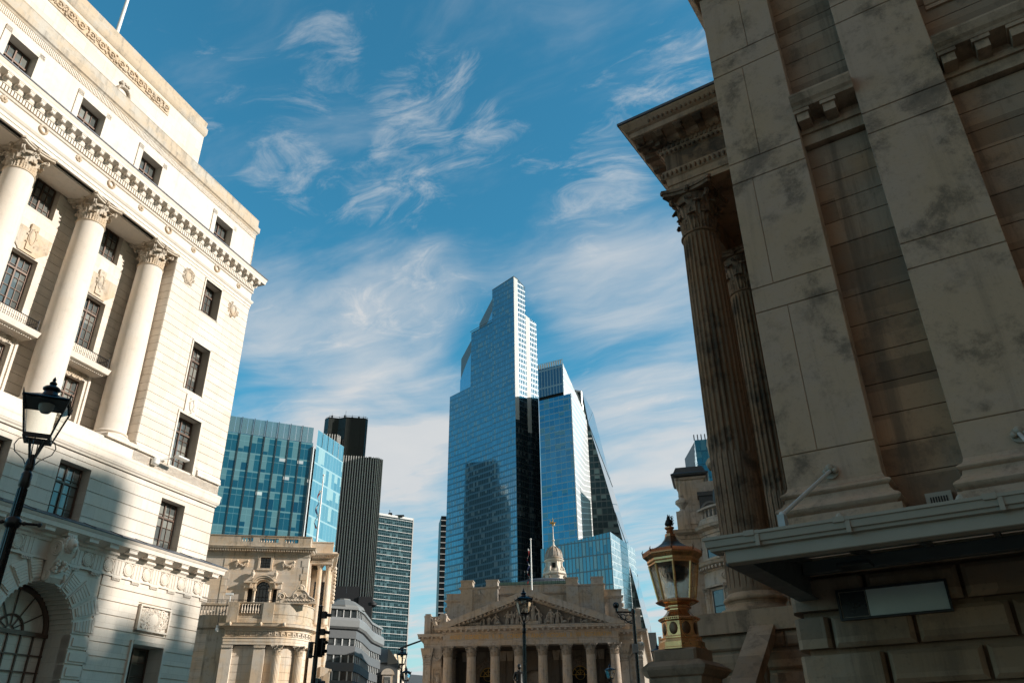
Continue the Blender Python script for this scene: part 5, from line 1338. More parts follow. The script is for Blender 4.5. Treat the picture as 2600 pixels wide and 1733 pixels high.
def on(s_):
    for i in range(len(L)-1):
        if s_ <= L[i+1] or i == len(L)-2:
            t = (s_-L[i])/(L[i+1]-L[i]); p, q = pth[i], pth[i+1]; d = Vector((q[0]-p[0],q[1]-p[1])).normalized(); return (p[0]+(q[0]-p[0])*t+.012*d.y, p[1]+(q[1]-p[1])*t-.012*d.x)
s0 = 3.15
key = [(0,0),(0,.4),(.4,.4),(.4,.12),(.2,.12),(.2,.24)]
while s0 < L[-1]-.6:
    pts = [on(s0+u)+(11.08+v,) for u, v in key]; mb.tube(pts, .03, 4, cap=True); q = on(s0+.0); q2 = on(s0+.52); mb.tube([q+(11.08,), q2+(11.08,)], .025, 4); s0 += .52
mb.build('greek_key', M_bed, T)
mb = MB()
mb.sweep(bow(-.1), [(0,12.1),(0,12.9),(.05,12.92),(.05,13.8),(-.35,13.8),(-.35,12.1)]); 
mb.build('bay_parapet', M_bed, T)
mb = MB(); mb.sweep(bow(-.1), [(0,13.8),(.1,13.83),(.12,13.92),(-.4,13.95),(-.4,13.8)]); mb.sweep(bow(-.05), [(0,12.1),(.06,12.12),(.06,12.5),(0,12.55)])
for x in (-8.3,-5.3): mb.box(x-.02,x+.9,yb_-.12,yb_+.4,12.1,13.85)
mb.build('parapet_dies', M_bed, T)
mb = MB()
mb.xz([(-7.3,12.98),(-5.6,12.98),(-5.6,13.72),(-7.3,13.72)], yb_+.03, yb_+.1); mb.build('balustrade_shade', M_dark, T)  # dark plate standing in for the shaded gap behind the balusters
for k in range(7): link('baluster', bmm, T, loc=(-7.15+.235*k, yb_+.02, 12.98), scale=(1.,1.,1.7))
M_cap2 = M_capst
lm2 = fluted_mb(.42,.36,0,7.,20,.0).mesh('column', True); lm2.materials.append(M_bes)
lc2 = corinthian(2.1).mesh('capital', True); lc2.materials.append(M_capst)
for x, y in ((-3.75,yb_+.48),(-1.95,yb_+1.35)):
    c_ = link('column', lm2, T, loc=(x,y,2.6)); link('capital', lc2, c_, loc=(0,0,6.98), scale=(.37,.37,.37))
for a, b in ((-8.42,-7.5),(-5.7,-4.75)):
    p = MB().box(a,b,yb_+.1,yb_+.6,0,10.05).build('pilaster', M_bes, T); mb = MB(); mb.box(a-.03,b+.03,yb_+.04,yb_+.6,10.2,10.38)
    for q in range(9): mb.ball((a+.06+.1*q,yb_+.08,10.14), .08, 6, 4)
    mb.build('capital', M_capst, p)
mb = MB()      # scrolled crest on the bay parapet
def scr(cx_, cz_, R, sg, y=yb_+.05, w=.11):
    pts = []
    for j in range(26): th = j*.42; rr_ = R*(1-j/30); pts.append((cx_+sg*rr_*cos(th), y, cz_+rr_*sin(th)))
    mb.tube(pts, [w*(1-j/40) for j in range(26)], 6)
pl = [(-4.25,13.9),(-4.25,14.35),(-4.15,14.7),(-3.9,14.85),(-3.62,14.72),(-3.5,14.5),(-3.3,14.42),(-3.0,14.6),(-2.75,14.95),(-2.55,15.08),(-2.0,15.05),(-1.75,14.85),(-1.5,14.5),(-1.2,14.35),(-.95,14.2),(-.85,13.9)]
mb.xz(pl, yb_+.25, yb_+.8)
mb.tube([(p[0],yb_+.25,p[1]) for p in pl[1:-1]], .075, 6)
scr(-3.9,14.45,.3,-1, yb_+.2, .085); scr(-2.75,14.5,.22,1, yb_+.2, .06); scr(-1.95,14.5,.22,-1, yb_+.2, .06); scr(-1.2,14.12,.2,1, yb_+.3, .06)
for k in range(18): mb.ball((-3.4+.13*k, yb_+.22, 14.12+.05*(k % 2)), .075, 6, 4)
for k in range(9): a = pi*k/8; mb.ball((-2.3+.3*cos(a),yb_+.3,15.15+.34*sin(a)), .11, 6, 5)
mb.ball((-2.3,yb_+.35,15.2), .3, 12, 8, (1,.6,1.1))
mb.build('scroll_crest', M_bes, T, True)
for x in (-7.9,-5.3,-3.3): 
    mb = MB(); mb.ball((x,yb_-.5,12.0), .14, 8, 6, (1,1,1.3)); mb.build('lion_mask', M_bes, T, True)
# recessed dark wall to the left, behind the bank building
mb = MB(); slab_wall(mb, -18, -8.3, 0, 12.0, yb_+1.2, yb_+2); courses(mb, -18, -8.35, [2.+.72*k for k in range(14)], yb_+1.15, .06, (), .03); mb.build('side_wall', M_be, T)
mb = MB(); mb.sweep([(-18,yb_+1.2),(-8.3,yb_+1.2)], [(0,11.7),(.1,11.75),(.3,11.85),(.32,12.0),(-.3,12.05),(-.3,11.7)]); mb.box(-18,-8.3,yb_+1.2,yb_+1.6,12.,12.95); mb.box(-18,-8.3,yb_+1.1,yb_+1.7,13.78,13.95); mb.build('side_parapet', M_bed, T)
for k in range(12): link('baluster', bmm, T, loc=(-8.5-.26*k, yb_+1.4, 12.95), scale=(1.,1.,1.9))
mb = MB(); mb.tube([(-18,yb_+.9,14.1),(-8.4,yb_+.2,14.1),(-4.2,yb_+.2,14.15)], .03, 5); mb.tube([(-18,yb_+.9,13.95),(-8.4,yb_+.2,13.95)], .02, 4)
for k in range(14): x = -10.5+.5*k; mb.tube([(x,yb_+.25,13.8),(x,yb_+.25,14.15)], .018, 4)
mb.build('roof_railing', M_iron, T)
MB().prism([(-8.,-4),(-1.8,-3),(-1.2,0),(-16,0),(-16,-3.4)], 0, 12.3).build('lower_block', M_bed, T)
MB().box(-16,-2.4,.5,14,0,19.6).build('upper_block', M_be, T)
MB().prism([(-2.4,5.0),(-.5,5.0),(-3.4,40),(-12,40),(-12,10)], 0, 18.8).build('rear_range', M_be, T)
# front range of the right-hand street face (heavily carved, seen edge-on)
mb = MB(); mb.prism([(-1.2,-1.5),(-.1,-1.),(-2.6,40),(-5,40)], 0, 12.4)
for k in range(20): mb.ball((-.05-.065*k,-.6+1.1*k,12.3-.0*k), .35, 6, 5); mb.ball((-.0-.065*k,-.6+1.1*k,10.2), .3, 6, 5)
mb.build('street_range', M_bes, T)
mb = MB(); mb.sweep([(-.1,-1.2),(-2.6,40)], [(0,8.1),(.3,8.2),(.7,8.5),(.8,8.8),(0,9.)]) ; mb.build('street_cornice', M_bes, T)
mb = MB(); mb.box(.0,.75,-.9,-.3,6.9,8.6); mb.box(-.1,.85,-1.,-.2,8.6,8.8); mb.build('street_parapet', M_bed, T)
# security camera, flag, flagpole
t = thing('security_camera', 'white security camera on a stalk at the balustrade, left of the arched window', 'camera', BEw(-8.3,-4.9,13.95), face_rot(AZ_B))
MB().box(-.45,.2,-.1,.1,.55,.72).build('housing', M_white, t); MB().tube([(0,0,0),(0,0,.55)], .035, 6).build('stalk', M_white, t)
t = thing('security_camera', 'white globe security camera hanging below the pale balustrade, beside the bank corner', 'camera', BEw(-8.95,-5.2,11.55), 0)
MB().ball((0,0,0), .17, 10, 8, (1,1,1.2)).build('globe', M_white, t, True); MB().lathe([(.05,.15),(.12,.2),(.12,.32),(.05,.36)], 10).build('neck', M_white, t, True)
MB().tube([(0,0,.3),(0,0,1.3),(.45,.2,1.6),(.45,.2,2.3)], .035, 6).build('arm', M_iron, t, True)
pf = (-1.95,2.6); t = thing('flagpole', 'white flagpole on the pale stone roof, in front of the blue glass office', 'flagpole', BEw(pf[0],pf[1],19.9))
MB().lathe([(.3,0),(.3,.3),(.2,.5),(.17,.9),(.12,1.),(.1,4),(.06,8.3)], 12).build('pole', M_white, t, True); MB().ball((0,0,8.4), .12, 8, 6).build('finial', M_white, t, True)
furled('furled_flag', 'limp red, white and blue flag hanging from the pole before the blue glass office', BEw(pf[0]-.15,pf[1],26.6), 4.0, .3, 5)
# ================================================================== glass towers behind
def pol(d, az): return Vector((d*sin(radians(az)), d*cos(radians(az))))
def walk(p, dirz, taz):
    a = radians(dirz); d = Vector((sin(a), cos(a))); t = radians(taz); n = Vector((cos(t), -sin(t))); return p+d*(-(p.dot(n))/d.dot(n))
def step(p, dirz, L): a = radians(dirz); return Vector((p[0]+L*sin(a), p[1]+L*cos(a)))
def root(name, label, cat, p, group=None): return thing(name, label, cat, (p[0],p[1],0), 0, group)
def rel(o, *pts): return [(p[0]-o.location.x, p[1]-o.location.y) for p in pts]
M_steel = plain('white_steel', (.62,.63,.63), .35, .1, .05); M_dsteel = plain('dark_steel', (.03,.033,.035), .45, .4, .2)
M_roof = plain('roof_grey', (.12,.125,.13), .8, 0, .2)

# --- tallest faceted tower
G22 = curtain('tower_blue_glass', 1.5, 3.6, (.12,.22,.29), (.20,.32,.39), (.13,.22,.28), .3, 1.0, .62, .06, .22, (.30,.39,.44), .004, framemetal=.5)
G22b = curtain('tower_pale_glass', 3., 7.2, (.28,.44,.54), (.32,.48,.58), (.34,.44,.5), .12, .12, .75, .08, 0, wob=.004)
G22w = plain('glare_white_panel', (.82,.84,.84), .3, .1, .03)  # sun glare on the corner glass painted as a white base
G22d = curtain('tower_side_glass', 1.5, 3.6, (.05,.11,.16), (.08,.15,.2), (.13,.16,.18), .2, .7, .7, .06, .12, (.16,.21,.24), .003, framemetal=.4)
c = pol(430,.21); a1 = walk(c,-46,-1.65); a2 = walk(c,-46,-3.48); a3 = walk(c,-46,-5.20)
w1 = walk(c,62,.52); r1 = walk(w1,44,1.165); w2 = walk(r1,62,1.48); r2 = walk(w2,44,2.06)
t = root('faceted_skyscraper', 'tallest blue glass skyscraper with stepped slanting top and glare-white corner strips', 'skyscraper', c)
b1 = step(a1,44,.9); b2 = step(a2,44,1.1)     # strips step back a little
C_,A1,A2,A3,W1,R1,W2,R2,B1,B2 = rel(t, c,a1,a2,a3,w1,r1,w2,r2,b1,b2)
off = lambda p, L, dz=44: (p[0]+L*sin(radians(dz)), p[1]+L*cos(radians(dz)))
mb = MB(); mb.wall(A1, C_, 0, 276.5, 278.3); mb.build('west_facade', G22, t, recalc=False)
mb = MB(); mb.wall(off(A2,.9), off(A1,.9), 0, 252.6, 253.6, 22.); mb.wall(off(A1,.9), A1, 0, 276.5); mb.build('west_facade', G22, t, recalc=False)
mb = MB(); mb.wall(off(A3,1.8), off(A2,1.8), 0, 212.6, 213.6, 44.); mb.wall(off(A2,1.8), off(A2,.9), 0, 252.6); mb.build('west_facade', G22, t, recalc=False)
mb = MB(); mb.wall(off(A3,16), off(A3,1.8), 66, 212.6); mb.build('north_facade', G22b, t, recalc=False)
mb = MB(); mb.wall(off(A3,14), off(A3,1.8), 0, 66); mb.build('north_facade', G22b, t, recalc=False)
mb = MB(); mb.wall(C_, W1, 178, 278.3, 277.0); mb.wall(R1, W2, 172, 252.9, 251.2); mb.build('corner_glare_strip', G22w, t, recalc=False)
mb = MB(); mb.wall(C_, W1, 0, 178); mb.wall(R1, W2, 0, 172); mb.build('corner_glass', G22d, t, recalc=False)  # lower corner in dark glass, for the neighbour's shadow over it
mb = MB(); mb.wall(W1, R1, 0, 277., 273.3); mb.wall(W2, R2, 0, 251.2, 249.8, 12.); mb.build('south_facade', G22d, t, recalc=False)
# set-back sails with sloping tops
s1 = rel(t, walk(c,-46,-3.02))[0]; s2 = rel(t, walk(c,-46,-4.55))[0]
M_sail = plain('sail_edge', (.24,.26,.29), .5, .2, .08)
for P0_, P1_, zhi, zlo, zb_, o_ in ((A1, s1, 276.3, 258.2, 250, 2.6), (A2, s2, 252.8, 238.5, 210, 3.4)):
    p, q = off(P0_, o_), off(P1_, o_)
    mb = MB(); mb.quad((q[0],q[1],zb_),(p[0],p[1],zb_),(p[0],p[1],zhi-9),(q[0]*.62+p[0]*.38,q[1]*.62+p[1]*.38,zlo-7),(q[0],q[1],zlo-16), uv=[(0,zb_),(20,zb_),(20,zhi-9),(6,zlo-7),(0,zlo-16)]); mb.build('sail_glass', G22b, t, recalc=False)
    mb = MB(); p2, q2 = off(P0_, o_+.5), off(P1_, o_+.5); p3, q3 = off(P0_, o_+1.5), off(P1_, o_+1.5)
    i = [(q2[0],q2[1],zb_),(p2[0],p2[1],zb_),(p2[0],p2[1],zhi),(q2[0],q2[1],zlo)]; j = [(q3[0],q3[1],zb_),(p3[0],p3[1],zb_),(p3[0],p3[1],zhi),(q3[0],q3[1],zlo)]
    mb.quad(*i); mb.quad(*j[::-1])
    for k in range(4): m = (k+1) % 4; mb.quad(i[k], j[k], j[m], i[m])
    mb.build('sail_frame', M_sail, t)
mb = MB(); mb.prism([off(A3,2),off(A2,2),off(A2,30),off(A3,30)], 0, 212.); mb.build('core_block', M_dsteel, t)
mb = MB(); mb.prism([off(A2,1.2),off(A1,1.2),off(A1,30),off(A2,30)], 0, 252.); mb.build('core_block', M_dsteel, t)
mb = MB(); mb.prism([off(A1,.5),off(C_,.5),off(off(R1,.5,-46),-.3),off(R1,18,-46),off(A1,9)], 0, 266.); mb.build('core_block', M_dsteel, t)
mb = MB(); mb.prism([off(R1,.8),(W2[0]-.1,W2[1]+.6),off(R2,.6,-46),off(R2,20,-46),off(R1,28,-46)], 0, 248.); mb.build('core_block', M_dsteel, t)
mb = MB(); rr = random.Random(3)   # lattice crown behind the top glass
for k in range(26):
    f = k/25; x, y = C_[0]+(A1[0]-C_[0])*f*.55, C_[1]+(A1[1]-C_[1])*f*.55
    x, y = off((x,y), .3); mb.box(x-.1,x+.1,y-.1,y+.1,266,277.8-f)
for z in (267,268.5,270,271.5,273,274.5,276,277.3):
    p = off(C_, .3); q = off((C_[0]+(A1[0]-C_[0])*.55, C_[1]+(A1[1]-C_[1])*.55), .3); mb.tube([(p[0],p[1],z),(q[0],q[1],z-.8)], .16, 4)
mb.build('crown_lattice', M_steel, t)
mb = MB()
for p, q, za, zc in ((A1, C_, 276.7, 278.5), (A2, A1, 252.9, 253.8), (C_, W1, 278.5, 277.2), (W1, R1, 277.2, 273.5)): mb.tube([(p[0],p[1],za),(q[0],q[1],zc)], .25, 5)
mb.build('roof_edge', M_sail, t)

# --- leaning office tower beside it, on its wider lower block
G8 = curtain('banded_glass', 3.1, 3.7, (.06,.19,.29), (.11,.27,.37), (.33,.43,.48), .16, .5, .65, .05, .18, (.16,.32,.38), .006, framemetal=.3)
G8s = curtain('side_sheen_glass', 60., 3.7, (.60,.63,.65), (.66,.69,.71), (.9,.9,.9), .1, .55, .1, .2, 0, wob=.004, framemetal=.1)  # bright sky reflection put into a whitish, barely metallic base
G8b = curtain('louvre_glass', 1.9, 11., (.06,.12,.18), (.08,.15,.22), (.32,.40,.46), .5, .9, .5, .2, 0)
c = pol(400,4.67); l = walk(c,-60,2.1); s = walk(c,15,6.0); bx = walk(c,-60,4.11)
t = root('leaning_office_tower', 'blue glass tower with a bright silver side and louvred top box, touching the tallest skyscraper', 'skyscraper', c)
C_,L_,S_,BX = rel(t, c, l, s, bx)
mb = MB(); mb.wall(L_, C_, 95, 180.2); mb.build('front_facade', G8, t, recalc=False)
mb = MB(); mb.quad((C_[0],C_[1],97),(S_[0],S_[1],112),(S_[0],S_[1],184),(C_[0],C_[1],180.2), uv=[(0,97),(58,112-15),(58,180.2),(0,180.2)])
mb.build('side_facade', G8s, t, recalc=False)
bs = off(BX, 62, 15)
f = 1.; mb = MB(); mb.quad((BX[0],BX[1],180.2),(C_[0],C_[1],180.1),(S_[0],S_[1],183.9),(BX[0]+.2,BX[1],200.), uv=[(0,180.2),(5,180.2),(60,180.2),(4,199)]); mb.build('sloping_side', G8s, t, recalc=False)
L2 = off(L_, 62, 15)
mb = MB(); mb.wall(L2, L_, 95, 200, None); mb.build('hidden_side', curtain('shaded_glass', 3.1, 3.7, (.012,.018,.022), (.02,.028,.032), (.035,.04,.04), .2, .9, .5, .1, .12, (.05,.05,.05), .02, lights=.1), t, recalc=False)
mb = MB(); mb.wall((L_[0],L_[1]), (BX[0],BX[1]), 182.2, 200.1, 199.5); mb.build('louvre_box', G8b, t, recalc=False)
mb = MB(); p = off(L_,.6,15); q = off(BX,.6,15); mb.quad((p[0],p[1],180),(q[0],q[1],180),(q[0],q[1],182.4),(p[0],p[1],182.4)); mb.build('shadow_gap', M_dark, t)
mb = MB(); mb.prism([off(L_,.8,15),off(BX,.8,15),off(BX,60,15),off(L_,60,15)], 95, 198.5); mb.build('core_block', M_dsteel, t)
mb = MB(); mb.prism([off(BX,1,15),off(C_,1,15),(S_[0]-1,S_[1]),off(BX,60,15)], 97, 180); mb.build('core_block', M_dsteel, t)
mb = MB()
for k in range(12):
    f = k/11; x, y = L_[0]+(BX[0]-L_[0])*f, L_[1]+(BX[1]-L_[1])*f; mb.box(x-.12,x+.12,y-.1,y+.1,199.5,203.2); 
    if k < 11: mb.box(x+.1,x+.75,y-.3,y+.05,200.,202.6)
mb.tube([(L_[0],L_[1],203.2),(BX[0],BX[1],202.6)], .14, 5); mb.build('roof_screen', M_steel, t)
mb = MB(); p = off(L_, -.1, 15)
for z in [97+3.7*k for k in range(23)]: pass
mb.tube([(C_[0],C_[1],97),(C_[0],C_[1],180.2)], .3, 5); mb.tube([(S_[0],S_[1],112),(S_[0],S_[1],184)], .3, 5); mb.tube([(BX[0],BX[1],200),(S_[0],S_[1],184)], .3, 5); mb.build('edge_trim', M_steel, t)
GB = curtain('lower_block_glass', 1.9, 7.2, (.09,.20,.25), (.16,.30,.35), (.16,.22,.25), .5, .65, .6, .1, .3, (.30,.42,.44), .02, framemetal=.3)
GBs = curtain('lower_block_side', 1.2, 3.6, (.16,.24,.27), (.3,.4,.42), (.50,.55,.57), .3, .5, .6, .15, .2, (.6,.65,.66), .05, framemetal=.3)
c = pol(380,7.03); l = walk(c,-60,1.9); s = walk(c,15,8.72); o2 = (t.location.x, t.location.y)
Cb,Lb,Sb = rel(t, c, l, s)
mb = MB(); mb.wall(Lb, Cb, 0, 93.4, 96.9); mb.build('lower_front', GB, t, recalc=False)
mb = MB(); mb.quad((Cb[0],Cb[1],0),(Sb[0],Sb[1],0),(Sb[0],Sb[1],111.),(Cb[0],Cb[1],96.9), uv=[(0,0),(104,0),(104,97),(0,97)]); mb.build('lower_side', GBs, t, recalc=False)
mb = MB(); mb.prism([off(Lb,.6,15),off(Cb,1,15),(Sb[0]-1,Sb[1]),off(Lb,90,15)], 0, 93.2, [93.,96.,110,93]); mb.build('lower_block', M_dsteel, t)

# --- wedge tower
GW = curtain('wedge_dark_glass', 3.0, 4.0, (.012,.03,.035), (.03,.06,.065), (.06,.08,.085), .3, .7, .55, .12, .25, (.11,.17,.17), .03, lights=.03)
GWs = curtain('wedge_sky_glass', 80, 26, (.30,.44,.52), (.33,.47,.55), (.05,.06,.065), .1, .5, .85, .06, 0, wob=.003, framemetal=.3)
c = pol(450,5.0); p1 = walk(c, 100, 5.58); p2 = walk(c, 100, 9.35)
t = root('wedge_skyscraper', 'dark glass wedge skyscraper with one long sloping pale blue face at its right', 'skyscraper', c)
C_,P1,P2 = rel(t, c, p1, p2)
H = lambda az, el: 1.6+walk(c,100,az).length*tan(radians(el))
prof = [(5.0,24.3),(5.58,24.2),(5.97,21.69),(6.75,18.6),(7.5,15.4),(8.6,10.),(9.3,6.)]
pts = [(rel(t, walk(c,100,a))[0], H(a,e)) for a, e in prof]
mb = MB(); vs = [(C_[0],C_[1],0)]+[(p[0],p[1],z) for p, z in pts]+[(pts[-1][0][0],pts[-1][0][1],0)]
mb.quad(*[vs[i] for i in range(len(vs))], uv=[(sqrt((v[0]-C_[0])**2+(v[1]-C_[1])**2), v[2]) for v in vs]); mb.build('west_facade', GW, t, recalc=False)
mb = MB()
oprof = [(5.62,24.3),(6.38,22.48),(6.94,19.9),(7.45,17.2),(7.87,15.39),(8.75,11.),(9.42,7.33)]
P3 = []
for (a, e) in oprof:
    q = walk(pol(500,5.0), 100, a); P3.append((q[0]-t.location.x, q[1]-t.location.y, 1.6+q.length*tan(radians(e))))
P2_ = [(p[0],p[1],z) for p, z in pts[1:]]
n = min(len(P3), len(P2_)); 
P3s = [P3[0],P3[1],P3[3],P3[4],P3[5],P3[6]]
for k in range(5):
    zs = [P2_[k][2], P3s[k][2], P3s[k+1][2], P2_[k+1][2]]
    mb.quad(P2_[k], P3s[k], P3s[k+1], P2_[k+1], uv=[(1,zs[0]),(60,zs[0]),(60,zs[3]),(1,zs[3])])
mb.build('sloping_face', GWs, t, recalc=False)
mb = MB()
for k in range(7):
    z0, z1 = H(5.2,24.1)-k*9, H(5.2,24.1)-(k+1)*9
    if z1 < 140: break
    pa = rel(t, walk(pol(449,5),100,5.1))[0]; pb = rel(t, walk(pol(449,5),100,5.5+.03*k))[0]
    mb.tube([(pa[0],pa[1],z0),(pb[0],pb[1],z0)], .6, 5); mb.tube([(pa[0],pa[1],z0),(pb[0],pb[1],z1)], .55, 5); mb.tube([(pb[0],pb[1],z0),(pb[0],pb[1],z1)], .6, 5)
mb.build('steel_bracing', M_steel, t)
mb = MB()
for f in (.42,.62): 
    i = 1 if f < .5 else 3; mb.tube([P2_[i], P3s[i+1]], .22, 5)
mb.build('face_joint', M_dsteel, t)

# --- ribbed dark tower
t = thing('ribbed_dark_tower', 'dark tower of vertical pale ribs with a black block on top, behind the blue office', 'skyscraper', tuple(pol(450,-12.3))+(0,), face_rot(90-12.3))
GT1 = curtain('dark_ribbed_glass', 1.45, 3.7, (.008,.013,.017), (.016,.024,.03), (.014,.016,.018), .2, 1.1, .15, .16, .06, (.03,.037,.04), .004)
GT2 = curtain('black_louvre', .9, 11., (.016,.019,.018), (.022,.025,.024), (.035,.04,.037), .3, .6, .2, .4, .2, (.008,.009,.009), .0)
top = [(-18.2,6),(-15.8,2),(-9.9,3),(-5.6,0),(6.3,0),(7.6,2),(7.6,24),(-18.2,24)]
mb = MB(); u = 0
for p, q in zip(top, top[1:]+top[:1]): mb.wall(p, q, 100, 184., None, u); u += sqrt((p[0]-q[0])**2+(p[1]-q[1])**2)
mb.build('upper_block', GT2, t, recalc=False); MB().prism(top, 183.6, 184.2).build('roof', M_dark, t)
low = [(-4.6,-8),(15,-8),(17.8,-5),(17.8,22),(-4.6,22)]
mb = MB(); u = 0
for p, q in zip(low, low[1:]): mb.wall(p, q, 0, 156.5, None, u); u += sqrt((p[0]-q[0])**2+(p[1]-q[1])**2)
mb.build('main_shaft', GT1, t, recalc=False); MB().prism([(p[0]*.99,p[1]*.99) for p in low], 155.4, 156.2).build('roof', M_dark, t)
wing = [(-20,-4),(-9.5,-4),(-7.6,-1),(-7.6,22),(-20,22)]
mb = MB(); u = 0
for p, q in zip(wing, wing[1:]): mb.wall(p, q, 0, 170.5, None, u); u += sqrt((p[0]-q[0])**2+(p[1]-q[1])**2)
mb.build('side_wing', GT1, t, recalc=False)
M_rib = plain('pale_rib', (.70,.68,.66), .45, .1, .1)
def ribs(poly, z1, d=1.4, parent=None):
    for p, q in zip(poly, poly[1:]):
        L = sqrt((p[0]-q[0])**2+(p[1]-q[1])**2); nx, ny = (q[1]-p[1])/L, -(q[0]-p[0])/L; k = 0
        while k*d < L-.1:
            f = k*d/L; x, y = p[0]+(q[0]-p[0])*f, p[1]+(q[1]-p[1])*f
            MB().prism([(x-.24,y-.3),(x+.24,y-.3),(x+.24,y+.25),(x-.24,y+.25)] if abs(ny) > .4 else [(x-.2,y-.14),(x+.35,y-.14),(x+.35,y+.14),(x-.2,y+.14)], 20, z1).build('rib', M_rib, parent); k += 1
ribs(low[:3], 156.9, 1.42, t); ribs(low[2:4], 156.9, 2.6, t); ribs(wing[:3], 171, 1.5, t)
mb = MB(); rr = random.Random(8)
mb.tube([(p[0]*.97,p[1]+.5,185.2) for p in top[:6]], .12, 4)
for p in top[:6]: mb.tube([(p[0]*.97,p[1]+.5,184),(p[0]*.97,p[1]+.5,185.6)], .1, 4)
for x in (-14,-6.5,-2,2.,4.8): mb.box(x-.5,x+.5,2,3,184,185.2+rr.random()); mb.tube([(x,2.5,184),(x,2.5,187)], .07, 4)
mb.tube([(-6,2,184),(-6,2,189)], .08, 4); mb.box(9.5,11,-4,-2.5,156,158.4); mb.build('roof_plant', M_dsteel, t)

# --- white banded glass tower
GQ = curtain('banded_tower_glass', 1.5, 4.05, (.06,.17,.21), (.14,.29,.34), (.06,.13,.16), .1, .2, .8, .05, .15, (.12,.22,.25), .01)
c = pol(520,-10.6); r = walk(c,55,-7.5)
t = root('banded_glass_tower', 'square topped glass tower with thin white floor bands, standing right of the ribbed dark tower', 'skyscraper', c)
C_,R_ = rel(t, c, r)
mb = MB(); mb.wall(C_, R_, 0, 145.8); mb.build('front_facade', GQ, t, recalc=False)
mb = MB(); mb.prism([off(C_,.4,-35),off(R_,.4,-35),off(R_,35,-35),off(C_,35,-35)], 0, 145.); mb.build('core_block', M_dsteel, t)
for k in range(33):
    z = 14+4.05*k; p, q = off(C_,-.25,-35), off(R_,-.25,-35); p2, q2 = off(C_,.2,-35), off(R_,.2,-35)
    MB().prism([p,q,q2,p2], z-.14, z+.14).build('floor_band', M_steel, t)
p, q = off(R_,-.3,-35), off(R_,.8,-35); MB().prism([p,(p[0]+.6,p[1]+.3),(q[0]+.6,q[1]+.3),q], 0, 146.3).build('white_edge', M_steel, t)
mb = MB(); mb.prism([off(C_,-.3,-35),off(R_,-.3,-35),off(R_,.5,-35),off(C_,.5,-35)], 144.8, 146.2); mb.build('parapet', M_steel, t)
mb = MB(); x, y = C_[0]+(R_[0]-C_[0])*.45, C_[1]+(R_[1]-C_[1])*.45; mb.box(x-1.2,x+1.2,y,y+3,146,147.6); mb.tube([(x,y,146),(x-.4,y,149.5)], .2, 5); mb.box(x+3,x+9,y+3,y+5,146,146.9); mb.build('roof_plant', M_dsteel, t)

# --- slim dark building edge left of the tallest tower
c = pol(560,-5.42); r = walk(c,80,-3.)
t = root('dark_banded_building', 'slim dark glass building edge with white floor bands, left behind the tallest skyscraper', 'building', c)
C_,R_ = rel(t, c, r); mb = MB(); mb.wall(C_, R_, 0, 155.5); mb.build('front_facade', GT1, t, recalc=False)
MB().prism([off(C_,.3,-10),off(R_,.3,-10),off(R_,20,-10),off(C_,20,-10)], 0, 155).build('core_block', M_dsteel, t)
for k in range(31): MB().prism([off(C_,-.3,-10),off(R_,-.3,-10),off(R_,.1,-10),off(C_,.1,-10)], 32+4.*k, 32.6+4.*k).build('floor_band', M_steel, t)

# --- blue glass office with fins
GBL = curtain('office_blue_glass', 1.29, 3.95, (.01,.12,.24), (.03,.22,.34), (.13,.30,.36), .05, .34, .55, .06, .36, (.12,.29,.35), .004, framemetal=.2, lights=.08, transom=True)
GBR = curtain('office_side_glass', 1.28, 3.95, (.10,.27,.34), (.20,.40,.46), (.30,.46,.50), .06, .40, .5, .06, .22, (.30,.46,.48), .008, framemetal=.3)
c = pol(170,-15.25); l = walk(c,65,-24); c2 = pol(170.6,-15.0); r = walk(c2,18,-12.93)
t = root('blue_glass_office', 'bright blue glass office block with tall vertical fins, behind the pale stone bank', 'building', c)
C_,L_,C2,R_ = rel(t, c, l, c2, r)
mb = MB(); mb.wall(L_, C_, 0, 63.7, None, sqrt((L_[0]-C_[0])**2+(L_[1]-C_[1])**2)*0+.35); mb.build('front_facade', GBL, t, recalc=False)
mb = MB(); mb.wall(C2, R_, 0, 63.7, 63.5); mb.build('side_facade', GBR, t, recalc=False)
mcs, ncs, pcs = newmat('parapet_glass'); pcs.inputs['Base Color'].default_value = (.30,.58,.66,1); pcs.inputs['Roughness'].default_value = .04; pcs.inputs['Alpha'].default_value = .72; pcs.inputs['Metallic'].default_value = .75
d65 = (sin(radians(65)), cos(radians(65))); n65 = (d65[1], -d65[0])
for k in range(9):
    a = -.14-2.6*(k+1)+.14; b = -.14-2.6*k-.1
    P_ = [(C_[0]+d65[0]*u_, C_[1]+d65[1]*u_) for u_ in (a, (a+b)/2-.03, (a+b)/2+.03, b)]
    mb = MB(); 
    for p, q in ((P_[0],P_[1]),(P_[2],P_[3])): mb.prism([p,q,(q[0]-n65[0]*.06,q[1]-n65[1]*.06),(p[0]-n65[0]*.06,p[1]-n65[1]*.06)], 63.75, 67.3)
    mb.build('glass_parapet', mcs, t)
mb = MB()
for k in range(5):
    f0, f1 = k/5, (k+1)/5-.02; p = (C2[0]+(R_[0]-C2[0])*f0, C2[1]+(R_[1]-C2[1])*f0); q = (C2[0]+(R_[0]-C2[0])*f1, C2[1]+(R_[1]-C2[1])*f1); mb = MB(); mb.wall(p, q, 63.6, 67.2); mb.build('side_parapet', GBR, t, recalc=False)
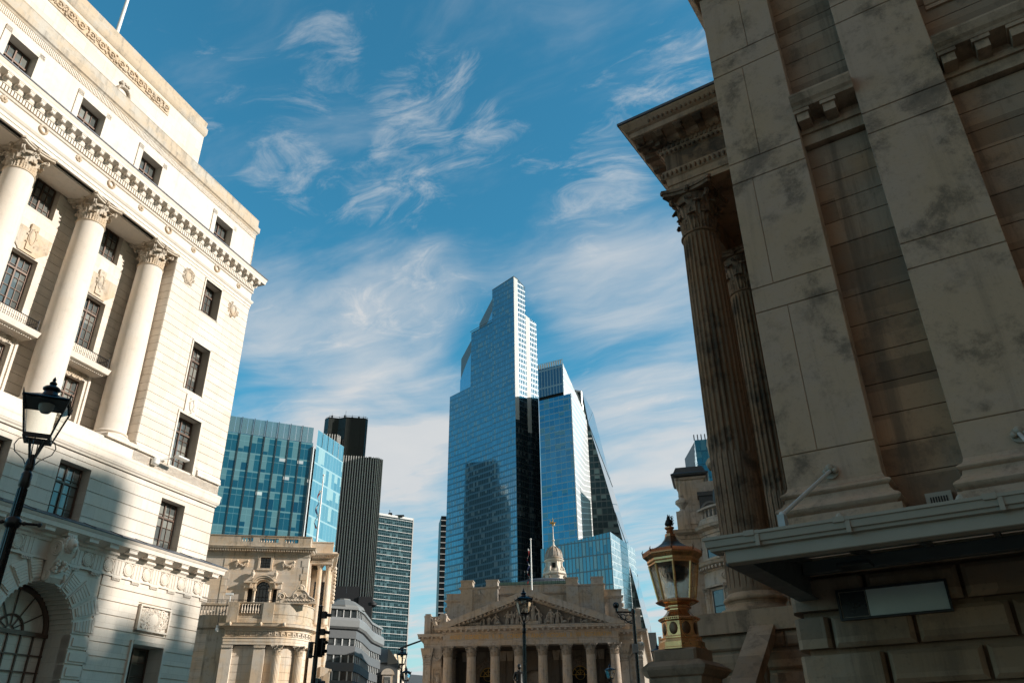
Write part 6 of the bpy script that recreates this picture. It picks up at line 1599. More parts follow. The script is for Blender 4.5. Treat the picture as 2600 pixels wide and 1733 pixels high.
for k in range(10):
    u_ = -.1-2.6*k
    x, y = C_[0]+d65[0]*u_, C_[1]+d65[1]*u_
    w_ = .055
    MB().prism([(x-d65[0]*w_+n65[0]*.22,y-d65[1]*w_+n65[1]*.22),(x+d65[0]*w_+n65[0]*.22,y+d65[1]*w_+n65[1]*.22),(x+d65[0]*w_,y+d65[1]*w_),(x-d65[0]*w_,y-d65[1]*w_)], 0, 67.4 if k else 62.8).build('fin', M_dsteel if k else M_steel, t)
    MB().prism([(x-d65[0]*w_*1.8+n65[0]*.16,y-d65[1]*w_*1.8+n65[1]*.16),(x-d65[0]*w_+n65[0]*.23,y-d65[1]*w_+n65[1]*.23),(x-d65[0]*w_,y-d65[1]*w_),(x-d65[0]*w_*1.8,y-d65[1]*w_*1.8)], 0, 67.45 if k else 62.8).build('fin_edge', M_steel, t)
mb = MB(); mb.prism([off(C_,-.55,155),(C_[0]+.3,C_[1]-.5),(C_[0]+.3,C_[1]+.3),off(C_,.3,-115)], 0, 62.7); mb.build('corner_fin', M_steel, t)
mb = MB(); mb.prism([(C_[0],C_[1]),(C2[0],C2[1]),(R_[0],R_[1]),off(R_,20,-72),off(L_,14,-25),(L_[0],L_[1])][0:6], 0, 63.2); 
MB().prism([off(C_,.5,-25),off(C2,.9,-35),off(R_,.9,-72),off(R_,20,-60),off(L_,18,-25),off(L_,.6,-25)], 0, 63.0).build('core_block', plain('office_core', (.02,.05,.07), .6), t)
MB().prism([off(C_,5,-60),off(C2,5,-35),off(R_,4,-72),off(L_,12,-15)], 63, 64.).build('roof_plant', M_roof, t)

# --- dark plain blocks at the foot of the ribbed tower
t = thing('dark_service_block', 'plain black stepped block at the foot of the ribbed dark tower', 'building', tuple(pol(300,-11.3))+(0,), face_rot(78.7))
M_blk = plain('dark_cladding', (.016,.017,.021), .6, 0, .15)
mb = MB(); mb.box(-9,1.7,0,14,0,57); mb.build('tall_block', M_blk, t); MB().box(1.7,6.6,-.5,12,0,53.4).build('low_block', M_blk, t)
for z, w, x in ((52,2.0,6.6),(43.5,1.7,6.6),(37,2.2,6.8)): MB().lathe([(w*.5,z-2.),(w*.9,z-1.4),(w*.95,z-.6),(w*.6,z-.3),(w*.6,z)], 16, x, 1).build('roof_cowl', M_blk, t, True)

# --- glass sliver behind the right-hand turret building
c = pol(420,13.86); r = walk(c,100,16.)
t = root('blue_glass_tower', 'sliver of a blue glass tower between the big fluted column and the sky', 'skyscraper', c)
C_,R_ = rel(t, c, r); mb = MB(); mb.wall(C_, R_, 0, 155.); mb.build('front_facade', curtain('sliver_glass', 2.9, 7.4, (.03,.22,.36), (.05,.28,.42), (.02,.14,.24), .25, .5, .75, .06, .2, (.08,.3,.42)), t, recalc=False)
mb = MB(); l2 = rel(t, walk(c,10,13.62))[0]; mb.quad((C_[0],C_[1],120),(C_[0],C_[1],154),(C_[0]-1.2,C_[1]+2,136)); mb.quad((C_[0]-.05,C_[1]+.1,120),(C_[0]-.05,C_[1]+.1,154),(C_[0]-1.2,C_[1]+2,136)); mb.build('side_glass', G22b, t)
MB().prism([(C_[0]+.3,C_[1]+.5),(R_[0],R_[1]+.5),(R_[0],R_[1]+30),(C_[0]+.3,C_[1]+30)], 0, 154.6).build('core_block', M_dsteel, t)
for k in range(9): x = C_[0]+(R_[0]-C_[0])*k/8; y = C_[1]+(R_[1]-C_[1])*k/8; MB().prism([(x-.25,y-.1),(x+.25,y-.1),(x+.25,y+.4),(x-.25,y+.4)], 155, 158.2).build('parapet_post', M_dsteel, t)

# --- unseen office added south of the mansion, wings and roof shaped to cast the soft shade on the bank's lower left
t = thing('unseen_office', 'unseen tall office block added sunward of the square to shade the bank', 'building', (121,24,0), radians(-90+5))
OFFICE = t
OFW = curtain('office_far', 3, 3.6, (.1,.14,.16), (.15,.2,.22), (.4,.4,.38), .4, 1., .3, .2, .2)
MB().prism([(0,0),(60,0),(60,30),(14,30)], 0, 70).build('tall_wing', OFW, t)
mb = MB(); mb.prism([(-22,0),(0,0),(8,20),(-8,20)], 0, 62.6)
for x, w, h in ((-1.5,1.2,1.3),(-4.6,.5,2.2),(-8.4,1.5,.9),(-6.6,.35,1.8),(-11.5,2.,1.6)): mb.box(x-w, x+w, .5, 1.5, 62.6, 62.6+h)
mb.build('low_wing', OFW, t); MB().prism([(1,1),(59,1),(59,29),(16,29)], 70, 71).build('parapet', M_roof, t)
# ================================================================== middle-distance buildings
# --- grey office with the bent corner
c = pol(130,-11.05); l = walk(c,62,-13.4); r = walk(c,-1,-10.02)
t = root('grey_panel_office', 'grey panelled office with white mullions and a pale domed roof, beside the pale stone block', 'building', c)
C_,L_,R_ = rel(t, c, l, r); Rb = (R_[0]+.7, R_[1]+7)
M_gpan = plain('grey_slate_panel', (.11,.12,.13), .6, 0, .2, 1.5); M_gmet = plain('pale_metal_band', (.24,.25,.255), .45, .2, .08); M_gwin = window_glass('grey_office_glass', (.015,.017,.02), (.10,.11,.11), (.9,1.), .5, .08)
path = [L_, C_, (C_[0]+.25,C_[1]+4), R_, Rb]
MB().prism([L_,C_,(C_[0]+.25,C_[1]+4),R_,Rb,(L_[0]+2,L_[1]+24)], 0, 22.2).build('core', M_gwin, t)
for z0, z1, o_, m_ in ((0,6.8,.25,M_gpan),(8.3,9.4,.25,M_gpan),(10.8,11.8,.25,M_gpan),(13.1,14.3,.25,M_gpan),(15.4,16.7,.25,M_gpan),(17.75,18.9,.25,M_gpan)):
    MB().sweep(path, [(-.3,z0),(o_,z0),(o_,z1),(-.3,z1)]).build('spandrel_band', m_, t)
MB().sweep(path, [(-.3,19.1),(.5,19.1),(.75,19.4),(.75,20.3),(.55,20.75),(-.3,20.75)]).build('projecting_band', M_gmet, t)
MB().sweep(path, [(-.3,22.0),(.35,22.0),(.35,22.35),(-.3,22.4)]).build('roof_edge', M_gmet, t)
def mull(z0, z1, d, w, name, o_=.12):
    mb = MB(); acc = 0
    for p, q in zip(path, path[1:]):
        L = sqrt((p[0]-q[0])**2+(p[1]-q[1])**2); dx, dy = (q[0]-p[0])/L, (q[1]-p[1])/L; nx, ny = dy, -dx; u_ = .15
        while u_ < L:
            x, y = p[0]+dx*u_, p[1]+dy*u_
            mb = MB(); mb.prism([(x-dx*w-nx*.1,y-dy*w-ny*.1),(x+dx*w-nx*.1,y+dy*w-ny*.1),(x+dx*w+nx*o_,y+dy*w+ny*o_),(x-dx*w+nx*o_,y-dy*w+ny*o_)], z0, z1); mb.build(name, M_steel, t)
            u_ += d
mull(20.75,22.0,1.1,.06,'mullion',.15)
for z0, z1 in ((16.75,17.7),(14.35,15.35),(11.85,13.05)): mull(z0-.05, z1+.05, 1.15, .09, 'mullion')
cx_, cy_ = (C_[0]*.55+L_[0]*.45)+.6, (C_[1]*.5+L_[1]*.5)+4.
MB().lathe([(3.6,22.3),(3.3,22.8),(1.9,23.7),(1.2,23.9),(1.1,24.1)], 10, cx_-1.2, cy_).build('domed_roof', plain('pale_roof_panel', (.20,.20,.19), .5, .1, .1), t)
MB().tube([(cx_-.9,cy_,25),(cx_-.9,cy_,32)], .06, 5).build('mast', M_dsteel, t)
# --- slate mansard house
t = thing('slate_mansard_house', 'dark slate mansard building with one arched stone dormer, right of the grey office', 'building', tuple(pol(150,-8.95))+(0,), face_rot(81))
M_slt = plain('dark_slate', (.055,.06,.062), .5, 0, .35, 4.); M_slg = plain('grey_lead_roof', (.20,.20,.19), .6, 0, .2, 2.)
MB().box(-6,2.4,0,16,0,12.).build('wall', M_re, t)
MB().prism([(-6,0),(2.4,0),(2.4,16),(-6,16)],12,17,[14.2,17,17,14.2]).build('lower_slope', M_slt, t) if False else MB().yz([(-.2,12),(2.4,16.6),(14,16.6),(16,12)], -6., 2.5).build('mansard_slope', M_slt, t)
mb = MB(); mb.yz([(2.2,16.6),(5,19.2),(11,19.2),(14,16.6)], -2.2, .6); mb.prism([(-4.4,2.4),(-2.2,2.2),(-2.2,9),(-4.4,9)], 16, 19.1, [16.2,19.1,19.1,16.2]); mb.prism([(.6,2.2),(3,2.4),(3,9),(.6,9)], 16, 19, [19.1,16.2,16.2,19.1]); mb.build('upper_roof', M_slg, t)
mb = MB(); xc = .75; mb.box(xc-.9,xc+.9,-.2,3,12.2,14.4); pts = [(xc-1.15,14.4)]+[(xc-1.15*cos(pi*k/10),14.45+.95*sin(pi*k/10)) for k in range(11)]+[(xc+1.15,14.4)]; mb.xz(pts, -.35, 3); mb.build('dormer', M_bes, t)
o = MB().box(xc-.55,xc+.55,-.25,-.15,12.4,14.1).build('window', M_steel, t); mb = MB(); mb.box(xc-.5,xc-.04,-.28,-.24,12.5,14.0); mb.box(xc+.04,xc+.5,-.28,-.24,12.5,14.0); mb.build('pane', M_lbglass, o)
mb = MB(); mb.sweep([(-6,0),(2.5,0)], [(0,11.3),(.3,11.6),(.5,11.9),(0,12.1)]); mb.build('eaves', M_slg, t)
mb = MB(); mb.box(-3.2,-2.2,.4,2.4,12.6,14.1); mb.build('slate_dormer', M_slt, t); MB().box(-3.,-2.4,.38,.4,12.8,13.8).build('dormer_window', M_gwin, t)
for x, y, z in ((-1.2,2.2,16.7),(-2.2,.9,14.4)): MB().tube([(x,y,z),(x+.3,y-.5,z+.1)], .25, 7).build('roof_vent', M_slg, t)
# --- white terrace further along
t = thing('white_terrace', 'white terrace with a slate roof and tall chimney wall, left of the temple front', 'building', tuple(pol(165,-8.0))+(0,), face_rot(40))
M_wst = stone('white_stucco', (.66,.60,.52), stain=.2, streak=.2, bump=.1)
wh = []
for k in range(7):
    for z in (4.2,8.2): wh.append((2.2+1.55*k, 3.0+1.55*k, z, z+2.))
mb = MB(); slab_wall(mb, 0, 14, 0, 12.6, 0, .6, wh); mb.box(0,14,.6,9,0,12.6); mb.build('wall', M_wst, t)
for w in wh: o = MB().box(w[0],w[1],.3,.36,w[2]+.95,w[2]+1.02).build('window', M_steel, t); MB().box(w[0],w[1],.4,.45,w[2],w[3]).build('pane', M_gwin, o)
mb = MB(); mb.sweep([(0,0),(14,0)], [(0,12.2),(.2,12.4),(.5,12.7),(.5,12.9),(0,13.)]); mb.build('cornice', M_wst, t)
for k in range(12): mb = MB(); mb.ball((.6+1.15*k,-.25,13.25), .22, 6, 5, (1,1,1.5)); mb.build('parapet_urn', M_slg, t)
MB().yz([(.2,12.9),(4,16.4),(8.8,12.9)], 2, 14).build('roof', M_slt, t)
mb = MB(); mb.box(-.6,2.3,.5,6,0,18.9); mb.box(-.8,2.5,.4,6.1,18.9,19.4); mb.build('chimney_wall', M_wst, t)
# thin diagonal jib
t = thing('diagonal_jib', 'thin grey diagonal beam crossing the gap left of the grey temple front', 'crane', tuple(pol(140,-7.55))+(0,))
MB().tube([(-1.2,0,17.4),(.2,0,18.0),(3.2,0,19.0)], [.16,.16,.14], 6).build('beam', M_dsteel, t); MB().tube([(-.5,.2,0),(-.5,.2,17.7)], .12, 8).build('mast', M_dsteel, t)
# --- right: ornate turret building
t = thing('turret_building', 'ornate stone building with a rounded turret and chimney, between lantern and fluted column', 'building', tuple(pol(55,14.3))+(0,), face_rot(90+14.3))
T = t
M_tb = stone('brown_grey_stone', (.50,.44,.38), dark=(.13,.11,.09), block=(1.1,.42,.003), stain=.45, streak=.5, bump=.25)
M_tbs = stone('brown_grey_smooth', (.52,.455,.39), dark=(.12,.10,.085), stain=.45, streak=.5, bump=.25)
# local: x right, y away; straight wall at y=2 from x=-2.35, turret centre (2.4,2.6) r=3.9
xw, yw, tc_, R_t = -2.25, 1.5, (2.55,3.1), 3.75
def tpath(o=0., o2=None):
    o2 = o if o2 is None else o2
    P_ = [(xw-o2, 12), (xw-o2, yw-o2)]
    a0 = radians(203)
    for k in range(19): a = a0+(radians(360)-a0)*k/18; P_.append((tc_[0]+(R_t+o)*cos(a), tc_[1]+(R_t+o)*sin(a)))
    return P_
th_ = []
MB().prism(tpath()+[(6.3,12)], 0, 15.2).build('wall', M_tb, t)
cor = lambda z: [(0,z-.55),(.08,z-.5),(.12,z-.3),(.45,z-.14),(.5,z),(.55,z+.05),(0,z+.12)]
for z, nm in ((15.5,'top_cornice'),(13.05,'mid_cornice')): MB().sweep(tpath() if nm == 'top_cornice' else tpath()[2:], cor(z)).build(nm, M_tbs, t)
MB().sweep(tpath()[2:], [(0,11.6),(.06,11.62),(.06,12.4),(0,12.42)]).build('architrave', M_tbs, t)
MB().sweep(tpath(), [(0,15.6),(.05,15.62),(.05,16.0),(.0,16.02),(.02,16.05),(.02,16.15),(-.4,16.15),(-.4,15.6)]).build('parapet_base', M_tbs, t)
mb = MB(); mb.sweep(tpath(), [(-.05,16.75),(.08,16.77),(.1,16.9),(-.4,16.92),(-.4,16.75)]); mb.box(xw-.05,xw+1.9,yw-.05,yw+.35,16.,16.8); mb.build('parapet_rail', M_tbs, t)
bt = baluster_mb(.62,.09).mesh('baluster', True); bt.materials.append(M_tbs)
for k in range(24):
    a = radians(205+6.2*k); 
    if k % 9 in (7, 8): MB().box(-.2,.2,-.2,.2,0,.7).build('parapet_die', M_tbs, t).location = (tc_[0]+(R_t-.15)*cos(a), tc_[1]+(R_t-.15)*sin(a), 16.1)
    else: link('baluster', bt, t, loc=(tc_[0]+(R_t-.15)*cos(a), tc_[1]+(R_t-.15)*sin(a), 16.12))
mb = MB(); mb.box(xw-.1,xw+.8,yw-.1,yw+.8,15.6,16.95); mb.lathe([(.42,16.95),(.3,17.05),(.16,17.15),(.2,17.3),(.46,17.6),(.44,17.8),(.2,17.95),(.14,18.05),(.2,18.15),(.1,18.4),(.02,19.4)], 14, xw+.35, yw+.3); mb.build('corner_urn', M_tbs, t, True)
mb = MB(); mb.box(xw+.1,xw+2.1,4,7,15.6,20.1); mb.sweep([(xw+.1,7),(xw+.1,4),(xw+2.1,4),(xw+2.1,7)], [(0,20.0),(.12,20.05),(.2,20.2),(0,20.25)]); mb.build('chimney', M_tb, t)
mb = MB(); mb.sweep([(xw+.1,7),(xw+.1,4),(xw+2.1,4),(xw+2.1,7)], [(0,20.25),(.35,20.3),(.42,20.45),(.2,20.6),(0,21.05),(-1,21.05),(-1,20.25)]); mb.build('chimney_cap', M_slt, t)
mb = MB(); mb.box(xw+1.6,xw+3.2,3.0,6,15.6,18.4); mb.build('dormer', M_slt, t); mb = MB(); mb.torus((xw+2.35,2.95,17.3), .6, .12, 'y', 16, 5); mb.ball((xw+2.35,3.0,17.3), .55, 12, 8, (1,.2,1)); mb.build('dormer_roundel', M_slg, t, True)
MB().box(xw+1.5,xw+3.4,2.9,6,18.4,18.7).build('dormer_roof', M_slt, t)
MB().box(xw+2.0,xw+5,3.4,8,15.6,19.6).build('rear_parapet', M_tb, t)
# upper drum with round window, partly behind the column
mb = MB(); mb.lathe([(2.5,15.6),(2.5,20.6),(2.9,20.8),(3.0,21.1),(2.5,21.3),(2.2,21.6),(2.2,23.2)], 20, tc_[0]+.6, tc_[1]+.6); mb.build('turret_drum', M_tbs, t)
mb = MB(); mb.lathe([(2.3,23.2),(2.4,23.5),(2.0,24.2),(1.2,24.9),(.3,25.4),(.2,26)], 20, tc_[0]+.6, tc_[1]+.6); mb.build('turret_dome', M_slg, t, True)
for a in (206, 250):
    a = radians(a); mb = MB(); mb.torus((0,0,0), .55, .14, 'y', 18, 6, 1, 1.35); mb.ball((0,.05,0), .5, 10, 8, (1,.15,1.35)); o = mb.build('round_window', M_tbs, t, True); o.location = (tc_[0]+.6+2.25*cos(a), tc_[1]+.6+2.25*sin(a), 22.5); o.rotation_euler.z = a+pi/2
    mb = MB(); mb.ball((0,0,0), .42, 10, 8, (1,.25,1.35)); mb.build('pane', M_dark, o)
mb = MB(); a = radians(212); x, y = tc_[0]+.6+2.75*cos(a), tc_[1]+.6+2.75*sin(a); mb.lathe([(.35,17.),(.5,17.6),(.42,18.3),(.15,18.6),(.2,18.9),(.05,19.3)], 12, x, y-.8); mb.build('stone_urn', M_slt, t, True)
for k in range(3):
    a = radians(204+k*9); mb = MB(); mb.lathe([(.2,21.3),(.24,21.9),(.3,22.1),(.22,22.6),(.12,22.8),(.16,23.1),(.05,23.3)], 8, tc_[0]+.6+2.7*cos(a), tc_[1]+.6+2.7*sin(a)); mb.build('turret_finial', M_tbs, t, True)
# windows and fluted pilasters on the bow
def on_t(deg, o): a = radians(deg); return (tc_[0]+(R_t+o)*cos(a), tc_[1]+(R_t+o)*sin(a), a+pi/2)
tf = fluted_mb(.34,.30,0,5.4,14,.0)
tfm = tf.mesh('fluted_pilaster', True); tfm.materials.append(M_tb); tcap = corinthian(1.9).mesh('capital', True); tcap.materials.append(M_tbs)
for dg in (211, 240, 270, 300):
    x, y, a = on_t(dg, .05); p = link('fluted_pilaster', tfm, t, loc=(x,y,5.4)); link('capital', tcap, p, loc=(0,0,5.38), scale=(.31,.31,.31))
for dg in (225, 255, 285):
    for z0, z1 in ((13.35,14.6),(9.2,11.2),(6.3,7.9)):
        x, y, a = on_t(dg, .03)
        mb = MB(); mb.box(-.62,.62,-.08,.1,z1,z1+.14); mb.box(-.62,-.5,-.06,.1,z0,z1); mb.box(.5,.62,-.06,.1,z0,z1); mb.box(-.7,.7,-.16,.1,z0-.14,z0)
        if z0 < 13: mb.box(-.85,.85,-.35,.1,z1+.2,z1+.32)
        s_ = mb.build('window_surround', M_tbs, t); s_.location = (x,y,0); s_.rotation_euler.z = a
        mb = MB(); mb.box(-.5,.5,-.02,.02,z0,z1); mb.build('pane', M_gwin, s_)
        mb = MB(); mb.box(-.5,.5,-.05,-.02,(z0+z1)/2-.03,(z0+z1)/2+.03); mb.box(-.5,-.46,-.05,-.02,z0,z1); mb.box(.46,.5,-.05,-.02,z0,z1); mb.build('sash_bar', M_iron, s_)
for dg in (238, 268):
    x, y, a = on_t(dg, .03); mb = MB(); mb.box(-.5,.5,-.05,.05,13.3,14.9); o = mb.build('wall_panel', M_tbs, t); o.location = (x,y,0); o.rotation_euler.z = a
    carved_mb(0, 14.2, .7, 1.1, -.06, int(dg), False, 40, .1).build('carving', M_tbs, o, True)
    mb = MB(); mb.torus((0,-.06,0), .2, .05, 'y', 14, 5); mb.ball((0,-.03,0), .15, 8, 6, (1,.4,1.3)); o = mb.build('roundel', M_tbs, t, True); o.location = on_t(dg-2, .06)[:2]+(12.05,); o.rotation_euler.z = a
for k in range(34):
    x, y, a = on_t(204+4.5*k, .22); mb = MB(); mb.box(-.07,.07,-.2,.2,12.62,12.8); o = mb.build('bracket', M_tbs, t); o.location = (x,y,0); o.rotation_euler.z = a
# --- small buildings at the far right of the street
t = thing('far_street_building', 'small grey roofed building just right of the grey temple front', 'building', tuple(pol(150,9.9))+(0,), face_rot(100))
MB().box(-1.6,4,0,12,0,18).build('wall', M_re, t); mb = MB(); mb.box(-2.0,-.6,-1,8,17.6,20.7); mb.build('roof_plant', M_slg, t); MB().box(-.3,.3,1,2,18,20.2).build('chimney', M_tb, t)
mb = MB(); mb.yz([(-.6,14.2),(1.2,17.4),(1.2,14.2)], -1.7, 1.2); mb.build('green_roof', M_copgr, t)

# ================================================================== street lamps
M_lampg, _n, _p = newmat('lantern_glass'); _p.inputs['Base Color'].default_value = (.95,.97,.96,1); _p.inputs['Roughness'].default_value = .02; _p.inputs['Transmission Weight'].default_value = 1.; _p.inputs['IOR'].default_value = 1.08; _p.inputs['Specular IOR Level'].default_value = .5
M_blk2 = plain('black_gloss_paint', (.009,.009,.010), .28, .1, .2)
M_lblu = plain('blue_black_enamel', (.010,.012,.024), .22, .1, .2)
M_frost = plain('frosted_bowl', (.45,.45,.42), .35, 0, .08)
def street_lamp(name, label, loc, H, S, rot, bar=True, group='black street lamps'):
    """square tapering lantern on a cast iron post; H = height of the lantern base, S = half width at the eaves"""
    t = thing(name, label, 'street lamp', loc, rot, group)
    k = S/.31
    mb = MB(); mb.lathe([(r_*.78,z_) for r_,z_ in [(.16,0),(.17,.1),(.13,.2),(.13,.9),(.15,.95),(.09,1.05),(.075,1.2),(.07,H*.5),(.085,H*.5+.03),(.065,H*.5+.08),(.055,H-.75*k),(.075,H-.72*k),(.075,H-.55*k),(.05,H-.5*k),(.07,H-.45*k),(.06,H-.35*k),(.035,H-.25*k)]], 14)
    for q in range(10): a = q*2*pi/10; mb.tube([(.053*cos(a),.053*sin(a),1.2),(.043*cos(a),.043*sin(a),H-.76*k)], .009, 4)
    mb.build('post', M_blk2, t, True)
    if bar:
        mb = MB(); z = H-1.25*k; mb.tube([(-.33*k,0,z),(.33*k,0,z)], .016, 6); mb.lathe([(.06,z-.06),(.085,z-.03),(.085,z+.03),(.06,z+.06)], 12)
        for sg in (-1,1): mb.ball((sg*.33*k,0,z), .028, 6, 4); mb.ball((sg*.14*k,0,z), .026, 6, 4)
        mb.build('ladder_bar', M_blk2, t, True)
    mb = MB(); b = .17*k; zb_ = H
    for sx, sy in ((-1,-1),(1,-1),(1,1),(-1,1)):
        mb.tube([(.02*sx,.02*sy,H-.32*k),(b*.55*sx,b*.55*sy,H-.02)], .017*k, 5)
    for sg in (-1,1):
        pts = [(sg*(.04+.0*k),0,H-.42*k),(sg*.1*k,0,H-.33*k),(sg*.24*k,0,H-.22*k),(sg*.27*k,0,H-.12*k),(sg*.235*k,0,H-.03*k),(sg*.16*k,0,H+.0)]; mb.tube(pts, .008*k, 5)
        pts = [(q[1],q[0],q[2]) for q in pts]; mb.tube(pts, .008*k, 5)
    mb.box(-b-.01,b+.01,-b-.01,-b+.025,H-.03*k,H+.03*k); mb.box(-b-.01,b+.01,b-.025,b+.01,H-.03*k,H+.03*k); mb.box(-b-.01,-b+.025,-b,b,H-.03*k,H+.03*k); mb.box(b-.025,b+.01,-b,b,H-.03*k,H+.03*k); mb.box(-b,b,-.02,.02,H-.02*k,H)
    mb.build('lantern_frog', M_blk2, t, True)
    ht = .56*k; zt_ = H+ht; a_ = .3*k
    for sx, sy in ((-1,-1),(1,-1),(1,1),(-1,1)): MB().tube([(b*sx,b*sy,H),(a_*sx,a_*sy,zt_)], .016*k, 5).build('corner_bar', M_blk2, t)
    mb = MB(); 
    for sx, sy, ex, ey in ((-1,-1,1,-1),(1,-1,1,1),(1,1,-1,1),(-1,1,-1,-1)): mb.tube([(a_*sx,a_*sy,zt_),(a_*ex,a_*ey,zt_)], .022*k, 4); mb.tube([(a_*sx,a_*sy,zt_+.0),(a_*1.06*sx,a_*1.06*sy,zt_+.09*k)], [.018*k,.004], 5)
    mb.build('eaves_frame', M_blk2, t)
    for q in range(4):
        mb = MB(); c0, c1 = ((-1,-1),(1,-1),(1,1),(-1,1))[q], ((1,-1),(1,1),(-1,1),(-1,-1))[q]
        p = [(b*.97*c0[0],b*.97*c0[1],H),(b*.97*c1[0],b*.97*c1[1],H),(a_*.97*c1[0],a_*.97*c1[1],zt_),(a_*.97*c0[0],a_*.97*c0[1],zt_)]; w_ = [(x*.985,y*.985,z) for x,y,z in p]
        mb.quad(*p); mb.quad(*w_[::-1])
        for i in range(4): j = (i+1) % 4; mb.quad(p[i], p[j], w_[j], w_[i])
        mb.build('glass_pane', M_lampg, t)
    q = k*.68
    n_ = [(a_*1.0,zt_),(a_*.8,zt_+.07*q),(a_*.5,zt_+.15*q),(a_*.42,zt_+.17*q)]
    mb = MB(); mb.lathe([(r_*sqrt(2),z) for r_,z in n_], 4, rot=pi/4); mb.lathe([(.14*k,zt_+.13*q),(.12*k,zt_+.2*q),(.095*k,zt_+.28*q),(.085*k,zt_+.32*q),(.12*k,zt_+.33*q),(.125*k,zt_+.36*q),(.1*k,zt_+.4*q),(.06*k,zt_+.43*q),(.05*k,zt_+.45*q)], 16)
    mb.build('lantern_roof', M_lblu, t, True)
    MB().lathe([(.03*k,zt_+.44*q),(.05*k,zt_+.47*q),(.055*k,zt_+.5*q),(.03*k,zt_+.54*q),(.018*k,zt_+.57*q),(.03*k,zt_+.58*q),(.004,zt_+.66*q)], 10).build('finial', M_blk2, t, True)
    MB().lathe([(.0,zt_-.16*k),(.06*k,zt_-.15*k),(.1*k,zt_-.1*k),(.11*k,zt_-.02*k)], 14).build('lamp_bowl', M_frost, t, True)
    MB().box(-a_*.93,a_*.93,-a_*.93,a_*.93,zt_-.012*k,zt_-.002*k).build('reflector', plain('reflector_grey', (.14,.14,.135), .5), t)
    return t
SL = street_lamp('street_lamp', 'largest black street lamp with a square lantern, before the bank at the left edge', (10.2*sin(radians(-33.1)),10.2*cos(radians(-33.1)),0), 4.93, .245, radians(26+0))
street_lamp('street_lamp', 'tall black street lamp standing right before the carved pediment', (26*sin(radians(.6)),26*cos(radians(.6)),0), 5.58, .245, radians(12), False)
for loc, lab, sc, rot in (((40*sin(radians(-7.78)),40*cos(radians(-7.78))), 'black street lamp left of the temple front, before the slate roof', .98, .2),
                     ((47*sin(radians(-7.45)),47*cos(radians(-7.45))), 'lower black street lamp close behind the one before the slate roof', .95, .5),
                     ((40*sin(radians(9.66)),40*cos(radians(9.66))), 'black street lamp between the temple front and the copper lantern', .98, .3)):
    dup(bpy.data.objects['street_lamp.001'], (loc[0],loc[1],0), rot, lab, sc)
d = dup(bpy.data.objects['street_lamp.001'], (44*sin(radians(6.37)),44*cos(radians(6.37)),0), .6, 'smallest black street lamp, before the rightmost portico columns', .8)
d.scale = (.85,.85,.91)
# scroll-arm lamp post with a grey box and camera
t = thing('scroll_arm_post', 'black post with a scrolled arm and grey box, before the temple right end', 'lamp post', (40*sin(radians(8.22)),40*cos(radians(8.22)),0), radians(-8))
MB().lathe([(.14,0),(.14,1),(.1,1.2),(.085,3.5),(.08,7.6),(.11,7.62),(.11,7.75),(.06,7.85)], 12).build('post', M_blk2, t, True)
mb = MB(); mb.tube([(0,0,7.68),(-.8,0,7.72)], .045, 6)
for (x, z, R) in ((-.22,7.42,.16),(-.5,7.48,.13),(-.35,7.3,.1),(-.66,7.55,.09)): mb.torus((x,0,z), R, .022, 'y', 16, 5, a0=.4, a1=5.8)
mb.tube([(0,0,7.15),(-.2,0,7.2),(-.5,0,7.4),(-.75,0,7.66)], .03, 5); mb.build('scroll_arm', M_blk2, t, True)
mb = MB(); mb.tube([(-.8,0,7.7),(-.8,0,7.9)], .07, 8); mb.ball((-.8,0,8.03), .12, 10, 8); mb.torus((-.8,0,8.03), .13, .03, 'y', 14, 5); mb.build('lamp_holder', M_blk2, t, True)
MB().cbox(-.16,.12,-.2,.08,5.82,6.22,.02).build('grey_box', M_gmet, t)
mb = MB(); mb.tube([(.1,0,6.3),(.25,0,6.3)], .03, 6); mb.ball((.28,0,6.25), .09, 8, 6); mb.build('dome_camera', M_white, t, True)
# traffic signal on a tall post
t = thing('traffic_signal', 'black traffic signal post with several heads, before the pale stone corner bay', 'traffic light', (22*sin(radians(-13.5)),22*cos(radians(-13.5)),0), radians(14))
MB().lathe([(.07,0),(.065,3.3),(.055,5.1),(.06,5.14),(.0,5.16)], 12).build('post', M_blk2, t, True)
def head(x, y, z, h, w, yaw):
    mb = MB(); mb.cbox(-w/2,w/2,-.1,.1,0,h,.02); n = max(1, round(h/.26))
    for k in range(n): mb.tube([(0,-.08,h*(k+.5)/n),(0,-.22,h*(k+.5)/n-.02)], w*.38, 10)
    o = mb.build('signal_head', M_blk2, t); o.location = (x,y,z); o.rotation_euler.z = yaw
    mb = MB()
    for k in range(n): mb.lathe([(.0,0),(w*.3,.0)], 10) if False else mb.ball((0,-.1,h*(k+.5)/n), w*.3, 10, 6, (1,.25,1))
    mb.build('lens', plain('dark_lens', (.03,.02,.015), .2), o, True); return o
head(.09,0,4.83,.17,.11,1.2); head(.08,.02,4.42,.15,.11,1.4); head(-.15,-.02,3.86,.38,.12,.1); head(.13,0,3.92,.42,.12,.5); head(.09,0,3.2,.18,.13,1.0)
mb = MB(); mb.tube([(-.17,0,3.9),(.17,0,3.9)], .02, 5); mb.tube([(-.15,0,4.2),(.17,0,4.3)], .018, 5); mb.lathe([(.085,2.65),(.09,2.75),(.07,2.8)], 10); mb.build('bracket', M_blk2, t, True)
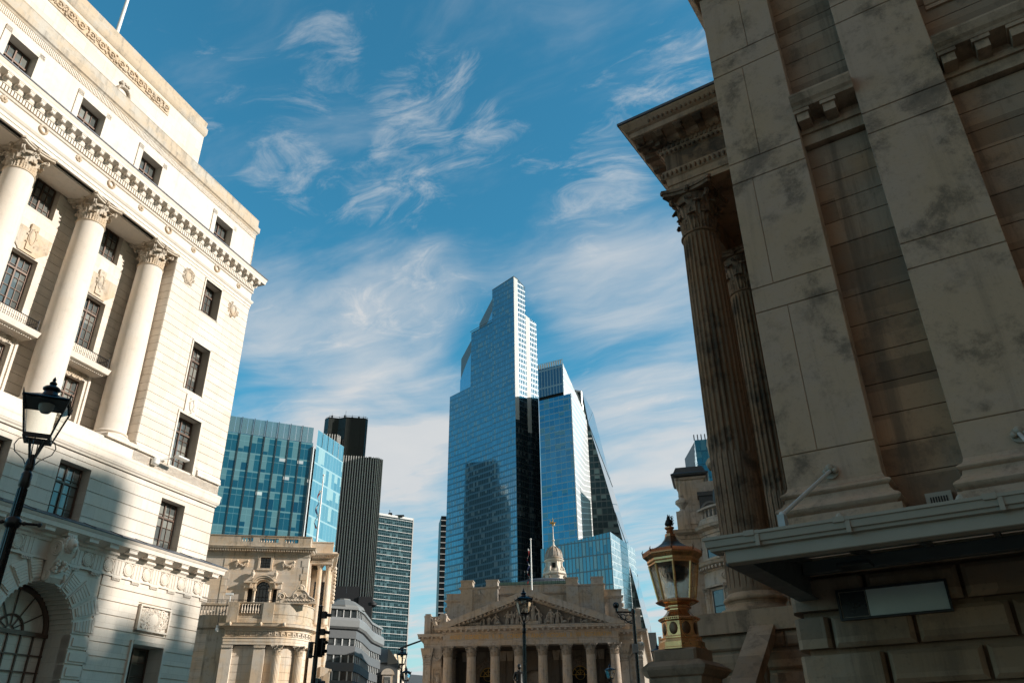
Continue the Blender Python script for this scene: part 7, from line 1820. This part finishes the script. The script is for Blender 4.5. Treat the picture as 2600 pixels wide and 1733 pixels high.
# ================================================================== statue of a standing man on a plinth (dark bronze)
t = thing('bronze_statue', 'dark bronze statue of a standing man in a long coat, before the temple columns', 'statue', (70*sin(radians(.22)),70*cos(radians(.22)),0), radians(8))
M_brz = plain('dark_bronze', (.014,.013,.012), .4, .4, .25)
mb = MB(); mb.box(-.9,.9,-.9,.9,0,5.2); mb.box(-1.1,1.1,-1.1,1.1,0,.6); mb.box(-1.05,1.05,-1.05,1.05,5.2,5.5); mb.build('plinth', M_res, t)
def skin_figure(nodes, edges, name, mat, parent, sub=2):
    me = bpy.data.meshes.new(name); me.from_pydata([n[0] for n in nodes], edges, [])
    bm = bmesh.new(); bm.from_mesh(me); bm.verts.layers.skin.verify(); bm.to_mesh(me); bm.free()
    o = bpy.data.objects.new(name, me); COL.objects.link(o)
    for i, n in enumerate(nodes): me.skin_vertices[0].data[i].radius = (n[1], n[1] if len(n) < 3 else n[2]); me.skin_vertices[0].data[i].use_root = (i == 0)
    o.modifiers.new('skin', 'SKIN'); m = o.modifiers.new('sub', 'SUBSURF'); m.levels = sub; m.render_levels = sub
    bpy.context.view_layer.update(); dg = bpy.context.evaluated_depsgraph_get(); m2 = bpy.data.meshes.new_from_object(o.evaluated_get(dg)); bpy.data.objects.remove(o)
    m2.name = name; m2.materials.clear(); m2.materials.append(mat)
    for p in m2.polygons: p.use_smooth = True
    return link(name, m2, parent)
z = 5.5; s_ = 1.5
nd = [((0,0,.98),.17,.12),((0,.0,1.2),.16,.11),((0,0,1.42),.2,.12),((0,0,1.53),.08,.08),((0,-.02,1.6),.065,.065),
      ((-.11,0,.92),.11),((-.13,-.03,.5),.075),((-.14,.03,.1),.055),((-.15,-.12,.04),.045),((.11,0,.92),.11),((.15,-.08,.52),.075),((.17,-.02,.1),.055),((.19,-.17,.04),.045),
      ((-.22,0,1.42),.08),((-.3,.03,1.14),.06),((-.22,-.16,1.02),.045),((-.14,-.22,1.04),.04),((.22,0,1.42),.08),((.33,0,1.15),.06),((.3,-.14,.92),.045),((.3,-.2,.84),.04)]
nd = [(tuple((v*s_ if i < 2 else z+v*s_) for i, v in enumerate(n[0])),)+tuple(r*s_ for r in n[1:]) for n in nd]
ed = [(0,1),(1,2),(2,3),(3,4),(0,5),(5,6),(6,7),(7,8),(0,9),(9,10),(10,11),(11,12),(2,13),(13,14),(14,15),(15,16),(2,17),(17,18),(18,19),(19,20)]
skin_figure(nd, ed, 'body', M_brz, t)
mb = MB(); mb.ball((0,-.03*s_,z+1.74*s_), .115*s_, 12, 10, (.88,1,1.2)); mb.ball((0,-.15*s_,z+1.73*s_), .022*s_, 6, 5, (1,1,1.5)); mb.ball((0,.0,z+1.8*s_), .118*s_, 10, 8, (.95,1,.8)); mb.build('head', M_brz, t, True)
mb = MB(); q = MB().lathe([(.2*s_,z+1.38*s_),(.2*s_,z+1.05*s_),(.25*s_,z+.7*s_),(.32*s_,z+.32*s_),(.30*s_,z+.3*s_),(.18*s_,z+.7*s_),(.15*s_,z+1.38*s_)], 20, 0, .03*s_, cap=False); mb.merge(q); mb.build('coat', M_brz, t, True)
